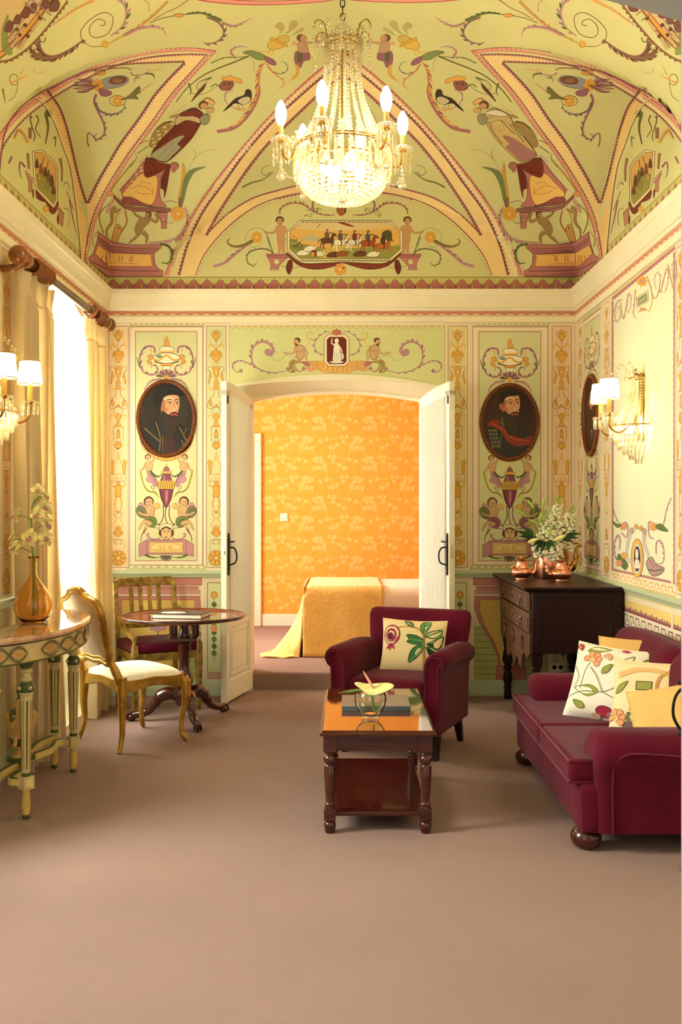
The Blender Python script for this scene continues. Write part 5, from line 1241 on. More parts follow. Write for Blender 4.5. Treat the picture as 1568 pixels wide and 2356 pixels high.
def face(q, x, y, s, hat):
    E_ = lambda a, b, rx, ry, c, rot=0: q.ell(x+a*s, y+b*s, rx*s, ry*s, c, rot=rot)
    q.blob([(x-13*s,y-20*s),(x+2*s,y-24*s),(x+14*s,y-18*s),(x+16*s,y-2*s),(x+14*s,y+8*s),(x+12*s,y+20*s),(x,y+24*s),(x-12*s,y+16*s),(x-17*s,y)], SK)
    q.blob([(x-14*s,y-16*s),(x-17*s,y),(x-12*s,y+16*s),(x-6*s,y+18*s),(x-9*s,y+2*s),(x-8*s,y-14*s)], SK2)
    E_(-3,-13,9,4,SK3); E_(9,4,2.6,7,SK3); E_(-8,6,3.5,4,(196,112,84))
    for dx, w in ((-1,4.2),(11.5,3)):
        E_(dx,-5,w,1.3,(206,176,144)); E_(dx+.6,-5,1.5,1.4,(44,28,18)); q.line([(x+(dx-w)*s,y-6.4*s),(x+dx*s,y-8*s),(x+(dx+w)*s,y-6.4*s)], 1.1*s, (60,34,22)); q.line([(x+(dx-w-1)*s,y-10*s),(x+dx*s,y-12.4*s),(x+(dx+w)*s,y-10.5*s)], 1.5*s, (64,38,24))
    q.line([(x+6*s,y-6*s),(x+10*s,y+6*s),(x+11*s,y+9*s),(x+6*s,y+10*s)], 1.1*s, (140,80,54))
    q.blob([(x-14*s,y+8*s),(x-4*s,y+14*s),(x+5*s,y+11*s),(x+14*s,y+12*s),(x+14*s,y+24*s),(x+8*s,y+48*s),(x-4*s,y+52*s),(x-12*s,y+36*s)], (44,28,18))
    for i in range(7): q.line([(x+(-9+3.4*i)*s,y+20*s),(x+(-8+2.8*i)*s,y+46*s)], .8*s, (70,46,28))
    q.line([(x+1*s,y+15.5*s),(x+7*s,y+14*s),(x+13*s,y+15.5*s)], 2.6*s, (186,72,54)); q.line([(x+1*s,y+12.6*s),(x+7*s,y+11*s),(x+14*s,y+12.4*s)], 2.6*s, (52,32,20))
    if hat: q.blob([(x-26*s,y+8*s),(x-30*s,y-14*s),(x-20*s,y-36*s),(x+6*s,y-42*s),(x+26*s,y-32*s),(x+24*s,y-18*s),(x+4*s,y-20*s),(x-10*s,y-16*s),(x-15*s,y-4*s),(x-18*s,y+12*s)], (22,18,12)); q.line([(x-24*s,y-24*s),(x,y-31*s),(x+24*s,y-24*s)], 1.2*s, (52,44,30))
    else: q.blob([(x-19*s,y+2*s),(x-20*s,y-16*s),(x-10*s,y-28*s),(x+6*s,y-30*s),(x+16*s,y-22*s),(x+8*s,y-19*s),(x-6*s,y-17*s),(x-13*s,y-9*s),(x-15*s,y+2*s)], (26,18,12)); E_(-18,0,3,6,SK2)
def ground(q, c, c2): q.ell(0, 0, 61, 81.5, c, n=48); q.ell(18, -20, 34, 50, c2, n=30)
def man_hat(q):
    ground(q, (40,32,18), (50,42,26))
    q.blob([(-54,38),(-40,12),(-12,-2),(14,4),(36,14),(56,36),(46,56),(20,78),(-18,79),(-44,58)], (26,24,18))
    q.line([(-50,22),(-30,40),(-16,52)], 3, (122,94,38)); q.line([(-24,8),(-14,44),(-16,76)], 3, (112,86,36)); q.line([(30,20),(44,46),(48,54)], 3, (122,94,38)); q.line([(46,22),(40,40)], 2.4, (112,86,36))
    q.line([(-8,40),(-8,76)], 1.6, (110,110,90)); q.line([(36,50),(40,64)], 1.4, (130,130,110)); q.blob([(-4,40),(14,40),(18,79),(-6,79)], (60,24,16))
    face(q, 9, -28, 1.32, True)
def man_red(q):
    ground(q, (58,30,16), (44,22,12))
    q.blob([(-56,30),(-40,8),(-12,0),(16,10),(44,22),(54,44),(40,66),(10,80),(-28,76),(-50,54)], (32,26,18))
    q.blob([(-52,6),(-34,-6),(-18,2),(4,26),(30,38),(52,30),(48,50),(16,56),(-6,44),(-24,18)], (134,40,26)); q.line([(-40,4),(-14,18),(8,38),(44,44)], 3, (178,66,42)); q.line([(-30,2),(-10,14),(10,32)], 2, (92,26,18))
    for i in range(5):
        for j in range(3): q.ell(-46+7*j+2*i, 20+9*i, 3.2, 4, (74,84,52)); q.ell(-46.6+7*j+2*i, 19+9*i, 1.3, 1.6, (128,134,92))
    q.blob([(-16,-14),(-6,-4),(-8,12),(-20,4)], (70,92,62)); q.line([(-18,22),(-22,56)], 1.4, (126,120,90))
    face(q, 3, -36, 1.28, False)
def man_cross(q):
    ground(q, (64,44,28), (50,34,22))
    q.blob([(-50,50),(-36,8),(-8,-4),(24,4),(50,34),(50,54),(20,79),(-24,78)], (52,28,26)); q.line([(-30,10),(-20,70)], 5, (120,48,44)); q.line([(30,10),(26,72)], 5, (120,48,44))
    face(q, 2, -30, 1.28, False)
    q.line([(6,30),(6,52)], 2.4, (206,196,170), n=1); q.line([(0,36),(12,36)], 2.4, (206,196,170), n=1)
portrait('oval portrait of a bearded man in a black cap, left of the doorway', ((382.5-CX)/300, YB, ZC+(CY-963)/300), 0, man_hat)
portrait('oval portrait of a bearded man in a red cloak, right of the doorway', ((1171.5-CX)/300, YB, ZC+(CY-971)/300), 0, man_red)
portrait('oval portrait of a dark-robed man on the right wall beside the sconce', (XR, 7.045, ZC+(CY-968)/300), -pi/2, man_cross)

# ------------------------------------------------------------------ painted decoration: motifs
LINE = (150, 84, 74)
def limb(m, pts, w0, w1, col=FL): m.line(pts, w0+1.4, FLD, w1=w1+1.2); m.line(pts, w0, col, w1=w1)
def head(m, x, y, r, hair=BR, skin=FL, crown=None):
    m.ell(x, y, r*1.12, r*1.15, hair); m.ell(x+.06*r, y+.2*r, r*.82, r*.95, skin); m.ell(x-.3*r, y+.1*r, r*.14, r*.1, DK, n=8); m.ell(x+.38*r, y+.1*r, r*.14, r*.1, DK, n=8); m.line([(x+.04*r, y+.15*r), (x+.1*r, y+.5*r)], r*.1, FLD, n=1); m.ell(x+.05*r, y+.72*r, r*.22, r*.1, (150,70,56), n=8)
    if crown: m.blob([(x-r, y-.8*r), (x-.8*r, y-1.7*r), (x-.3*r, y-1.2*r), (x, y-1.9*r), (x+.3*r, y-1.2*r), (x+.8*r, y-1.7*r), (x+r, y-.8*r)], crown, n=2)
def mirror_of(m, cx, fn):
    """draw a motif and its mirror image about the vertical x = cx"""
    T0 = m.T; l0 = m.lay; fn(); l1 = m.lay; m.lay = l0; m.T = lambda x, y, l=0: T0(2*cx-x, y, l); fn(); m.T = T0; m.lay = max(l1, m.lay)
def festoon(m, pts, w, col, col2):
    C = m.curve(pts, 5); n = max(3, int(sum(hypot(b[0]-a[0], b[1]-a[1]) for a, b in zip(C, C[1:]))/(w*.75)))
    l0 = m.lay
    for i in range(n+1):
        m.lay = l0+m.step*(i % 2); x, y = C[min(len(C)-1, int(i/n*(len(C)-1)))]; m.ell(x, y, w*.55, w*.55, col if i % 2 else col2, n=7)
def panel_motif(m, cx=382.5, drape=(112,124,66), statue=OC):
    m.reset(.0002)
    def half():
        m.scroll([(356,812),(354,799),(342,796),(330,802),(322,820),(322,840),(330,856),(346,863),(358,860),(363,849),(357,840),(349,841),(349,848)], 4.2, 1.2, MV, MVL, 7, 9, -1)
        m.line([(322,846),(316,828),(314,820)], 3, LG, w1=.6); m.line([(344,803),(349,806),(346,811)], 2, OC)
        m.scroll([(372,872),(352,876),(338,888),(331,903)], 4, 1, MVL, MV, 5, 6, 1)
        m.blob([(340,819),(350,816),(349,826),(345,831),(350,836),(343,838),(338,832),(342,826)], OC, LINE, 1)
    mirror_of(m, cx, half)
    m.line([(375,770),(380,798)], 1, OC, n=1); m.blob([(380,778),(384,774),(386,780),(390,797),(378,797)], statue, LINE, .8); m.ell(382.5, 776, 2, 2.6, statue)
    m.blob([(368,808),(372,798),(394,798),(399,808)], IV, DK, 1); m.line([(366,810),(400,810)], 3.4, OC, n=1)
    for i in range(8): m.ell(368+4.2*i, 808, 1.8, 2.2, YBD, n=6)
    m.ell(383, 824, 31, 12, IV, DK, 1.2, n=24); m.line([(353,826),(365,829),(382,818),(400,829),(412,826)], 4.2, OC); m.ell(366, 820, 7, 4, (120,150,120)); m.ell(383, 818, 2, 2, OC)
    m.line([(355,832),(383,838),(411,832)], 1.6, DK); m.rect(370, 836, 396, 841, OC, LINE, .8); m.poly([(374,842),(392,842),(389,853),(376,853)], IV, DK, .9)
    for i, a in enumerate((-2.95,-2.6,-2.25,-1.9,-1.57,-1.24,-.9,-.55,-.2)):
        m.blob([(382.5+6*cos(a), 868+5*sin(a)), (382.5+18*cos(a-.16), 868+15*sin(a-.16)), (382.5+25*cos(a), 868+19*sin(a)), (382.5+18*cos(a+.16), 868+15*sin(a+.16))], LG if i in (0,) else (MV, MVL)[i % 2], DK, .6, n=2)
    m.ell(382.5, 868, 5.5, 5, OC, LINE, .8)
    # gold drapery under the oval
    m.blob([(320,1000),(330,1032),(352,1052),(382,1061),(413,1052),(435,1032),(445,1000),(440,1020),(420,1042),(382,1053),(345,1042),(326,1020)], (222,176,82), LINE, 1)
    for i in range(9): a = pi*(.14+.09*i); m.line([(382.5+66*cos(a), 968+84*sin(a)), (382.5+69*cos(a), 968+91*sin(a))], 1.4, (176,112,60), n=1)
    def half2():
        limb(m, [(336,1066),(328,1080),(321,1083)], 4.6, 2.6); m.blob([(336,1064),(348,1062),(351,1074),(347,1086),(338,1085),(335,1074)], FL, FLD, 1)
        limb(m, [(348,1066),(354,1056),(350,1046)], 4.6, 3); head(m, 340, 1052, 6.4)
        m.blob([(338,1086),(347,1084),(356,1096),(362,1112),(358,1120),(350,1112),(343,1110),(336,1104),(340,1096)], MVL, MV, 1); m.line([(342,1090),(352,1102),(359,1116)], 1.4, MV); m.line([(346,1090),(356,1099),(361,1110)], 1.4, (110,70,90))
        m.scroll([(346,1084),(354,1092),(364,1096),(372,1092)], 5, 2, LG, LGD, 4, 5, 1)
        festoon(m, [(323,1085),(327,1103),(334,1122),(344,1131),(356,1133),(364,1142)], 4.2, (150,136,58), (186,164,72)); m.scroll([(352,1127),(348,1120),(352,1117),(356,1124),(352,1130)], 2, 1, MV)
        # seated winged child with a round fruit
        m.blob([(318,1166),(322,1156),(330,1160),(333,1170),(326,1172)], MVL, MV, .8); m.blob([(354,1168),(358,1158),(366,1160),(368,1168),(358,1172)], (222,180,90), MV, .8)
        m.blob([(333,1168),(350,1164),(356,1176),(354,1190),(358,1204),(340,1210),(330,1200),(334,1186)], FL, FLD, 1.1)
        m.blob([(334,1192),(346,1188),(358,1192),(361,1204),(352,1214),(338,1208)], drape, DK, .8); m.line([(340,1194),(352,1198),(356,1208)], 1, DK)
        limb(m, [(348,1206),(332,1200),(322,1214),(320,1220)], 7.5, 3.6); limb(m, [(340,1208),(334,1216),(330,1228)], 7, 3.4)
        m.ell(325, 1178, 11, 15, (122,122,84), DK, .8, rot=-.5); 
        for k in range(3): m.line([(318+4*k,1168+2*k),(322+4*k,1180),(330+2*k,1191)], 1, (74,78,54))
        limb(m, [(352,1172),(346,1184),(330,1184),(318,1178)], 5.4, 3.2); head(m, 342, 1154, 10.6)
        m.line([(375,1162),(376,1185),(371,1200),(366,1206)], 2, (110,70,70)); m.ell(365, 1207, 2.4, 2.4, (90,56,60))
        m.scroll([(372,1232),(364,1240),(350,1241),(340,1234),(341,1226)], 2, 7, MVL, MV, 4, 4, 1); m.scroll([(352,1214),(364,1216),(369,1228)], 1.6, 1.2, MV); m.line([(336,1216),(326,1232),(324,1246)], 2.6, BR, w1=1)
        m.scroll([(330,1255),(326,1262),(333,1276),(350,1283),(366,1282)], 6.5, 1.5, LG, LGD, 5, 7, -1); m.line([(330,1255),(329,1262)], 2.4, (170,180,130))
    mirror_of(m, cx, half2)
    # urn
    m.blob([(380,1076),(382.5,1068),(385,1076)], OC, LINE, .7, n=2); m.ell(382.5, 1081, 6.6, 7, MV, DK, .9); m.rect(371, 1084, 394, 1090, (214,172,84), LINE, .8)
    m.poly([(374,1091),(391,1091),(396,1106),(400,1109),(365,1109),(369,1106)], (132,78,92), DK, .9); m.line([(378,1093),(377,1106)], 2.4, MVL, n=1)
    m.poly([(361,1108),(404,1108),(401,1125),(364,1125)], (206,170,76), LINE, .9)
    for i in range(8): x = 363.5+5.3*i; m.blob([(x-2,1109),(x,1103),(x+2,1109)], (214,178,88), n=1); m.line([(x,1110),(x+.3,1123)], 1.5, (126,92,44), n=1)
    m.poly([(366,1126),(399,1126),(394,1148),(386,1165),(381,1170),(377,1163),(370,1146)], (128,66,78), DK, .9); m.poly([(380,1128),(387,1128),(386,1150),(382,1162),(380,1150)], (176,120,126)); m.line([(368,1128),(372,1146),(378,1160)], 2, (96,48,60))
    m.line([(381,1170),(380,1190),(386,1206)], 1.8, (110,70,70))
    # mask, box, foot ornament
    m.ell(382.5, 1216, 16, 12, (226,212,168), DK, 1); m.ell(369, 1226, 4, 7, BR); m.ell(396, 1226, 4, 7, BR); m.ell(382.5, 1227, 12, 15, (222,186,130), BR, 1.1); m.line([(371,1218),(382,1213),(394,1218)], 4, BR)
    for dx in (-4.5, 4.5): m.ell(382.5+dx, 1223, 2, 1.3, DK, n=8); m.line([(382.5+dx-3,1219.5),(382.5+dx+3,1219.5)], 1, BR, n=1)
    m.line([(382.5,1223),(384,1231)], 1.1, FLD, n=1); m.ell(382, 1236, 3.2, 1.5, (130,52,48), n=8)
    m.poly([(320,1252),(337,1242),(428,1242),(445,1252),(445,1281),(428,1275),(337,1275),(320,1281)], (192,138,138), (130,70,76), 1.2); m.line([(337,1242),(337,1275)], 1, (130,70,76), n=1); m.line([(428,1242),(428,1275)], 1, (130,70,76), n=1); m.rect(343, 1247, 421, 1272, (226,192,120), (150,90,80), 1); m.ell(382, 1259, 36, 10.5, (226,204,140), (160,120,70), .8, n=20)
    m.line([(358,1265),(406,1265)], 2, OC, n=1)
    for x in (368, 377, 389, 394): m.line([(x,1264),(x+1,1254)], 3, OC, n=1)
    for i in range(6): a = pi*i/5; m.blob([(382,1278),(382+12*cos(a-.2),1280+9*sin(a-.2)),(382+14*cos(a),1280+10*sin(a)),(382+12*cos(a+.2),1280+9*sin(a+.2))], (MV, LG)[i % 2], DK, .5, n=2)
def panel_frame(m, x0, x1, ox0, ox1, g=GR):
    m.reset(); m.rect(ox0, 752, ox1, 1301, (240,224,192)); m.rect(ox0+8, 758, ox1-8, 1294, (236,214,182)); m.rect(x0, 763, x1, 1290, g); m.frame(x0, 763, x1, 1290, 1.3, LINE); m.frame(ox0, 752, ox1, 1300, 1.3, LINE)
    m.rect(ox0, 743, ox1+4, 751.5, (212,202,146)); m.scallop([(ox0, 744), (ox1+4, 744)], 13, 6, (226,216,172), 1, 'vee', (130,126,70)); m.line([(ox0,751.5),(ox1+4,751.5)], .9, LINE, n=1)
    m.rect(ox0-4, 1301, ox1+6, 1316, (202,200,146)); m.scallop([(ox0-4, 1302), (ox1+6, 1302)], 17, 9, (226,218,172), 1, 'vee', (120,116,62)); m.line([(ox1,1300),(ox1+12,1316)], 1, LINE, n=1); m.line([(ox0,1300),(ox0-8,1316)], 1, LINE, n=1)
def candelabrum(m, cx=497., x0=475, x1=520, bg=GR):
    m.reset(.00005); m.rect(x0-7, 744, x1+7, 1316, (238,221,190)); m.rect(x0, 750, x1, 1306, bg); m.frame(x0, 750, x1, 1306, 1.2, LINE); m.frame(x0-7, 744, x1+7, 1318, .9, (196,150,120)); m.reset(.0002)
    O, L2 = (222,168,76), (150,98,56); E_ = lambda dx, y, rx, ry, c=O: m.ell(cx+dx, y, rx, ry, c, L2, .9, n=12)
    E_(0,773,8,9); E_(0,764,4,5); m.rect(cx-3,781,cx+3,784,O,L2,.8); m.line([(cx,784),(cx,810)], 1.2, L2, n=1)
    def half():
        m.line([(cx-4,766),(cx-10,762),(cx-11,770),(cx-7,776)], 1, L2); m.line([(cx,808),(cx-8,796),(cx-16,794),(cx-18,800),(cx-15,804)], 3.2, O, w1=1); m.line([(cx-6,796),(cx-14,788),(cx-14,781)], 2.4, O, w1=.8)
        m.blob([(cx-9,808),(cx-12,812),(cx-15,822),(cx-8,816)], O, L2, .7, n=2); m.line([(cx-10,820),(cx-10,832)], .8, L2, n=1); m.line([(cx-7,834),(cx-7,850)], .8, L2, n=1)
        m.line([(cx-7,850),(cx-12,843),(cx-18,846),(cx-17,854),(cx-13,854)], 1, L2); m.poly([(cx-14,855),(cx-9,868),(cx-13,870),(cx-16,884),(cx-18,882)], O, L2, .8)
        m.line([(cx-2,890),(cx-10,897),(cx-17,893)], 3, O, w1=1); m.line([(cx-4,896),(cx-7,912),(cx-14,918),(cx-20,932),(cx-17,940),(cx-8,938),(cx-2,934)], 1.1, L2); m.blob([(cx-14,918),(cx-9,928),(cx-11,936),(cx-16,930)], O, L2, .7, n=2)
        m.line([(cx-3,936),(cx-10,944),(cx-8,952)], 1, L2); m.line([(cx-2,962),(cx-8,956),(cx-16,955),(cx-17,961)], 3, O, w1=1); m.line([(cx-11,982),(cx-11,1016)], 1, L2, n=1)
        m.blob([(cx-14,1058),(cx-10,1066),(cx-11,1088),(cx-16,1088),(cx-18,1070),(cx-20,1064)], O, L2, .7); m.line([(cx,1040),(cx-4,1060),(cx-9,1070)], 1.6, O)
        m.line([(cx-6,1120),(cx-15,1118),(cx-15,1108)], 3.2, O, w1=2); m.line([(cx-4,1142),(cx-8,1160),(cx-5,1176),(cx-12,1178)], 4.4, O, w1=1.4); m.line([(cx-2,1180),(cx-9,1184),(cx-5,1190)], 1.2, L2)
        m.line([(cx-2,1190),(cx-6,1198),(cx-11,1208),(cx-8,1216),(cx-2,1218)], 2.4, O, w1=1); m.ell(cx-8,1226,3,5,O,L2,.7,n=8); m.line([(cx,1240),(cx-8,1246),(cx-6,1252),(cx-2,1250)], 1.2, L2); m.line([(cx-3,1240),(cx-13,1244),(cx-15,1256),(cx-11,1270)], 2.6, O, w1=.8)
    mirror_of(m, cx, half)
    m.blob([(cx-6,808),(cx+6,808),(cx+8,818),(cx+5,830),(cx,836),(cx-5,830),(cx-8,818)], O, L2, .9); m.line([(cx-3,816),(cx+3,816)], 1, L2, n=1)
    m.poly([(cx-7,848),(cx-3,842),(cx+3,842),(cx+7,848),(cx+6,862),(cx+2,870),(cx-2,870),(cx-6,862)], O, L2, .9); m.rect(cx-3,852,cx+3,860,YBD,L2,.7); m.poly([(cx-2,872),(cx+2,872),(cx+6,884),(cx-6,884)], O, L2, .8); E_(0,891,6,5)
    E_(0,934,3,3); m.blob([(cx-7,958),(cx,950),(cx+7,958),(cx+2,968),(cx-2,968)], O, L2, .8); m.poly([(cx-1,968),(cx+1,968),(cx+8,982),(cx-8,982)], O, L2, .9); m.line([(cx-12,982),(cx+12,982)], 1, L2, n=1)
    m.blob([(cx-3,992),(cx+3,992),(cx+3,1006),(cx-3,1006)], O, L2, .8); E_(0,990,2,2.4); m.frame(cx-5,1008,cx+5,1016,.9,L2); E_(0,1024,9,8); m.ell(cx-3,1022,1.2,1,L2,n=6); m.ell(cx+3,1022,1.2,1,L2,n=6); festoon(m, [(cx,1033),(cx,1055)], 3, O, YBD)
    m.rect(cx-17,1091,cx+17,1107,(232,206,158),(190,110,90),1.1); m.line([(cx-12,1102),(cx+12,1102)], 1.4, O, n=1); m.line([(cx-2,1101),(cx-2,1096)], 2, O, n=1); m.line([(cx+6,1101),(cx+6,1094)], 2, O, n=1)
    m.blob([(cx-7,1118),(cx+7,1118),(cx+6,1132),(cx+7,1142),(cx-7,1142),(cx-6,1132)], O, L2, .9); E_(0,1112,4.4,5); E_(0,1178,2.6,2.6); m.line([(cx,1186),(cx,1212)], 3, (236,206,140), n=1); E_(0,1214,6,4); E_(0,1226,8,9); m.ell(cx-3,1224,1.2,1,L2,n=6); m.ell(cx+3,1224,1.2,1,L2,n=6); m.line([(cx-2,1230),(cx+2,1230)], 1, L2, n=1)
    m.petals(cx, 1284, 19, 14, O, YBD, L2, .5)
def merman_half(m):
    """left half of the overdoor painting, in coordinates of an enlarged crop (5.6x at 520, 730)"""
    m.scroll([(775,690),(620,715),(450,680),(350,600),(325,480),(360,370),(460,315),(560,345),(605,420),(580,480),(530,470)], 7, 40, MVL, MV, 9, 48, -1, out=(120,80,96)); m.ell(540, 450, 42, 40, MVL, MV, 6)
    m.scroll([(450,680),(300,600),(180,555),(90,590),(85,660),(150,712),(205,690)], 14, 6, MVL, MV, 6, 34, -1); m.petals(190, 690, 30, 5, MV, MVL, None, .5)
    festoon(m, [(565,500),(620,550),(690,550),(740,505),(765,470)], 9, GY, (120,116,90)); festoon(m, [(765,470),(810,500),(890,520)], 9, GY, (120,116,90))
    m.line([(890,560),(835,590),(835,650),(880,700),(820,700),(790,660)], 60, (170,146,86), w1=10); m.line([(960,560),(880,590),(880,640),(940,700),(1000,670)], 52, (182,156,92), w1=10); m.line([(890,560),(850,600),(850,650)], 10, (120,110,70)); m.petals(795, 665, 30, 4, MV, MVL, None, .6); m.petals(1000, 660, 30, 4, MV, MVL, None, .6)
    limb(m, [(985,380),(1035,450),(1030,530),(1045,555)], 42, 24); m.blob([(880,390),(940,355),(1000,385),(1005,450),(1000,520),(950,545),(900,520),(905,450)], FL, FLD, 8); limb(m, [(890,395),(880,450),(820,470),(735,448)], 38, 18); m.line([(910,430),(950,440),(990,420)], 6, FLD); m.ell(925, 508, 6, 6, FLD)
    m.ell(915, 300, 42, 38, BR); m.ell(902, 325, 34, 40, FL); m.blob([(880,330),(900,372),(925,360),(940,320),(925,350)], BR); m.ell(893, 318, 5, 4, DK)
    m.poly([(955,570),(1050,570),(1090,630),(1030,630)], (190,110,120), MV, 5)
    for i in range(3): m.ell(1055+40*i, 660+10*(i % 2), 18, 30, (236,170,100), PK, 5)
    m.poly([(1050,565),(1270,565),(1270,715),(1200,690),(1120,640)], (232,178,96), PK, 6)
    for a, b in (((1075,580),(1240,690)), ((1100,575),(1265,650)), ((1150,570),(1265,610))): m.line([a, b], 6, (190,130,70), n=1)
    for x in (1180, 1280): m.line([(x,580),(x-10,620),(x+10,660)], 8, (150,160,70))
    m.scroll([(1265,490),(1170,450),(1135,350),(1190,255),(1290,188),(1350,195)], 14, 8, MVL, MV, 4, 40, -1); m.line([(1150,285),(1070,285),(1040,230),(1080,190),(1115,210),(1100,225)], 14, OC, w1=4); festoon(m, [(1100,225),(1080,300),(1035,380)], 8, GY, (120,116,90))
def greek(m, x0, x1, y0, y1, n, col, sh, w):
    """meander between y0 and y1"""
    p = (x1-x0)/n; h = y1-y0
    for i in range(n):
        a = x0+p*i
        for c, o in ((sh, w*.35), (col, 0)):
            m.line([(a+p*.06, y0+h*.12+o), (a+p*.60, y0+h*.12+o)], w, c, n=1); m.line([(a+p*.60, y0+h*.12), (a+p*.60, y0+h*.55)], w, c, n=1); m.line([(a+p*.60, y0+h*.5+o), (a+p*.8, y0+h*.5+o)], w, c, n=1)
            m.line([(a+p*.06, y0+h*.12), (a+p*.06, y0+h*.45)], w, c, n=1); m.line([(a+p*.06, y0+h*.45+o), (a+p*.26, y0+h*.45+o)], w, c, n=1); m.line([(a+p*.30, y0+h*.5), (a+p*.30, y0+h*.88)], w, c, n=1); m.line([(a+p*.30, y0+h*.88+o), (a+p*1.0, y0+h*.88+o)], w, c, n=1); m.line([(a+p*.95, y0+h*.12), (a+p*.95, y0+h*.88)], w*.8, c, n=1)

# ------------------------------------------------------------------ back wall painting (wall coordinates: 300 px per metre)
PKT = (196, 128, 116)
TB = lambda x, y, l=0: Vector(((x-CX)/300, YB-.0008-l, ZC+(CY-y)/300))
back.T = TB
back.reset(); back.rect(430, 395, 1150, 638, VGR)
back.reset(.0064); back.rect(243, 716.5, 1327, 729, (228,196,150), nx=4)
back.scallop([(243, 716.5), (1327, 716.5)], 26, 9, (206,134,112), 1, 'leaf', (140,84,50)); back.line([(243,728),(1327,728)], 1.4, (190,130,80), n=1)
def scallop_band(m, x0, x1):
    m.reset(); m.rect(x0, 637, x1, 669, (198,190,112), nx=4); m.line([(x0,637.5),(x1,637.5)], 1.4, (120,104,54), n=1)
    m.scallop([(x0, 669), (x1, 669)], 31, 29, (184,114,108), -1, 'leaf', (96,52,48))
    n = int((x1-x0)/31); p = (x1-x0)/n
    for i in range(n): c = x0+p*(i+.5); m.poly([(c-4,669),(c,652),(c+4,669)], (196,186,98), (96,52,44), .8)
scallop_band(back, 245, 1325)
panel_frame(back, 311.5, 452.5, 298, 466); panel_frame(back, 1101, 1243, 1087, 1259)
back.reset(.0002)
panel_motif(back); back.T = lambda x, y, l=0: TB(x+789.5, y+(5 if y < 1000 else 2), l); panel_motif(back, drape=(150,96,110)); back.T = TB
candelabrum(back)
for dx, bg in ((-225, (232,206,160)), (555, (226,206,150)), (794, (232,202,158))):
    back.T = lambda x, y, l=0, dx=dx: TB(x+dx, y, l); candelabrum(back, bg=bg)
back.T = TB; back.reset()
# overdoor panel
pts = [(527, 750), (1023, 750), (1023, 886)]+[(CX+300*(DXC+DO_H*t), CY-300*(arch_z(DO_H*t, DO_S, DO_A, DO_H)-ZC)) for t in [1-2*i/24 for i in range(25)]]+[(527, 886)]
up = [(527+496*i/24, 750) for i in range(25)]; lo = [(x, CY-300*(arch_z(max(-DO_H, min(DO_H, (x-CX)/300-DXC)), DO_S, DO_A, DO_H)-ZC)+1) for x, y in up]
back.strip(up, lo, (214,215,152)); back.line([(527,744),(527,886)], 1.4, LINE, n=1); back.line([(1023,744),(1023,886)], 1.4, LINE, n=1); back.line([(527,750),(1023,750)], 1.2, LINE, n=1)
back.scallop([(527, 750), (1023, 750)], 15, 7, (232,210,150), 1, 'vee', (176,136,80))
back.reset(.0002); back.zoom(520, 730, 5.6, base=TB); merman_half(back)
back.reset(.0002); back.T = lambda x, y, l=0: TB(2*775-(520+x/5.6), 730+y/5.6, l); merman_half(back)
back.T = TB; back.reset(.0012)
back.poly([(745,831),(805,831),(806,858),(744,858)], (232,178,96), PK, 1)
for x in (752, 765, 775, 788, 798): back.line([(x,834),(x+1,845),(x-1,855)], 1.5, (140,150,70))
def octa(x0, y0, x1, y1, c): return [(x0+c, y0), (x1-c, y0), (x1, y0+c), (x1, y1-c), (x1-c, y1), (x0+c, y1), (x0, y1-c), (x0, y0+c)]
back.poly(octa(745, 769, 803, 843, 10), (236,216,178), LINE, 1.3); back.poly(octa(752, 776, 796, 837, 6), (112,40,30), DK, 1.2)
back.blob([(768,792),(774,788),(780,794),(783,810),(784,832),(766,832),(766,812)], (236,230,206), DK, .8); back.ell(774, 784, 5, 5.5, (236,230,206)); back.line([(768,794),(762,788),(764,779)], 2.6, (236,230,206)); back.line([(780,796),(786,808),(784,818)], 2.6, (236,230,206)); back.ell(787, 820, 4, 8, (214,206,180), DK, .7); back.ell(774, 833, 16, 2.6, (236,230,206))
for x in (770, 774, 778): back.line([(x,812),(x+.5,830)], .8, (150,140,120), n=1)
back.petals(774, 765, 12, 8, (206,120,100), OC, LINE, .5, .6)
# dado of the back wall: painted architecture
def dado(m, x0, x1, flip=False):
    m.reset(); m.rect(x0, 1328, x1, 1568, (226,208,170))
    m.rect(x0+2, 1440, x1-2, 1566, (186,190,120))
    for k in range(8): m.line([(x0+2,1446+15*k),(x1-2,1446+15*k)], 1.2, (120,120,60), n=1)
    m.rect(x0, 1329, x1, 1346, PKT, LINE, 1.2); m.rect(x0+8, 1349, x1-8, 1356, PKT, LINE, 1); m.rect(x0+4, 1358, x1-4, 1366, (206,146,134), LINE, 1)
    c = (x0+x1)/2; h = (x1-x0)/2-4
    out = [(c-h, 1372), (c+h, 1372), (c+h+1, 1400), (c+h-12, 1436), (c+h-34, 1470), (c+h-52, 1510), (c+h-56, 1540), (c-h+56, 1540), (c-h+52, 1510), (c-h+34, 1470), (c-h+12, 1436), (c-h-1, 1400)]
    inn = [(c+(x-c)*.86, 1380+(y-1372)*.93) for x, y in out]
    m.poly(out, PKT, LINE, 1.4); m.poly(inn, (220,184,96), LINE, 1.2); m.petals(c, 1432, 24, 8, MVL, OC, MV, .6); m.line([(c,1456),(c,1500)], 3, LG, w1=1)
    m.rect(c-34, 1532, c+34, 1566, PKT, LINE, 1.2); m.line([(c-34,1540),(c+34,1540)], 1, LINE, n=1)
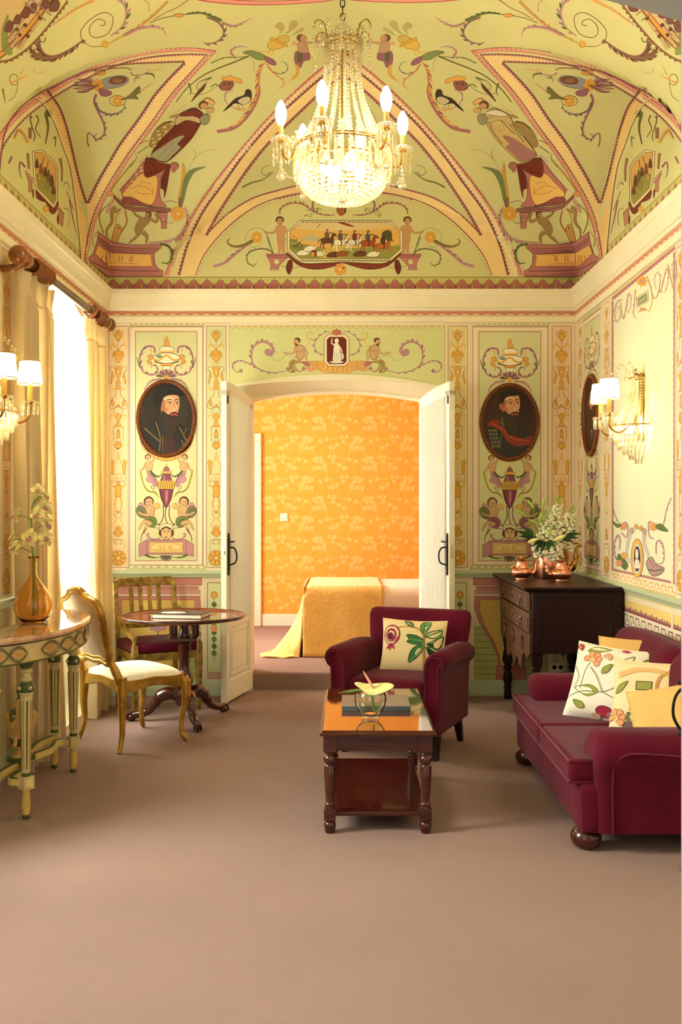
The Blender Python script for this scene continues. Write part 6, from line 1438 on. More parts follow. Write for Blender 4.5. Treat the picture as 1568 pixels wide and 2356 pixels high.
def boss_panel(m, x0, x1):
    m.reset(); m.rect(x0-9, 1328, x1+9, 1568, (226,208,170)); m.rect(x0, 1341, x1, 1547, GR, (120,100,50), 1.4); c = (x0+x1)/2
    m.ell(c, 1369, 7.5, 8, OC, (150,96,56), 1.2); m.ell(c, 1369, 3, 3, (236,196,110), (150,96,56), .8); m.line([(c,1377),(c,1518)], 1, LGD, n=1)
    for k in range(8): m.blob([(c,1384+16*k),(c-6,1390+16*k),(c-1,1397+16*k),(c+6,1392+16*k)], (LG, (110,140,90))[k % 2], LGD, .7, n=2)
    m.petals(c, 1446, 9, 6, (222,150,110), OC, None, .7); m.rect(x0, 1550, x1, 1562, (206,164,128), LINE, .8)
dado(back, 262, 464); boss_panel(back, 477, 508); boss_panel(back, 1042, 1073); dado(back, 1088, 1262); boss_panel(back, 1278, 1312)
back.reset()

# ------------------------------------------------------------------ right wall painting
def TRw(d0, x0, sgn=-1): return lambda x, y, l=0: Vector((XR-.0008-l, d0+sgn*(x-x0)/300, ZC+(CY-y)/300))
TR0 = TRw(7.5, 0)                                   # x = distance from the back corner in 1/300 m
right.T = TR0
right.reset(); right.rect(140, 380, 1550, 638, VGR)
right.reset(.0064); right.rect(0, 716.5, 1680, 729, (232,206,160), nx=8); right.scallop([(0, 716.5), (1680, 716.5)], 26, 9, (214,142,112), 1, 'leaf', (160,100,60))
scallop_band(right, 0, 1680)
right.T = TRw(7.045, 382.5); panel_frame(right, 318, 447, 307, 458); panel_motif(right)
for d, bg in ((7.385, (238,220,178)), (6.645, (238,220,178)), (5.185, (238,220,178))):
    right.T = TRw(d, 497.); candelabrum(right, x0=478, x1=516, bg=bg)
right.T = hit; right.reset()
# the big plain panel with scroll borders (photo coordinates)
BX0, BX1 = 1406.5, 1552.5
def rl(y0, y1, t): return (BX0+(BX1-BX0)*t, y0+(y1-y0)*t)   # between a left-edge and right-edge height
def rlw(y0, y1, n=12):
    d0, d1 = 4021/(BX0-CX), 4021/(BX1-CX); out = []
    for i in range(n+1):
        d = d0+(d1-d0)*i/n; x = CX+4021/d; out.append((x, y0+(y1-y0)*(x-BX0)/(BX1-BX0)))
    return out
right.strip(rlw(672, 548), rlw(1366, 1408), (238,220,178)); right.strip(rlw(693, 576), rlw(1312, 1347), (230,229,190))  # panel green paled: the window light on this wall is put into the colour
right.strip(rlw(672, 548), rlw(686, 566), (216,208,146)); right.scallop(rlw(686, 566), 9, 6, (190,122,128), 1, 'round', MV); right.line(rlw(686,566), 1.8, (186,112,124), n=1)
right.scallop(rlw(673, 550), 8, 7, (232,222,170), 1, 'vee', (130,120,66))
right.line([(BX0+1,690),(BX0+1,1312)], 1.6, LINE, n=1); right.line([(BX1,576),(BX1,1346)], 1.6, LINE, n=1); right.scallop([(BX1-1, 580), (BX1-1, 1344)], 16, 3, (196,140,136), 1, 'round', MV); right.scallop([(BX0+2, 692), (BX0+2, 1310)], 14, 2.2, (196,140,136), -1, 'round', MV)
right.scallop(rlw(1312, 1344), 6, 6, (200,130,126), -1, 'spike', (150,90,90)); right.line(rlw(1312,1344), 1.6, (186,112,110), n=1)
G0, G1 = rlw(1316, 1350, 60), rlw(1338, 1376, 60)
right.strip(G0, G1, (240,226,192))
right.T = lambda x, y, l=0: (lambda a: hit(a, (1316+(1350-1316)*(a-BX0)/(BX1-BX0))*(1-y)+(1338+(1376-1338)*(a-BX0)/(BX1-BX0))*y, l))(CX+4021/(4021/(BX0-CX)+(4021/(BX1-CX)-4021/(BX0-CX))*x))
for c, o in (((226,166,90), 0),):
    n_ = 11
    for i in range(n_):
        a, p = i/n_, 1/n_
        for P_ in ([(a+p*.08,.45),(a+p*.08,.14),(a+p*.62,.14),(a+p*.62,.52),(a+p*.82,.52)], [(a+p*.30,.5),(a+p*.30,.86),(a+p*.98,.86),(a+p*.98,.5)]):
            for q_, r_ in zip(P_, P_[1:]):
                if q_[0] == r_[0]: right.strip([(q_[0]-p*.05, q_[1]), (q_[0]-p*.05, r_[1])], [(q_[0]+p*.05, q_[1]), (q_[0]+p*.05, r_[1])], c)
                else: right.strip([(q_[0]-p*.05, q_[1]-.06), (r_[0]+p*.05, r_[1]-.06)], [(q_[0]-p*.05, q_[1]+.06), (r_[0]+p*.05, r_[1]+.06)], c)
right.T = hit; right.line(rlw(1338,1376), 1.3, (190,120,70), n=1); right.strip(rlw(1340, 1378), rlw(1358, 1402), (222,206,138)); right.scallop(rlw(1341, 1380), 8, 13, (236,222,166), 1, 'vee', (150,130,60))
# top scrolls and label (4.9x crop is the 5.227x one at 1268, 360)
right.reset(.0004); right.zoom(1268, 360, 5.227)
for P_ in ([(850,1720),(790,1760),(760,1880),(790,1990),(830,1900),(800,1800),(780,1900)], [(830,1760),(850,1900),(870,1950),(900,1800),(930,1650),(960,1700),(940,1860),(910,1850),(925,1720)], [(1010,1600),(1000,1750),(990,1900),(1030,1960)], [(1150,1440),(1190,1560),(1230,1700),(1280,1660),(1310,1480),(1280,1390),(1240,1480),(1260,1600)], [(1310,1640),(1350,1480),(1390,1350),(1410,1450),(1380,1600),(1340,1640)], [(1400,1300),(1440,1480),(1470,1580),(1500,1400),(1490,1250),(1450,1330),(1470,1500)]):
    right.scroll(P_, 16, 5, MVL, OC, 3, 26, 1)
right.petals(1090, 1500, 70, 7, OC, MVL, BR, .5); right.poly([(1025,1700),(1165,1610),(1165,1740),(1025,1820)], (238,222,180), BR, 7); right.poly([(1040,1715),(1152,1640),(1152,1725),(1040,1795)], (150,150,96), DK, 6)
for i in range(5): x = 1058+19*i; right.line([(x,1765-13*i),(x+4,1728-13*i)], 5, (226,216,170), n=1)
for i in range(7): right.line([(1095-10+4*i,1820),(1040+22*i,1880-4*i)], 20, (OC, PK)[i % 2], w1=4)
right.line([(1200,1560),(1210,1750),(1170,1870)], 10, OC)
# bottom scroll group with cameo (9.333x crop at 1400, 1260 and 2.861x at 1020, 1100)
right.zoom(1020, 1100, 2.861)
for s_, P_ in ((1, [(1110,140),(1125,230),(1160,300),(1200,290),(1215,330),(1205,390),(1170,360)]), (-1, [(1500,130),(1470,200),(1440,320),(1390,300),(1350,290),(1355,380),(1385,400)]), (-1, [(1350,560),(1440,560),(1450,470),(1425,410),(1400,430),(1400,500)]), (1, [(1165,570),(1130,520),(1125,430),(1145,375),(1162,400),(1158,470)])): right.scroll(P_, 5, 9, MVL, MV, 6, 16, s_)
right.petals(1183, 318, 26, 8, (226,150,96), OC, BR, .6); right.petals(1382, 320, 30, 8, (226,160,96), OC, BR, .6); right.blob([(1395,320),(1430,300),(1480,350),(1430,345)], LG, LGD, 2); right.blob([(1110,280),(1140,300),(1172,310),(1140,325)], LG, LGD, 2)
right.line([(1235,340),(1215,420),(1205,500),(1225,560)], 22, (206,186,180), w1=12); right.line([(1325,340),(1320,430),(1345,500),(1350,560)], 24, (206,186,180), w1=12); right.ell(1240, 345, 12, 20, (190,160,140), BR, 2); right.ell(1322, 350, 12, 20, (190,160,140), BR, 2)
right.blob([(1150,500),(1180,520),(1215,570),(1195,605),(1160,570),(1140,580)], LG, MV, 3); right.petals(1190, 510, 24, 6, OC, YBD, BR, .7); right.petals(1155, 560, 26, 6, (226,150,110), OC, MV, .6)
right.blob([(1335,560),(1370,520),(1400,570),(1450,590),(1430,630),(1370,640)], MVL, LG, 5); right.line([(1350,600),(1390,610),(1440,600)], 9, LG); right.line([(1360,540),(1385,590)], 5, MV)
right.ell(1275, 528, 40, 128, (232,180,84), (180,116,60), 4, n=28); right.ell(1268, 320, 12, 16, OC, BR, 2); right.ell(1300, 330, 12, 16, OC, BR, 2); right.ell(1275, 532, 27, 100, (240,230,204), (150,110,70), 2, n=24); right.ell(1275, 532, 21, 84, (84,62,70), DK, 2, n=24); right.ell(1273, 500, 10, 34, (232,222,198)); right.blob([(1262,540),(1286,540),(1292,590),(1260,590)], (232,222,198))
# dado of the right wall
right.T = hit; right.reset()
def rl2(y0, y1, n=16):       # heights given at px 1427 and 1543
    xa, xb = 1400., 1620.; d0, d1 = 4021/(xa-CX), 4021/(xb-CX); out = []
    for i in range(n+1):
        x = CX+4021/(d0+(d1-d0)*i/n); out.append((x, y0+(y1-y0)*(x-1427)/(1542.5-1427)))
    return out
right.strip(rl2(1376, 1413), rl2(1700, 1810), (240,226,196)); right.strip(rl2(1376, 1411), rl2(1401, 1443), (238,208,124)); right.scallop(rl2(1401, 1443), 6.5, [10, 12, 9, 13], (172,104,110), -1, 'spike', (140,80,84)); right.line(rl2(1400.5, 1443), 3, (140,66,66), n=1); right.line(rl2(1436, 1492), 1.6, (130,70,74), n=1)
right.T = lambda x, y, l=0: (lambda a: hit(a, (1405+(1449-1405)*(a-1427)/115.5)*(1-y)+(1434+(1490-1434)*(a-1427)/115.5)*y, l))(CX+4021/(6.6+(4.9-6.6)*x))
for i in range(14):
    a, p = i/14, 1/14
    for P_ in ([(a+p*.08,.45),(a+p*.08,.14),(a+p*.62,.14),(a+p*.62,.52),(a+p*.82,.52)], [(a+p*.30,.5),(a+p*.30,.86),(a+p*.98,.86),(a+p*.98,.5)]):
        for q_, r_ in zip(P_, P_[1:]):
            if q_[0] == r_[0]: right.strip([(q_[0]-p*.04, q_[1]), (q_[0]-p*.04, r_[1])], [(q_[0]+p*.04, q_[1]), (q_[0]+p*.04, r_[1])], (150,84,84))
            else: right.strip([(q_[0]-p*.04, q_[1]-.04), (r_[0]+p*.04, r_[1]-.04)], [(q_[0]-p*.04, q_[1]+.04), (r_[0]+p*.04, r_[1]+.04)], (150,84,84))
right.T = hit; right.reset(.0004); right.rect(1543, 1300, 1548, 1700, (238,218,186)); right.reset()

# ------------------------------------------------------------------ left wall painting (mostly behind the curtains)
TL0 = lambda x, y, l=0: Vector((XL+.0008+l, 7.5-x/300, ZC+(CY-y)/300))
left.T = TL0; left.reset(); left.rect(140, 380, 1550, 638, VGR); left.reset(.0064); left.rect(0, 716.5, 1680, 729, (222,186,130), nx=8); left.scallop([(0, 716.5), (1680, 716.5)], 26, 9, (206,134,112), 1, 'leaf', (140,84,50)); scallop_band(left, 0, 1680)
for d in (5.28, 7.33): left.T = lambda x, y, l=0, d=d: TL0(300*(7.5-d)+x-497, y, l); candelabrum(left, x0=478, x1=516, bg=(222,190,130))
left.T = TL0; left.reset()
a, b = 300*(7.5-5.17), 300*(7.5-4.1)
left.rect(a, 744, b, 1316, (232,208,164)); left.rect(a+4, 760, b-4, 1290, (206,206,118)); left.frame(a, 750, b, 1300, 1.5, LINE); left.scallop([(a+4, 760), (a+4, 1290)], 16, 5, (176,110,110), -1, 'round', MV); left.scallop([(a+4, 758), (b-4, 758)], 16, 7, (176,110,110), 1, 'round', MV)
left.scallop([(a+4, 1276), (b-4, 1276)], 12, 9, (176,110,110), -1, 'spike', MV); left.rect(a, 1277, b, 1300, (232,206,164)); greek(left, a+2, b, 1279, 1298, 12, (190,120,70), (150,90,50), 2); left.scallop([(a, 1302), (b, 1302)], 14, 12, (220,200,140), 1, 'vee', (130,110,50))
left.reset(.0004)
for P_ in ([(a+10,1180),(a+24,1160),(a+30,1130),(a+20,1110)], [(a+12,1205),(a+40,1190),(a+52,1215),(a+40,1245),(a+20,1260)], [(a+60,1270),(a+66,1230),(a+90,1220),(a+96,1240),(a+84,1248)]): left.scroll(P_, 5, 9, MVL, LG, 5, 12, 1)
for P_ in ([(a+16,768),(a+12,800),(a+22,830),(a+34,800),(a+26,780),(a+20,800)], [(a+50,768),(a+46,810),(a+60,850),(a+74,800),(a+60,776),(a+56,800)]): left.scroll(P_, 5, 3, (150,140,90), MV, 4, 9, 1)
left.reset(); left.rect(a-20, 1328, b, 1568, (206,196,146)); left.rect(a+10, 1345, b-10, 1550, GR, LINE, 1.4)
for k in range(3): left.scroll([(a+20+60*k,1540),(a+30+60*k,1480),(a+50+60*k,1450),(a+60+60*k,1480),(a+44+60*k,1490)], 4, 7, MVL, MV, 4, 10, 1)

# ------------------------------------------------------------------ orange scroll wallpaper of the bedroom
rw = random.Random(11); TW0 = bed_back.T
def sprig(cx, cy, s, f, lay0):
    bed_back.step = .000008; bed_back.reset(lay0); bed_back.T = lambda x, y, l=0: TW0(cx+f*x*s, cy+y*s, l)
    B_ = bed_back
    B_.line([(-20,46),(-8,30),(6,14),(14,-6),(6,-24),(-8,-24),(-10,-12),(-2,-8)], 2.2, ORL, w1=1); B_.line([(6,14),(-14,12),(-26,0),(-24,-14),(-16,-14)], 1.8, ORL, w1=.8); B_.line([(13,-4),(28,-10),(34,-24),(28,-32)], 1.8, ORL, w1=.8)
    for x, y, a in ((14,-10,-.6),(2,-26,-2.6),(-20,6,2.6),(-26,-8,-2),(24,-12,-.2),(34,-24,-1),(-8,30,3.6),(-4,32,.5),(8,12,.6),(28,-32,-1.8)):
        for k in (-.5, 0, .5):
            b = a+k; l = 13-5*abs(k)
            B_.blob([(x, y), (x+l*.5*cos(b)-2.6*sin(b), y+l*.5*sin(b)+2.6*cos(b)), (x+l*cos(b), y+l*sin(b)), (x+l*.5*cos(b)+2.6*sin(b), y+l*.5*sin(b)-2.6*cos(b))], ORL, n=2)
for i in range(11):
    for j in range(12): sprig(415+58*i+(29 if j % 2 else 0), 905+46*j, .95, 1 if (i+j) % 2 else -1, .00038*((i % 3)+3*(j % 3)))
bed_back.T = TW0

# ------------------------------------------------------------------ vault painting
def bands(m, mir):
    """borders of the lunettes and their cells, in photo pixels (left half), mirrored for the right"""
    m.zoom(0, 0, 1, mir); R = lambda P, n=6: m.curve(P, n)
    def resample(P, n):
        L = [0]
        for a, b in zip(P, P[1:]): L.append(L[-1]+hypot(b[0]-a[0], b[1]-a[1]))
        out = []; i = 1
        for k in range(n+1):
            t = L[-1]*k/n
            while i < len(L)-1 and L[i] < t: i += 1
            q = (t-L[i-1])/max(1e-6, L[i]-L[i-1]); out.append((P[i-1][0]+(P[i][0]-P[i-1][0])*q, P[i-1][1]+(P[i][1]-P[i-1][1])*q))
        return out
    def mix(A, B, t): return [(a[0]+(b[0]-a[0])*t, a[1]+(b[1]-a[1])*t) for a, b in zip(A, B)]
    def border(O, I, side, n=60, sc=11):
        """pink scalloped line O, cream fillet, then a purple leaf row along I"""
        A, B = resample(R(O), n), resample(R(I), n)
        m.strip(mix(A, B, -.05), B, (232,214,160)); m.strip(A, mix(A, B, .30), (228,156,140)); m.line(A, 1.5, (176,74,80), n=1); m.line(mix(A, B, .06), 1, (196,110,100), n=1)
        m.scallop(mix(A, B, .28), sc, 4, (232,166,150), side, 'round', (170,80,80)); return B
    YB2 = (242,212,148)
    # --- back cell
    O = [(378,634),(408,561),(444,490),(490,423),(546,352),(607,281),(663,224),(720,172),(790,116)]
    I = [(413,634),(434,561),(467,490),(515,423),(566,352),(628,281),(689,224),(740,180),(790,142)]
    J = [(472,541),(500,490),(536,434),(572,382),(612,332),(645,298),(679,265),(735,212),(790,168)]
    Lo = [(472,541),(520,494),(577,457),(643,436),(700,424),(790,417)]; Li = [(449,634),(469,587),(510,536),(561,492),(612,464),(679,446),(740,439),(790,437)]
    m.reset(.0004)
    Ia, Ja = resample(R(I), 60), resample(R(J), 60)
    k0 = 12; m.strip(resample(R(I)[8:], 60), Ja, YB2)
    Lia = resample(R(Li), 60)
    m.strip(resample(R(Lo), 60), resample(R(Li)[8:], 60), YB2)
    m.strip(resample(R(I)[:10], 12), resample(R(Li)[:10], 12), YB2); m.poly([R(I)[9], R(I)[8], (472,541), R(Li)[8], R(Li)[9]], YB2)
    B = border(O, I, -1); m.scallop(B, 9, 7, (150,90,96), -1, 'leaf', None); m.line(B, 1.6, (120,66,76), n=1)
    m.scallop(Ja, 9, 6, (162,98,98), 1, 'round', None); m.line(Ja, 1.2, (120,66,76), n=1)
    m.line(resample(R(Lo), 50), 1.4, (150,84,84), n=1); m.scallop(resample(R(Lo), 50), 9, 3, (162,98,98), 1, 'round'); m.scallop(Lia, 9, 6, (162,92,90), 1, 'leaf', None); m.line(Lia, 1.6, (130,70,70), n=1); m.line([(x+1.5, y+2.5) for x, y in Lia], 2.4, (236,222,170), n=1)
    # --- side cell
    O1 = [(-48,432),(-25,358),(0,306),(51,250),(128,199),(204,158),(281,130),(357,115),(434,110),(497,117)]
    I1 = [(-24,452),(-4,366),(14,322),(62,266),(136,214),(210,174),(284,144),(357,129),(428,124),(478,125)]
    J1 = [(-6,452),(8,322),(32,266),(80,223),(128,198),(175,175),(223,159),(287,149),(367,145),(424,143)]
    O2 = [(497,117),(459,158),(408,214),(357,286),(306,352),(255,434),(224,500),(204,571),(197,606)]
    I2 = [(478,125),(444,163),(394,219),(344,290),(292,360),(242,440),(213,505),(199,570),(195,606)]
    J2 = [(424,143),(383,185),(351,223),(319,271),(277,328),(254,366),(226,414),(200,467)]
    K1 = [(110,207),(137,245),(153,287),(166,338),(178,390),(189,432),(200,467)]; K2 = [(80,223),(105,245),(128,287),(145,335),(161,379),(172,444),(182,530),(188,600)]
    m.reset(.0004); m.strip(resample(R(I1), 60), resample(R(J1), 60), YB2); m.strip(resample(R(I2)[:40], 60), resample(R(J2), 60), YB2); m.strip(resample(R(K1), 40), resample(R(K2)[:32], 40), (234,198,128))
    a, b = R(I2)[38:], R(K2)[30:]; m.strip(resample(a, 14), resample(b, 14), (234,198,128)); 
    B = border(O1, I1, 1); m.scallop(B, 8, 5, (156,96,104), 1, 'leaf', None); m.line(B, 1.2, (120,66,76), n=1)
    Jr = resample(R(J1), 60); m.scallop(Jr, 8, 5, (156,92,100), -1, 'leaf', None); m.line(Jr, 1.2, (120,66,76), n=1)
    B = border(O2, I2, 1); m.scallop(B, 8, 4, (150,90,96), 1, 'leaf', None)
    J = resample(R(J2), 60); m.scallop(J, 8, 7, (150,88,100), -1, 'leaf', None); m.line(J, 1.4, (120,66,76), n=1)
    K = resample(R(K1), 40); m.scallop(K, 8, 6, (140,82,84), 1, 'leaf', None); m.line(K, 1.4, (120,66,76), n=1); m.line(resample(R(K2), 50), 2.6, (236,220,170), n=1); m.line([(x-2.5, y) for x, y in resample(R(K2), 50)], 1.3, (150,90,80), n=1)
def rosette(m, x, y, r): m.petals(x, y, r, 12, OC, (240,200,110), (150,98,56), .42); 
def wheat(m, P, col=(170,110,110)):
    m.line(P, 3, col)
    C = m.curve(P, 4)
    for i in range(1, len(C)-1, 2): m.ell(C[i][0]+4, C[i][1]-3, 4, 3, col, n=6)
def corner(m, mir, dress, dress2, shawl):
    m.zoom(200, 180, 4.356, mir); m.reset(.0003); PKP, PKD, DL = (188,122,112), (150,84,80), (84,46,44)
    # upper stand
    m.line([(330,1130),(480,960),(610,790)], 26, PKP); m.blob([(350,1120),(480,960),(600,800),(740,850),(830,870),(760,950),(725,1080),(740,1220),(790,1290),(560,1280),(400,1230)], PKP, DL, 5)
    m.blob([(350,1170),(460,1040),(560,950),(700,985),(692,1180),(640,1272),(560,1262),(450,1200)], (238,196,110), PKD, 5, n=3); m.blob([(350,1210),(440,1190),(560,1250),(660,1285),(400,1265)], PKD, DL, 4)
    m.line([(430,1110),(520,1080),(600,1100),(660,1150),(560,1160),(480,1130)], 6, (200,140,60)); m.line([(520,1080),(560,1040),(640,1060)], 6, (200,140,60)); m.line([(660,1100),(665,1180)], 6, (200,140,60))
    m.poly([(265,1165),(385,1275),(500,1296),(840,1306),(838,1340),(490,1335),(380,1310),(265,1200)], PKP, DL, 5); m.line([(265,1185),(385,1292),(500,1314),(838,1322)], 6, DL, n=1)
    m.poly([(700,1345),(805,1345),(795,1470),(800,1505),(745,1505),(745,1440)], PKP, DL, 5); m.ell(766, 1415, 10, 22, VGR, DL, 4)
    m.line([(265,1215),(200,1350)], 30, (200,150,140), n=1); m.ell(230, 1160, 40, 26, (214,160,96), (170,120,80), 3)
    # drapery and bust
    m.blob([(600,800),(740,850),(835,868),(780,910),(700,960),(600,995),(570,930)], (122,50,34), DL, 4); m.line([(620,830),(700,920),(600,960)], 7, (90,34,26)); m.blob([(830,875),(815,1000),(800,1095),(770,1200),(738,1110),(755,980)], (116,46,32), DL, 4); m.blob([(735,1110),(770,1130),(765,1210),(738,1170)], (214,196,150)); m.ell(875, 880, 42, 36, (176,112,100), DL, 4); m.ell(868, 915, 24, 30, (176,112,100))
    # the figure
    m.blob([(640,770),(740,620),(880,470),(900,390),(1060,300),(1150,350),(1150,430),(1060,590),(940,720),(800,838),(700,820)], dress, DL, 5)
    m.blob([(640,770),(760,680),(900,590),(975,580),(905,660),(940,690),(860,770),(790,832),(700,815)], dress2, (120,110,90), 4); m.line([(720,790),(880,640)], 7, (140,136,112)); l0 = m.lay
    for i in range(46):
        a, b = rw.random(), rw.random(); x, y = 690+330*a+90*b, 690-330*a+60*b-10; m.lay = l0; m.ell(x+40, y+10, 5, 4, (150,92,56), n=6)
    m.line([(760,640),(880,500),(960,400)], 6, (84,32,26)); m.line([(860,560),(1000,420),(1090,350)], 6, (84,32,26)); m.line([(980,660),(1070,540),(1120,440)], 6, (84,32,26)); m.line([(770,810),(900,690)], 7, (140,136,112))
    m.blob([(890,470),(900,395),(1000,370),(1120,400),(1130,450),(1000,420)], (196,176,120), DL, 3); m.blob([(920,370),(1030,318),(1160,345),(1080,372),(980,382)], shawl, DL, 4); limb(m, [(930,375),(870,385),(830,400)], 22, 12, (176,136,100)); m.blob([(1130,400),(1190,360),(1228,390),(1215,450),(1170,468),(1140,440)], (150,146,110), (100,96,70), 4); m.line([(840,395),(1000,255)], 4, OC, n=1)
    m.ell(1165, 268, 52, 38, BR, rot=-.5); m.ell(1172, 280, 36, 32, (196,150,104)); m.blob([(1175,215),(1215,205),(1275,245),(1255,272),(1225,250),(1195,240)], (232,180,116), BR, 4); m.ell(1232, 325, 38, 26, (206,170,104), (150,120,70), 3)
    # crouching animal
    m.reset(.0003)
    m.blob([(690,690),(625,680),(640,600),(690,510),(760,455),(830,430),(870,450),(830,500),(760,570),(740,640)], (160,132,76), (104,84,46), 5); m.line([(700,510),(770,450),(850,436)], 14, (110,84,50)); m.line([(610,625),(560,640),(495,690)], 7, (110,90,50)); m.line([(610,680),(510,752)], 8, (120,94,54), n=1)
    # pole and long leaf
    m.reset(.0003)
    m.line([(230,1140),(330,1000),(480,820)], 16, (176,140,60), n=3); m.line([(430,890),(490,810),(485,745)], 14, LG, w1=2); m.scroll([(520,850),(570,790),(640,765)], 8, 3, MVL)
    m.blob([(925,1310),(915,1200),(945,1020),(960,850),(985,930),(1000,1060),(965,1200),(945,1310)], (206,164,74), (150,110,56), 3); m.blob([(940,1300),(945,1160),(985,980),(1060,910),(1190,890),(1080,940),(1010,1060),(970,1220)], (118,132,86), (84,100,60), 3); m.ell(932, 1255, 14, 60, (150,98,90), BR, 4)
    wheat(m, [(1000,960),(1060,830),(1160,740),(1290,712)]); m.line([(1060,830),(1090,760),(1065,715)], 4, LG)
    rosette(m, 912, 1358, 78); m.line([(770,1250),(830,1228),(905,1252)], 4, BR); m.line([(770,1430),(820,1455),(870,1440)], 4, BR)
    m.scroll([(975,1290),(1002,1380),(980,1500),(900,1600),(780,1640),(620,1655)], 8, 22, MVL, MV, 7, 44, -1); m.scroll([(730,1660),(820,1690),(850,1770),(815,1850),(745,1850)], 20, 7, LG, LGD, 5, 26, -1)
    m.line([(260,1230),(140,1340),(130,1440),(170,1560)], 8, LG)
    # men under the stand
    m.reset(.0003)
    G2 = (160,134,84)
    limb(m, [(540,1480),(520,1560),(420,1655)], 56, 20, G2); limb(m, [(560,1540),(600,1590),(590,1660)], 52, 20, G2); m.blob([(520,1420),(560,1395),(620,1400),(625,1440),(570,1500),(540,1560),(490,1560),(480,1500)], G2, FLD, 5); limb(m, [(540,1400),(490,1370),(455,1320)], 32, 18, G2); limb(m, [(620,1400),(690,1440),(705,1400),(680,1350)], 32, 18, G2); m.ell(615, 1365, 32, 38, BR); m.ell(605, 1372, 24, 28, G2)
    limb(m, [(290,1290),(250,1330),(250,1440),(200,1520),(200,1600)], 44, 18, G2); limb(m, [(270,1350),(340,1310)], 26, 16, G2)
    m.blob([(290,1470),(330,1475),(345,1530),(320,1600),(295,1645),(250,1640),(260,1560)], (196,150,84), BR, 5); m.ell(318, 1500, 12, 10, BR); m.line([(320,1330),(290,1400),(290,1470)], 12, (196,150,70)); m.line([(380,1330),(400,1440),(340,1550)], 14, (170,110,50))
    # pedestal
    m.reset(.0003)
    m.poly([(115,1540),(255,1645),(430,1670),(752,1670),(742,1700),(690,1740),(672,1765),(680,1860),(715,1910),(762,1930),(762,1985),(205,1985),(30,1850),(18,1795),(60,1770),(100,1650)], PKP, DL, 5)
    m.poly([(112,1672),(250,1752),(640,1766),(650,1888),(215,1884),(80,1762)], (236,192,104), PKD, 5)
    for y in (1690, 1712, 1734): m.line([(115,y-100),(250,y),(430,y+14),(720-(y-1690),y+14)], 5, DL, n=1)
    m.line([(35,1830),(205,1915),(420,1932),(715,1932)], 6, DL, n=1)
    for x in (150, 185, 210, 320, 350, 430, 450): m.line([(x,1840),(x+6,1775)], 9, (186,120,56), n=1)
    m.line([(140,1845),(520,1862)], 4, (186,120,56), n=1); m.line([(115,1530),(60,1600),(66,1690)], 6, MV)
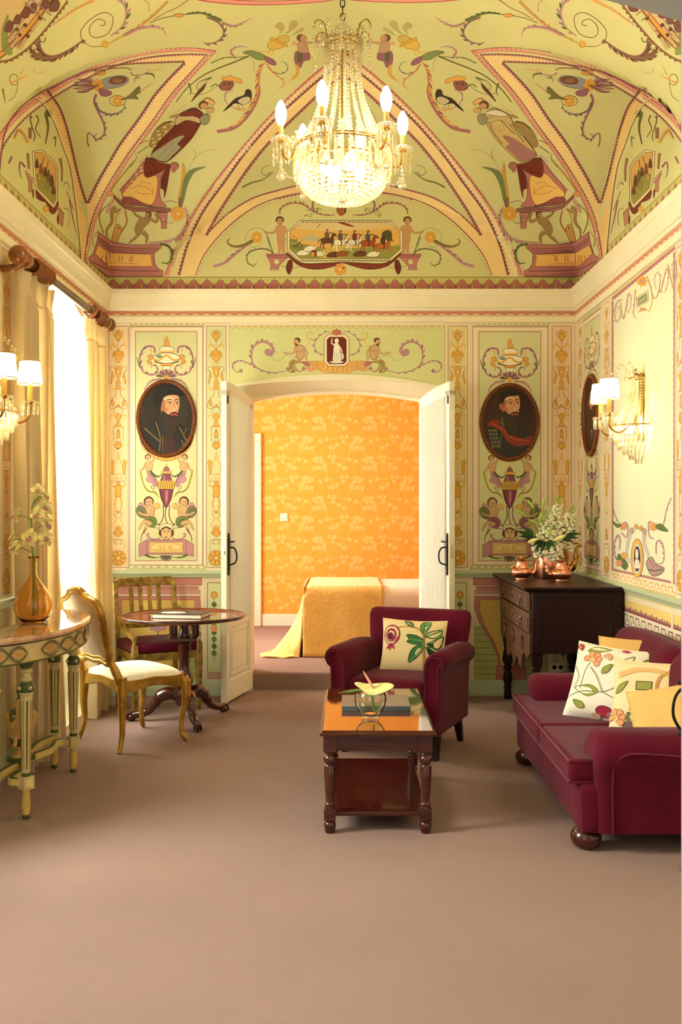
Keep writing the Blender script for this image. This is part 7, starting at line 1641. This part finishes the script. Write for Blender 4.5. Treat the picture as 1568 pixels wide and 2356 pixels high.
def upper(m, mir):
    """birds, masks and urns between the cells; scrolls over the side cell"""
    m.zoom(400, 40, 4.356, mir); m.reset(.0003)
    m.reset(.0003); m.line([(750,388),(600,450),(420,520),(280,590),(120,720),(20,850)], 16, (110,104,60), w1=9); m.scroll([(760,385),(640,400),(500,405),(370,460)], 6, 10, LG, MVL, 4, 20, -1); m.scroll([(600,395),(575,340),(640,295),(740,300)], 24, 5, MVL, MV, 3, 22, -1)
    m.reset(.0003); m.line([(150,660),(170,740),(150,790)], 20, LG, w1=4); m.line([(170,760),(260,775),(360,740),(450,670)], 5, LG)
    m.reset(.0003); m.blob([(222,700),(250,650),(310,620),(380,600),(330,640),(310,690),(250,725)], (206,196,140), DK, 5); m.blob([(320,660),(300,720),(250,770),(170,850),(240,740)], BR, DK, 3); m.line([(290,630),(380,604)], 12, LG)
    m.reset(.0003); m.ell(526, 680, 76, 50, (150,92,80), BR, 5, rot=-.3); m.blob([(480,630),(490,590),(530,600),(560,580),(600,600),(640,610),(680,630),(670,665),(600,640)], (226,170,80), BR, 3); m.ell(505, 668, 10, 7, DK); m.ell(555, 660, 10, 7, DK); m.ell(500, 705, 14, 6, (180,100,90)); m.line([(450,690),(410,670),(370,700)], 10, LG)
    m.reset(.0003); m.scroll([(590,720),(530,750),(510,810),(550,880),(620,910),(720,910)], 16, 6, MVL, MV, 3, 20, 1)
    m.reset(.0003); m.blob([(560,870),(620,810),(700,780),(720,730),(760,725),(778,770),(765,840),(700,875),(620,860)], (70,56,50), DK, 4); m.blob([(640,840),(700,800),(755,800),(760,840),(700,874)], (206,190,150)); m.blob([(560,865),(620,840),(560,900),(490,945)], (60,48,44)); m.line([(735,735),(718,728)], 7, DK); m.line([(640,870),(650,905)], 4, DK, n=1); m.line([(680,870),(695,905)], 4, DK, n=1); m.line([(750,720),(765,705)], 5, OC)
    m.reset(.0003); m.scroll([(915,440),(870,520),(850,640),(855,760),(810,880),(720,1010),(600,1110),(430,1145)], 12, 34, (170,110,110), OC, 9, 70, 1); m.line([(915,440),(868,540),(850,700),(820,840)], 9, (206,150,80)); m.scroll([(700,1010),(620,1080),(560,1080)], 14, 5, OC, YBD, 4, 30, 1); m.line([(620,920),(720,930),(800,880)], 20, OC, w1=5)
    m.reset(.0003); m.scroll([(930,470),(980,540),(1080,565),(1140,520),(1120,460),(1070,440)], 12, 5, (130,130,90), None, 3, 22, -1); m.scroll([(930,470),(1000,560),(1080,620),(1095,680),(1050,725)], 14, 6, (214,150,86), MV, 4, 22, -1)
    m.reset(.0003); m.blob([(690,350),(780,335),(900,375),(930,420),(840,425),(760,380)], (130,142,86), LGD, 4); m.blob([(910,390),(990,420),(1025,465),(1000,480),(930,450)], MV, BR, 4); wheat(m, [(770,400),(800,470),(800,540)])
    m.reset(.0003); m.blob([(935,290),(960,240),(1020,215),(1080,250),(1090,300),(1020,320),(960,320)], (216,182,84), (150,116,50), 5); m.blob([(965,220),(990,205),(1130,275),(1130,295),(1080,275)], OC, (150,116,50), 4); m.blob([(1030,215),(1080,180),(1150,190),(1150,240),(1110,260)], (200,176,84), (150,116,50), 4); m.line([(1000,320),(930,345),(840,345)], 7, OC); m.line([(980,320),(930,370)], 10, OC); m.line([(1000,325),(970,390)], 8, OC)
    for P_ in ([(1050,175),(1060,130),(1010,90),(1060,55),(1110,90),(1090,140)], [(1110,160),(1150,120),(1160,50),(1220,30),(1240,70),(1200,120),(1130,165)], [(1180,190),(1220,140),(1290,100),(1305,130),(1230,165)]): m.blob(P_, (184,172,110), None)
    m.reset(.0003); m.ell(1270, 205, 44, 38, (120,86,64)); m.ell(1300, 215, 36, 40, (190,150,110)); m.blob([(1240,260),(1290,240),(1330,270),(1345,350),(1260,350),(1240,310)], (190,150,116), FLD, 4); limb(m, [(1320,260),(1360,255),(1420,250)], 26, 18, (190,150,116)); m.ell(1205, 260, 26, 20, (220,160,130)); m.ell(1440, 245, 34, 22, (190,140,120))
    m.reset(.0003); m.blob([(1215,350),(1260,335),(1350,350),(1360,420),(1300,440),(1270,500),(1230,500),(1205,420)], MV, BR, 4); m.scroll([(1230,480),(1240,560),(1200,610),(1155,640)], 40, 6, (214,160,80), OC, 4, 30, 1); m.blob([(1240,370),(1270,360),(1280,420),(1250,440)], LG, LGD, 3)
    m.reset(.0003); m.scroll([(330,0),(430,40),(490,110),(495,180),(430,245),(330,265),(295,250)], 22, 10, MV, LG, 5, 44, -1); m.scroll([(490,60),(600,90),(700,50),(780,0)], 26, 5, MVL, MV, 3, 26, 1)
    # scrolls above the side cell
    m.zoom(0, 0, 3.136, mir); m.reset(.0003)
    m.reset(.0003); m.line([(722,185),(755,180),(750,150),(700,140),(650,190),(650,250),(700,272),(780,240),(815,160),(800,105),(730,95),(640,150),(585,220),(585,270),(600,300)], 5, BR); m.ell(600, 300, 14, 13, (150,100,86), BR, 4)
    m.reset(.0003); m.line([(612,310),(660,335),(740,335)], 4, BR); m.petals(757, 320, 30, 6, OC, YBD, BR, .6); m.scroll([(785,315),(900,255),(1010,190),(1110,110),(1210,10)], 7, 18, (196,150,90), OC, 8, 26, -1); m.scroll([(900,255),(1000,210),(1100,195),(1170,210),(1198,258)], 22, 5, MVL, MV, 4, 24, -1); m.line([(1110,140),(1200,90),(1270,60),(1360,0)], 5, (170,130,80)); m.line([(1080,165),(1180,130),(1290,110),(1420,98)], 4, LG); m.ell(1290, 112, 34, 12, (226,160,90), BR, 3); m.scroll([(1350,100),(1450,95),(1540,125),(1600,150)], 8, 20, LG, LGD, 4, 22, -1)
    m.reset(.0003); m.scroll([(590,300),(500,360),(400,405),(330,395),(290,340),(285,280)], 10, 16, (140,92,84), BR, 9, 52, -1); m.line([(290,300),(320,300),(330,270)], 8, LG); m.scroll([(230,360),(260,400),(330,420),(420,410)], 40, 14, (140,106,76), BR, 6, 40, 1)
    m.reset(.0003); m.scroll([(800,260),(880,190),(910,100),(890,30),(850,0)], 6, 18, MVL, LG, 5, 44, 1); m.scroll([(380,185),(470,120),(560,60),(680,0)], 6, 20, (220,160,90), PK, 5, 20, -1); wheat(m, [(1075,90),(1070,30),(1040,0)])
    m.reset(.0003); m.ell(100, 575, 30, 40, VGR, BR, 4); m.line([(80,600),(140,570),(200,540)], 16, OC, w1=6); m.scroll([(240,490),(265,530),(330,515)], 4, 3, MVL); m.line([(130,600),(110,690),(60,730)], 4, LG); m.line([(20,640),(30,700),(40,745)], 12, LG, w1=3); m.line([(150,540),(180,470)], 8, OC, w1=2)
    # oval medallion of a temple scene on the flank
    m.ell(40, 40, 640, 250, (222,160,72), BR, 8, rot=-.87, n=44); m.ell(38, 36, 600, 218, (214,186,130), (150,90,60), 6, rot=-.87, n=40)
    m.blob([(10,220),(60,100),(60,260),(90,390),(20,370)], (140,150,80)); m.blob([(60,210),(130,130),(180,50),(220,0),(300,0),(200,110),(90,230)], (200,186,160), BR, 4)
    for x, y, r in ((70,190,40),(130,140,34),(190,90,40),(240,60,36),(330,30,40),(400,40,44)): m.blob([(x-r,y+r*.8),(x-r*.2,y-r),(x+r*.7,y-r*.5),(x+r*.3,y+r*.9)], (122,76,66), BR, 3)
    for x, y in ((150,230),(200,260),(110,300),(260,180),(90,260),(170,310)): limb(m, [(x-30,y+40),(x,y),(x+30,y-40)], 30, 16, (206,166,120)); m.ell(x+32, y-48, 14, 14, BR)
    m.line([(330,150),(180,20)], 10, (160,130,96), n=4); m.line([(370,110),(230,0)], 10, (160,130,96), n=4)
    m.reset(.0003); m.scallop(m.curve([(-60,430),(60,430),(200,340),(330,200),(440,60),(480,0)], 5), 40, 26, (140,96,60), 1, 'leaf', BR)
    # ornament inside the side cell
    m.reset(.0003)
    for i, a in enumerate((2.2,2.5,2.8,3.1,3.4,3.75)): m.blob([(700,620),(700+100*cos(a-.1),620-70*sin(a-.1)),(700+180*cos(a),620-75*sin(a)),(700+100*cos(a+.1),620-70*sin(a+.1))], (MVL, MV)[i % 2], BR, 3)
    m.reset(.0003); m.blob([(700,610),(760,565),(880,545),(930,575),(880,620),(780,640)], (150,150,150), (110,104,110), 4); m.ell(850, 580, 66, 28, (120,80,56), BR, 4, rot=-.12); m.ell(845, 583, 34, 16, (150,104,72)); m.petals(705, 615, 48, 7, OC, (206,130,60), BR, .6); m.blob([(715,640),(800,660),(790,690),(730,690)], MV, BR, 3)
    m.reset(.0003); m.scroll([(530,550),(600,585),(650,610)], 6, 12, (120,120,110), BR, 3, 22, 1); m.line([(540,560),(620,520),(760,500),(900,490),(950,505)], 6, BR); m.ell(720, 525, 42, 18, OC, BR, 3); m.scroll([(940,525),(970,545),(1040,535),(1080,490)], 9, 4, MVL, BR, 2, 16, 1); m.scroll([(1050,530),(1100,540),(1115,570)], 10, 4, LG, LGD, 3, 16, -1); m.line([(1080,510),(1180,500)], 8, OC, w1=2); m.scroll([(1010,560),(970,570),(975,595)], 7, 3, LG)
    m.reset(.0003); m.scroll([(695,680),(680,740),(720,830),(750,900),(750,970),(700,1008),(680,985),(700,965)], 18, 5, (150,100,110), MV, 6, 24, -1); m.scroll([(690,740),(720,800),(810,828),(890,790),(900,730)], 20, 4, (130,124,130), BR, 5, 22, 1); m.ell(848, 728, 58, 38, VGR, BR, 4, n=20); m.petals(848, 728, 42, 6, OC, YBD, BR, .7); m.blob([(870,720),(930,690),(1000,625),(1010,660),(980,690),(1000,715),(940,712)], (120,116,66), BR, 3); wheat(m, [(1000,680),(1040,640),(1095,602)]); m.scroll([(690,1000),(640,960),(630,1010),(640,1060)], 6, 10, MV)
def side_lunette(m, mir):
    m.zoom(0, 360, 5.227, mir); m.curved = False; m.step = .00002; m.reset(.0003)
    m.poly([(385,-60),(400,210),(430,400),(640,620),(690,540),(690,120),(640,40),(500,-80)], (226,212,160), BR, 7); m.poly([(410,-50),(425,200),(450,380),(645,580),(670,530),(672,130),(625,60),(500,-50)], (212,168,96), BR, 5)
    m.poly([(430,210),(520,200),(640,330),(668,480),(645,575),(452,378)], (150,146,70))
    for x, y, h, c in ((440,60,120,BR),(490,120,130,(136,80,50)),(540,160,120,BR),(580,200,160,(116,96,60)),(620,260,150,BR),(470,230,90,(186,150,90)),(560,310,120,(150,130,70)),(640,380,110,(120,70,46))): m.blob([(x-22,y+h*.6),(x-14,y),(x,y-h*.3),(x+16,y),(x+24,y+h*.6)], c, DK, 3)
    m.line([(500,110),(530,0)], 8, BR, n=1); m.line([(560,150),(580,40)], 8, BR, n=1)
    m.blob([(430,400),(440,500),(520,545),(560,540),(500,480)], (122,56,42), BR, 4); m.blob([(550,540),(590,660),(650,690),(700,590),(690,545),(640,620)], (122,56,42), BR, 4); m.line([(300,170),(400,280)], 16, PK, n=1); m.line([(305,205),(400,320)], 16, PK, n=1); m.poly([(310,200),(380,290),(385,430),(340,430),(340,310)], (180,130,100), BR, 4); m.line([(690,600),(770,690)], 18, PK, n=1); m.poly([(700,620),(765,690),(750,850),(700,800)], (180,130,100), BR, 4)
    m.blob([(385,390),(405,420),(400,510),(385,460)], (122,56,42)); m.blob([(690,700),(705,740),(695,820),(680,760)], (122,56,42))
    m.scroll([(300,130),(250,70),(230,130),(240,220),(265,262)], 22, 6, MV, BR, 4, 18, -1); m.line([(140,0),(100,85)], 30, MV, w1=20, n=1); m.scroll([(760,340),(800,310),(845,400)], 12, 5, (140,120,70), MV, 3, 16, 1); m.line([(800,420),(880,640)], 12, (170,120,60)); m.line([(830,520),(880,780),(920,930)], 18, MV, w1=5); m.scroll([(760,620),(820,650),(825,800),(795,830)], 9, 4, MV); rosette(m, 550, 630, 40); m.line([(720,20),(740,150),(740,300)], 34, (150,110,80), w1=20); m.line([(330,-40),(345,150)], 34, (150,110,80), w1=24)
    m.zoom(0, 0, 3.136, mir)
    m.scroll([(230,850),(215,840),(225,900),(250,980),(240,1020)], 8, 5, BR); m.scroll([(260,830),(275,870),(255,930),(290,990)], 8, 5, BR); m.line([(330,830),(345,920),(325,1040)], 22, (110,104,60), w1=8); m.line([(215,920),(215,1000)], 26, (150,110,80), n=1); m.scroll([(100,1000),(130,940),(160,960),(200,1030)], 12, 20, (206,150,70), BR, 4, 20, 1); m.scroll([(380,1000),(400,990),(395,1060)], 8, 4, BR); m.petals(345, 820, 30, 6, LG, LGD, None, .6)
    m.curved = True; m.step = .00006
def back_lunette(m, mir):
    """half of the lunette over the doorway (4.9x crop at 480, 440)"""
    m.zoom(480, 440, 4.9, mir); m.reset(.0003)
    m.scroll([(1420,265),(1320,272),(1220,250),(1140,205),(1060,150),(950,135),(850,165),(805,215),(800,258)], 9, 12, (150,90,84), MV, 9, 36, 1); m.scroll([(1280,120),(1240,100),(1190,110),(1170,160),(1185,220)], 6, 24, MV, LG, 4, 24, 1); 
    for i in range(16): m.ell(1080+rw.random()*90, 240+rw.random()*60-i*2, 7, 5, (LG, LGD)[i % 2], n=6); m.ell(1210+rw.random()*70, 190+rw.random()*40, 6, 5, (LG, LGD)[i % 2], n=6)
    S_ = (200,150,104)
    limb(m, [(830,560),(840,640),(845,700)], 50, 24, S_); limb(m, [(795,560),(800,640),(795,700)], 48, 24, S_); m.blob([(765,400),(800,385),(850,395),(870,420),(850,480),(860,560),(780,565),(770,490)], S_, FLD, 5); limb(m, [(770,410),(740,460),(680,470),(620,455)], 32, 18, S_); limb(m, [(860,410),(870,450),(820,490)], 32, 20, S_); m.ell(800, 325, 48, 44, BR); m.ell(800, 345, 33, 42, S_); m.ell(790, 340, 5, 4, DK); m.ell(815, 340, 5, 4, DK); m.ell(803, 368, 10, 4, (150,70,60))
    m.line([(770,800),(720,680),(660,500),(610,432)], 10, LG, w1=5); m.blob([(645,500),(670,580),(700,660),(690,600),(680,550)], (120,140,110)); m.line([(610,432),(540,415),(460,440),(420,500),(425,560),(470,620),(530,630),(590,590)], 4, (120,110,60)); rosette(m, 540, 520, 68)
    m.scroll([(500,560),(400,610),(300,625),(230,600),(212,560),(240,535)], 36, 8, (140,110,70), LG, 4, 20, -1); m.scroll([(450,600),(370,660),(280,730),(180,810),(50,850)], 12, 34, MVL, MV, 9, 40, 1); m.scroll([(740,720),(690,670),(600,650),(500,670),(435,720),(440,800),(500,840),(540,810)], 16, 8, LG, MV, 8, 26, 1)
    P_ = (192,124,112); m.poly([(645,708),(905,708),(890,750),(840,790),(800,830),(785,865),(700,865),(695,810),(670,760)], P_, MV, 6); m.ell(765, 797, 32, 34, VGR, MV, 5)
    for y in (722, 745): m.line([(650,y),(895,y)], 7, (120,60,60), n=1)
    for x in (705, 742, 778): m.rect(x-12, 866, x+10, 890, P_, MV, 4)
    m.line([(800,830),(870,860),(950,868),(1020,850)], 4, BR)
    m.blob([(900,780),(940,790),(940,870),(905,940),(870,870)], (116,50,38), DK, 4); m.blob([(870,700),(900,705),(980,770),(1080,815),(1300,810),(1500,800),(1500,815),(1320,870),(1180,880),(1040,850),(930,770)], (128,54,42), DK, 5)
    for i in range(9): m.line([(1060+45*i,835),(1080+45*i,860)], 5, (176,110,84), n=1)
    if not mir:
        m.petals(1480, 880, 74, 9, (226,160,72), YBD, BR, .5)
        m.T = lambda x, y, l=0: hit(480+x/4.9, 440+y/4.9, l)
        H = lambda P: P+[(3070-x, y) for x, y in P[::-1]]
        m.poly(H([(885,460),(885,670),(1020,785)])[:3]+[(2050,785),(2185,670),(2185,460),(2050,330),(1020,330)], (232,218,168), (110,100,70), 7)
        m.poly([(918,450),(912,655),(1030,760),(2040,760),(2158,655),(2152,450),(2035,352),(1035,352)], (226,178,92), (116,50,38), 6)
        for i in range(20): m.line([(1040+52*i,336),(1060+52*i,344),(1080+52*i,336)], 8, (140,140,120)); m.line([(1040+52*i,772),(1060+52*i,780),(1080+52*i,772)], 8, (140,140,120))
        m.poly([(1035,354),(2035,354),(2100,410),(1700,440),(1300,450),(960,420)], (222,196,140)); m.blob([(1060,530),(1150,480),(1260,530),(1400,540),(1500,560),(1060,560)], (190,180,140))
        m.poly([(914,600),(1100,600),(1300,640),(1700,640),(2155,610),(2157,655),(2040,758),(1030,758),(914,655)], (150,150,72)); m.blob([(914,540),(1000,560),(1060,620),(1100,680),(940,640)], (128,128,60)); m.blob([(1300,650),(1500,640),(1540,740),(1250,745)], (206,176,84))
        for i in range(26): m.ell(930+rw.random()*120, 510+rw.random()*110, 9, 6, (DK, IV, BR)[i % 3], n=6)
        def horse(x, y, s, c, man, f=1):
            X = lambda a: x+f*a*s; Y = lambda b: y+b*s; D2 = DK
            for p in ([(-60,50),(-90,90),(-80,130)], [(-40,55),(-50,110),(-20,135)], [(50,50),(90,70),(70,110)], [(60,40),(110,50),(120,90)]): m.line([(X(a), Y(b)) for a, b in p], 20*s, c, w1=9*s)
            m.blob([(X(-80),Y(0)),(X(-30),Y(-20)),(X(40),Y(-15)),(X(80),Y(10)),(X(70),Y(50)),(X(0),Y(60)),(X(-70),Y(55))], c, D2, 4); m.blob([(X(50),Y(10)),(X(70),Y(-50)),(X(105),Y(-80)),(X(140),Y(-50)),(X(128),Y(-40)),(X(100),Y(-45)),(X(92),Y(20))], c, D2, 4); m.line([(X(60),Y(-20)),(X(80),Y(-66)),(X(104),Y(-84))], 12*s, D2); m.line([(X(-80),Y(5)),(X(-120),Y(30)),(X(-115),Y(80))], 14*s, D2, w1=5*s); m.ell(X(118), Y(-58), 4, 4, D2)
            m.blob([(X(-20),Y(-15)),(X(-25),Y(-80)),(X(5),Y(-100)),(X(30),Y(-70)),(X(25),Y(-10))], man, D2, 4); m.ell(X(8), Y(-118), 18*s, 22*s, man, D2, 3); m.ell(X(14), Y(-112), 10*s, 13*s, FL); m.line([(X(25),Y(-75)),(X(60),Y(-90)),(X(90),Y(-60))], 13*s, man); m.line([(X(10),Y(-20)),(X(20),Y(30)),(X(10),Y(60))], 15*s, (90,50,40))
        horse(1330, 540, .8, BR, (116,90,70)); horse(1480, 560, .85, IV, (96,92,84)); horse(1640, 560, .85, (226,216,186), (122,60,46)); horse(1790, 570, .9, (170,84,40), (96,84,70)); horse(1960, 600, .85, (196,110,46), (84,60,50)); m.line([(1255,370),(1220,410)], 6, DK, n=1); m.blob([(1450,352),(1540,360),(1640,400),(1560,390)], (150,60,44), DK, 3); m.blob([(1950,480),(2010,440),(2060,470),(2050,560),(1990,540)], (92,84,50), DK, 3)
        for x, y, c in ((1060,690,IV),(1140,640,IV),(1240,700,(226,216,186)),(1400,710,BR),(1500,700,(150,90,50)),(1700,700,BR),(1850,705,IV)): m.blob([(x-70,y+30),(x-40,y-15),(x+30,y-25),(x+70,y+10),(x+30,y+35)], c, DK, 4); m.ell(x+60, y-5, 18, 14, c, DK, 3)
        m.rect(1160, 665, 1215, 735, (140,50,40), DK, 3); m.rect(1160, 690, 1190, 733, (226,160,60))
        m.blob([(1460,150),(1480,110),(1500,135),(1520,110),(1535,150)], OC, None, n=2); m.ell(1495, 215, 56, 56, BR); m.ell(1490, 225, 42, 52, (170,96,66), BR, 4); m.ell(1475, 215, 7, 5, DK); m.ell(1507, 215, 7, 5, DK); m.ell(1490, 255, 14, 6, (130,50,46)); m.line([(1425,270),(1490,300),(1560,270)], 12, (226,210,160))
for mir in (False, True):
    bands(ceil, mir)
    corner(ceil, mir, *( ((116,48,34), (168,164,130), (124,54,44)) if not mir else ((206,182,116), (176,120,112), (226,214,180)) ))
    upper(ceil, mir); side_lunette(left if not mir else right, mir)
    # plants inside the back cell
    ceil.zoom(560, 0, 3.409, mir); ceil.reset(.0003); ceil.scroll([(540,1090),(500,1060),(500,1010),(450,995)], 30, 8, (110,70,60), BR, 4, 26, 1); wheat(ceil, [(520,980),(540,910),(600,830)], (150,130,80)); ceil.scroll([(215,1350),(170,1375),(140,1350),(160,1310),(210,1295)], 5, 3, BR); ceil.scroll([(235,1350),(150,1410),(60,1435),(-10,1470)], 6, 14, (120,116,66), None, 5, 14, 1)
    back.zoom(480, 440, 4.9, mir); back_lunette(back, mir)
# flower medallion at the crown of the vault
ceil.T = lambda x, y, l=0: Vector((x, y, vault(x, y)-.004-l*3)); ceil.curved = False; MCY = YC; MA, MBB = 1.02, 1.10; ceil.reset()
def oval(k, n=72): return [(XC+MA*k*cos(2*pi*i/n), MCY+MBB*k*sin(2*pi*i/n)) for i in range(n)]
def ring(k0, k1, c): A, B = oval(k0), oval(k1); ceil.strip(A+[A[0]], B+[B[0]], c)
ring(1.0, .995, (176,74,80)); ring(.995, .978, (228,156,140)); ring(.978, .973, (176,80,84)); ring(.973, .93, (216,206,150))
for k in range(9): ring(.93-.1*k, .83-.1*k, (170,190,140))
rw = random.Random(4)
for i in range(620):
    a = rw.random()*2*pi; r = .74+.18*rw.random(); x, y = XC+MA*r*cos(a), MCY+MBB*r*sin(a); s_ = .012+.02*rw.random(); ceil.reset(.0002+.0006*rw.random())
    if i % 4 == 0: ceil.petals(x, y, s_*1.5, 6, rw.choice([(190,110,110),(226,190,120),(170,90,100),(222,150,120)]), OC, None, .8)
    else: b = rw.random()*6; ceil.blob([(x, y), (x+s_*cos(b-.4), y+s_*sin(b-.4)), (x+1.7*s_*cos(b), y+1.7*s_*sin(b)), (x+s_*cos(b+.4), y+s_*sin(b+.4))], rw.choice([(80,126,100),(110,140,84),(70,104,70),(120,160,120)]), n=2)

# ------------------------------------------------------------------ close the painted surfaces
struct(back.build('wall_back', M_fresco, flat=True), 'back wall painted with cream framed pale green panels')
struct(left.build('wall_left', M_fresco, flat=True), 'left wall painted with pale green panels')
struct(right.build('wall_right', M_fresco, flat=True), 'right wall painted with cream framed pale green panels')
struct(ceil.build('ceiling', M_fresco, ang=180), 'frescoed vault with lunettes')
struct(bed_back.build('wall_bedroom', painted('wallpaper', .75, .03), flat=True), 'orange scroll wallpaper of the bedroom')
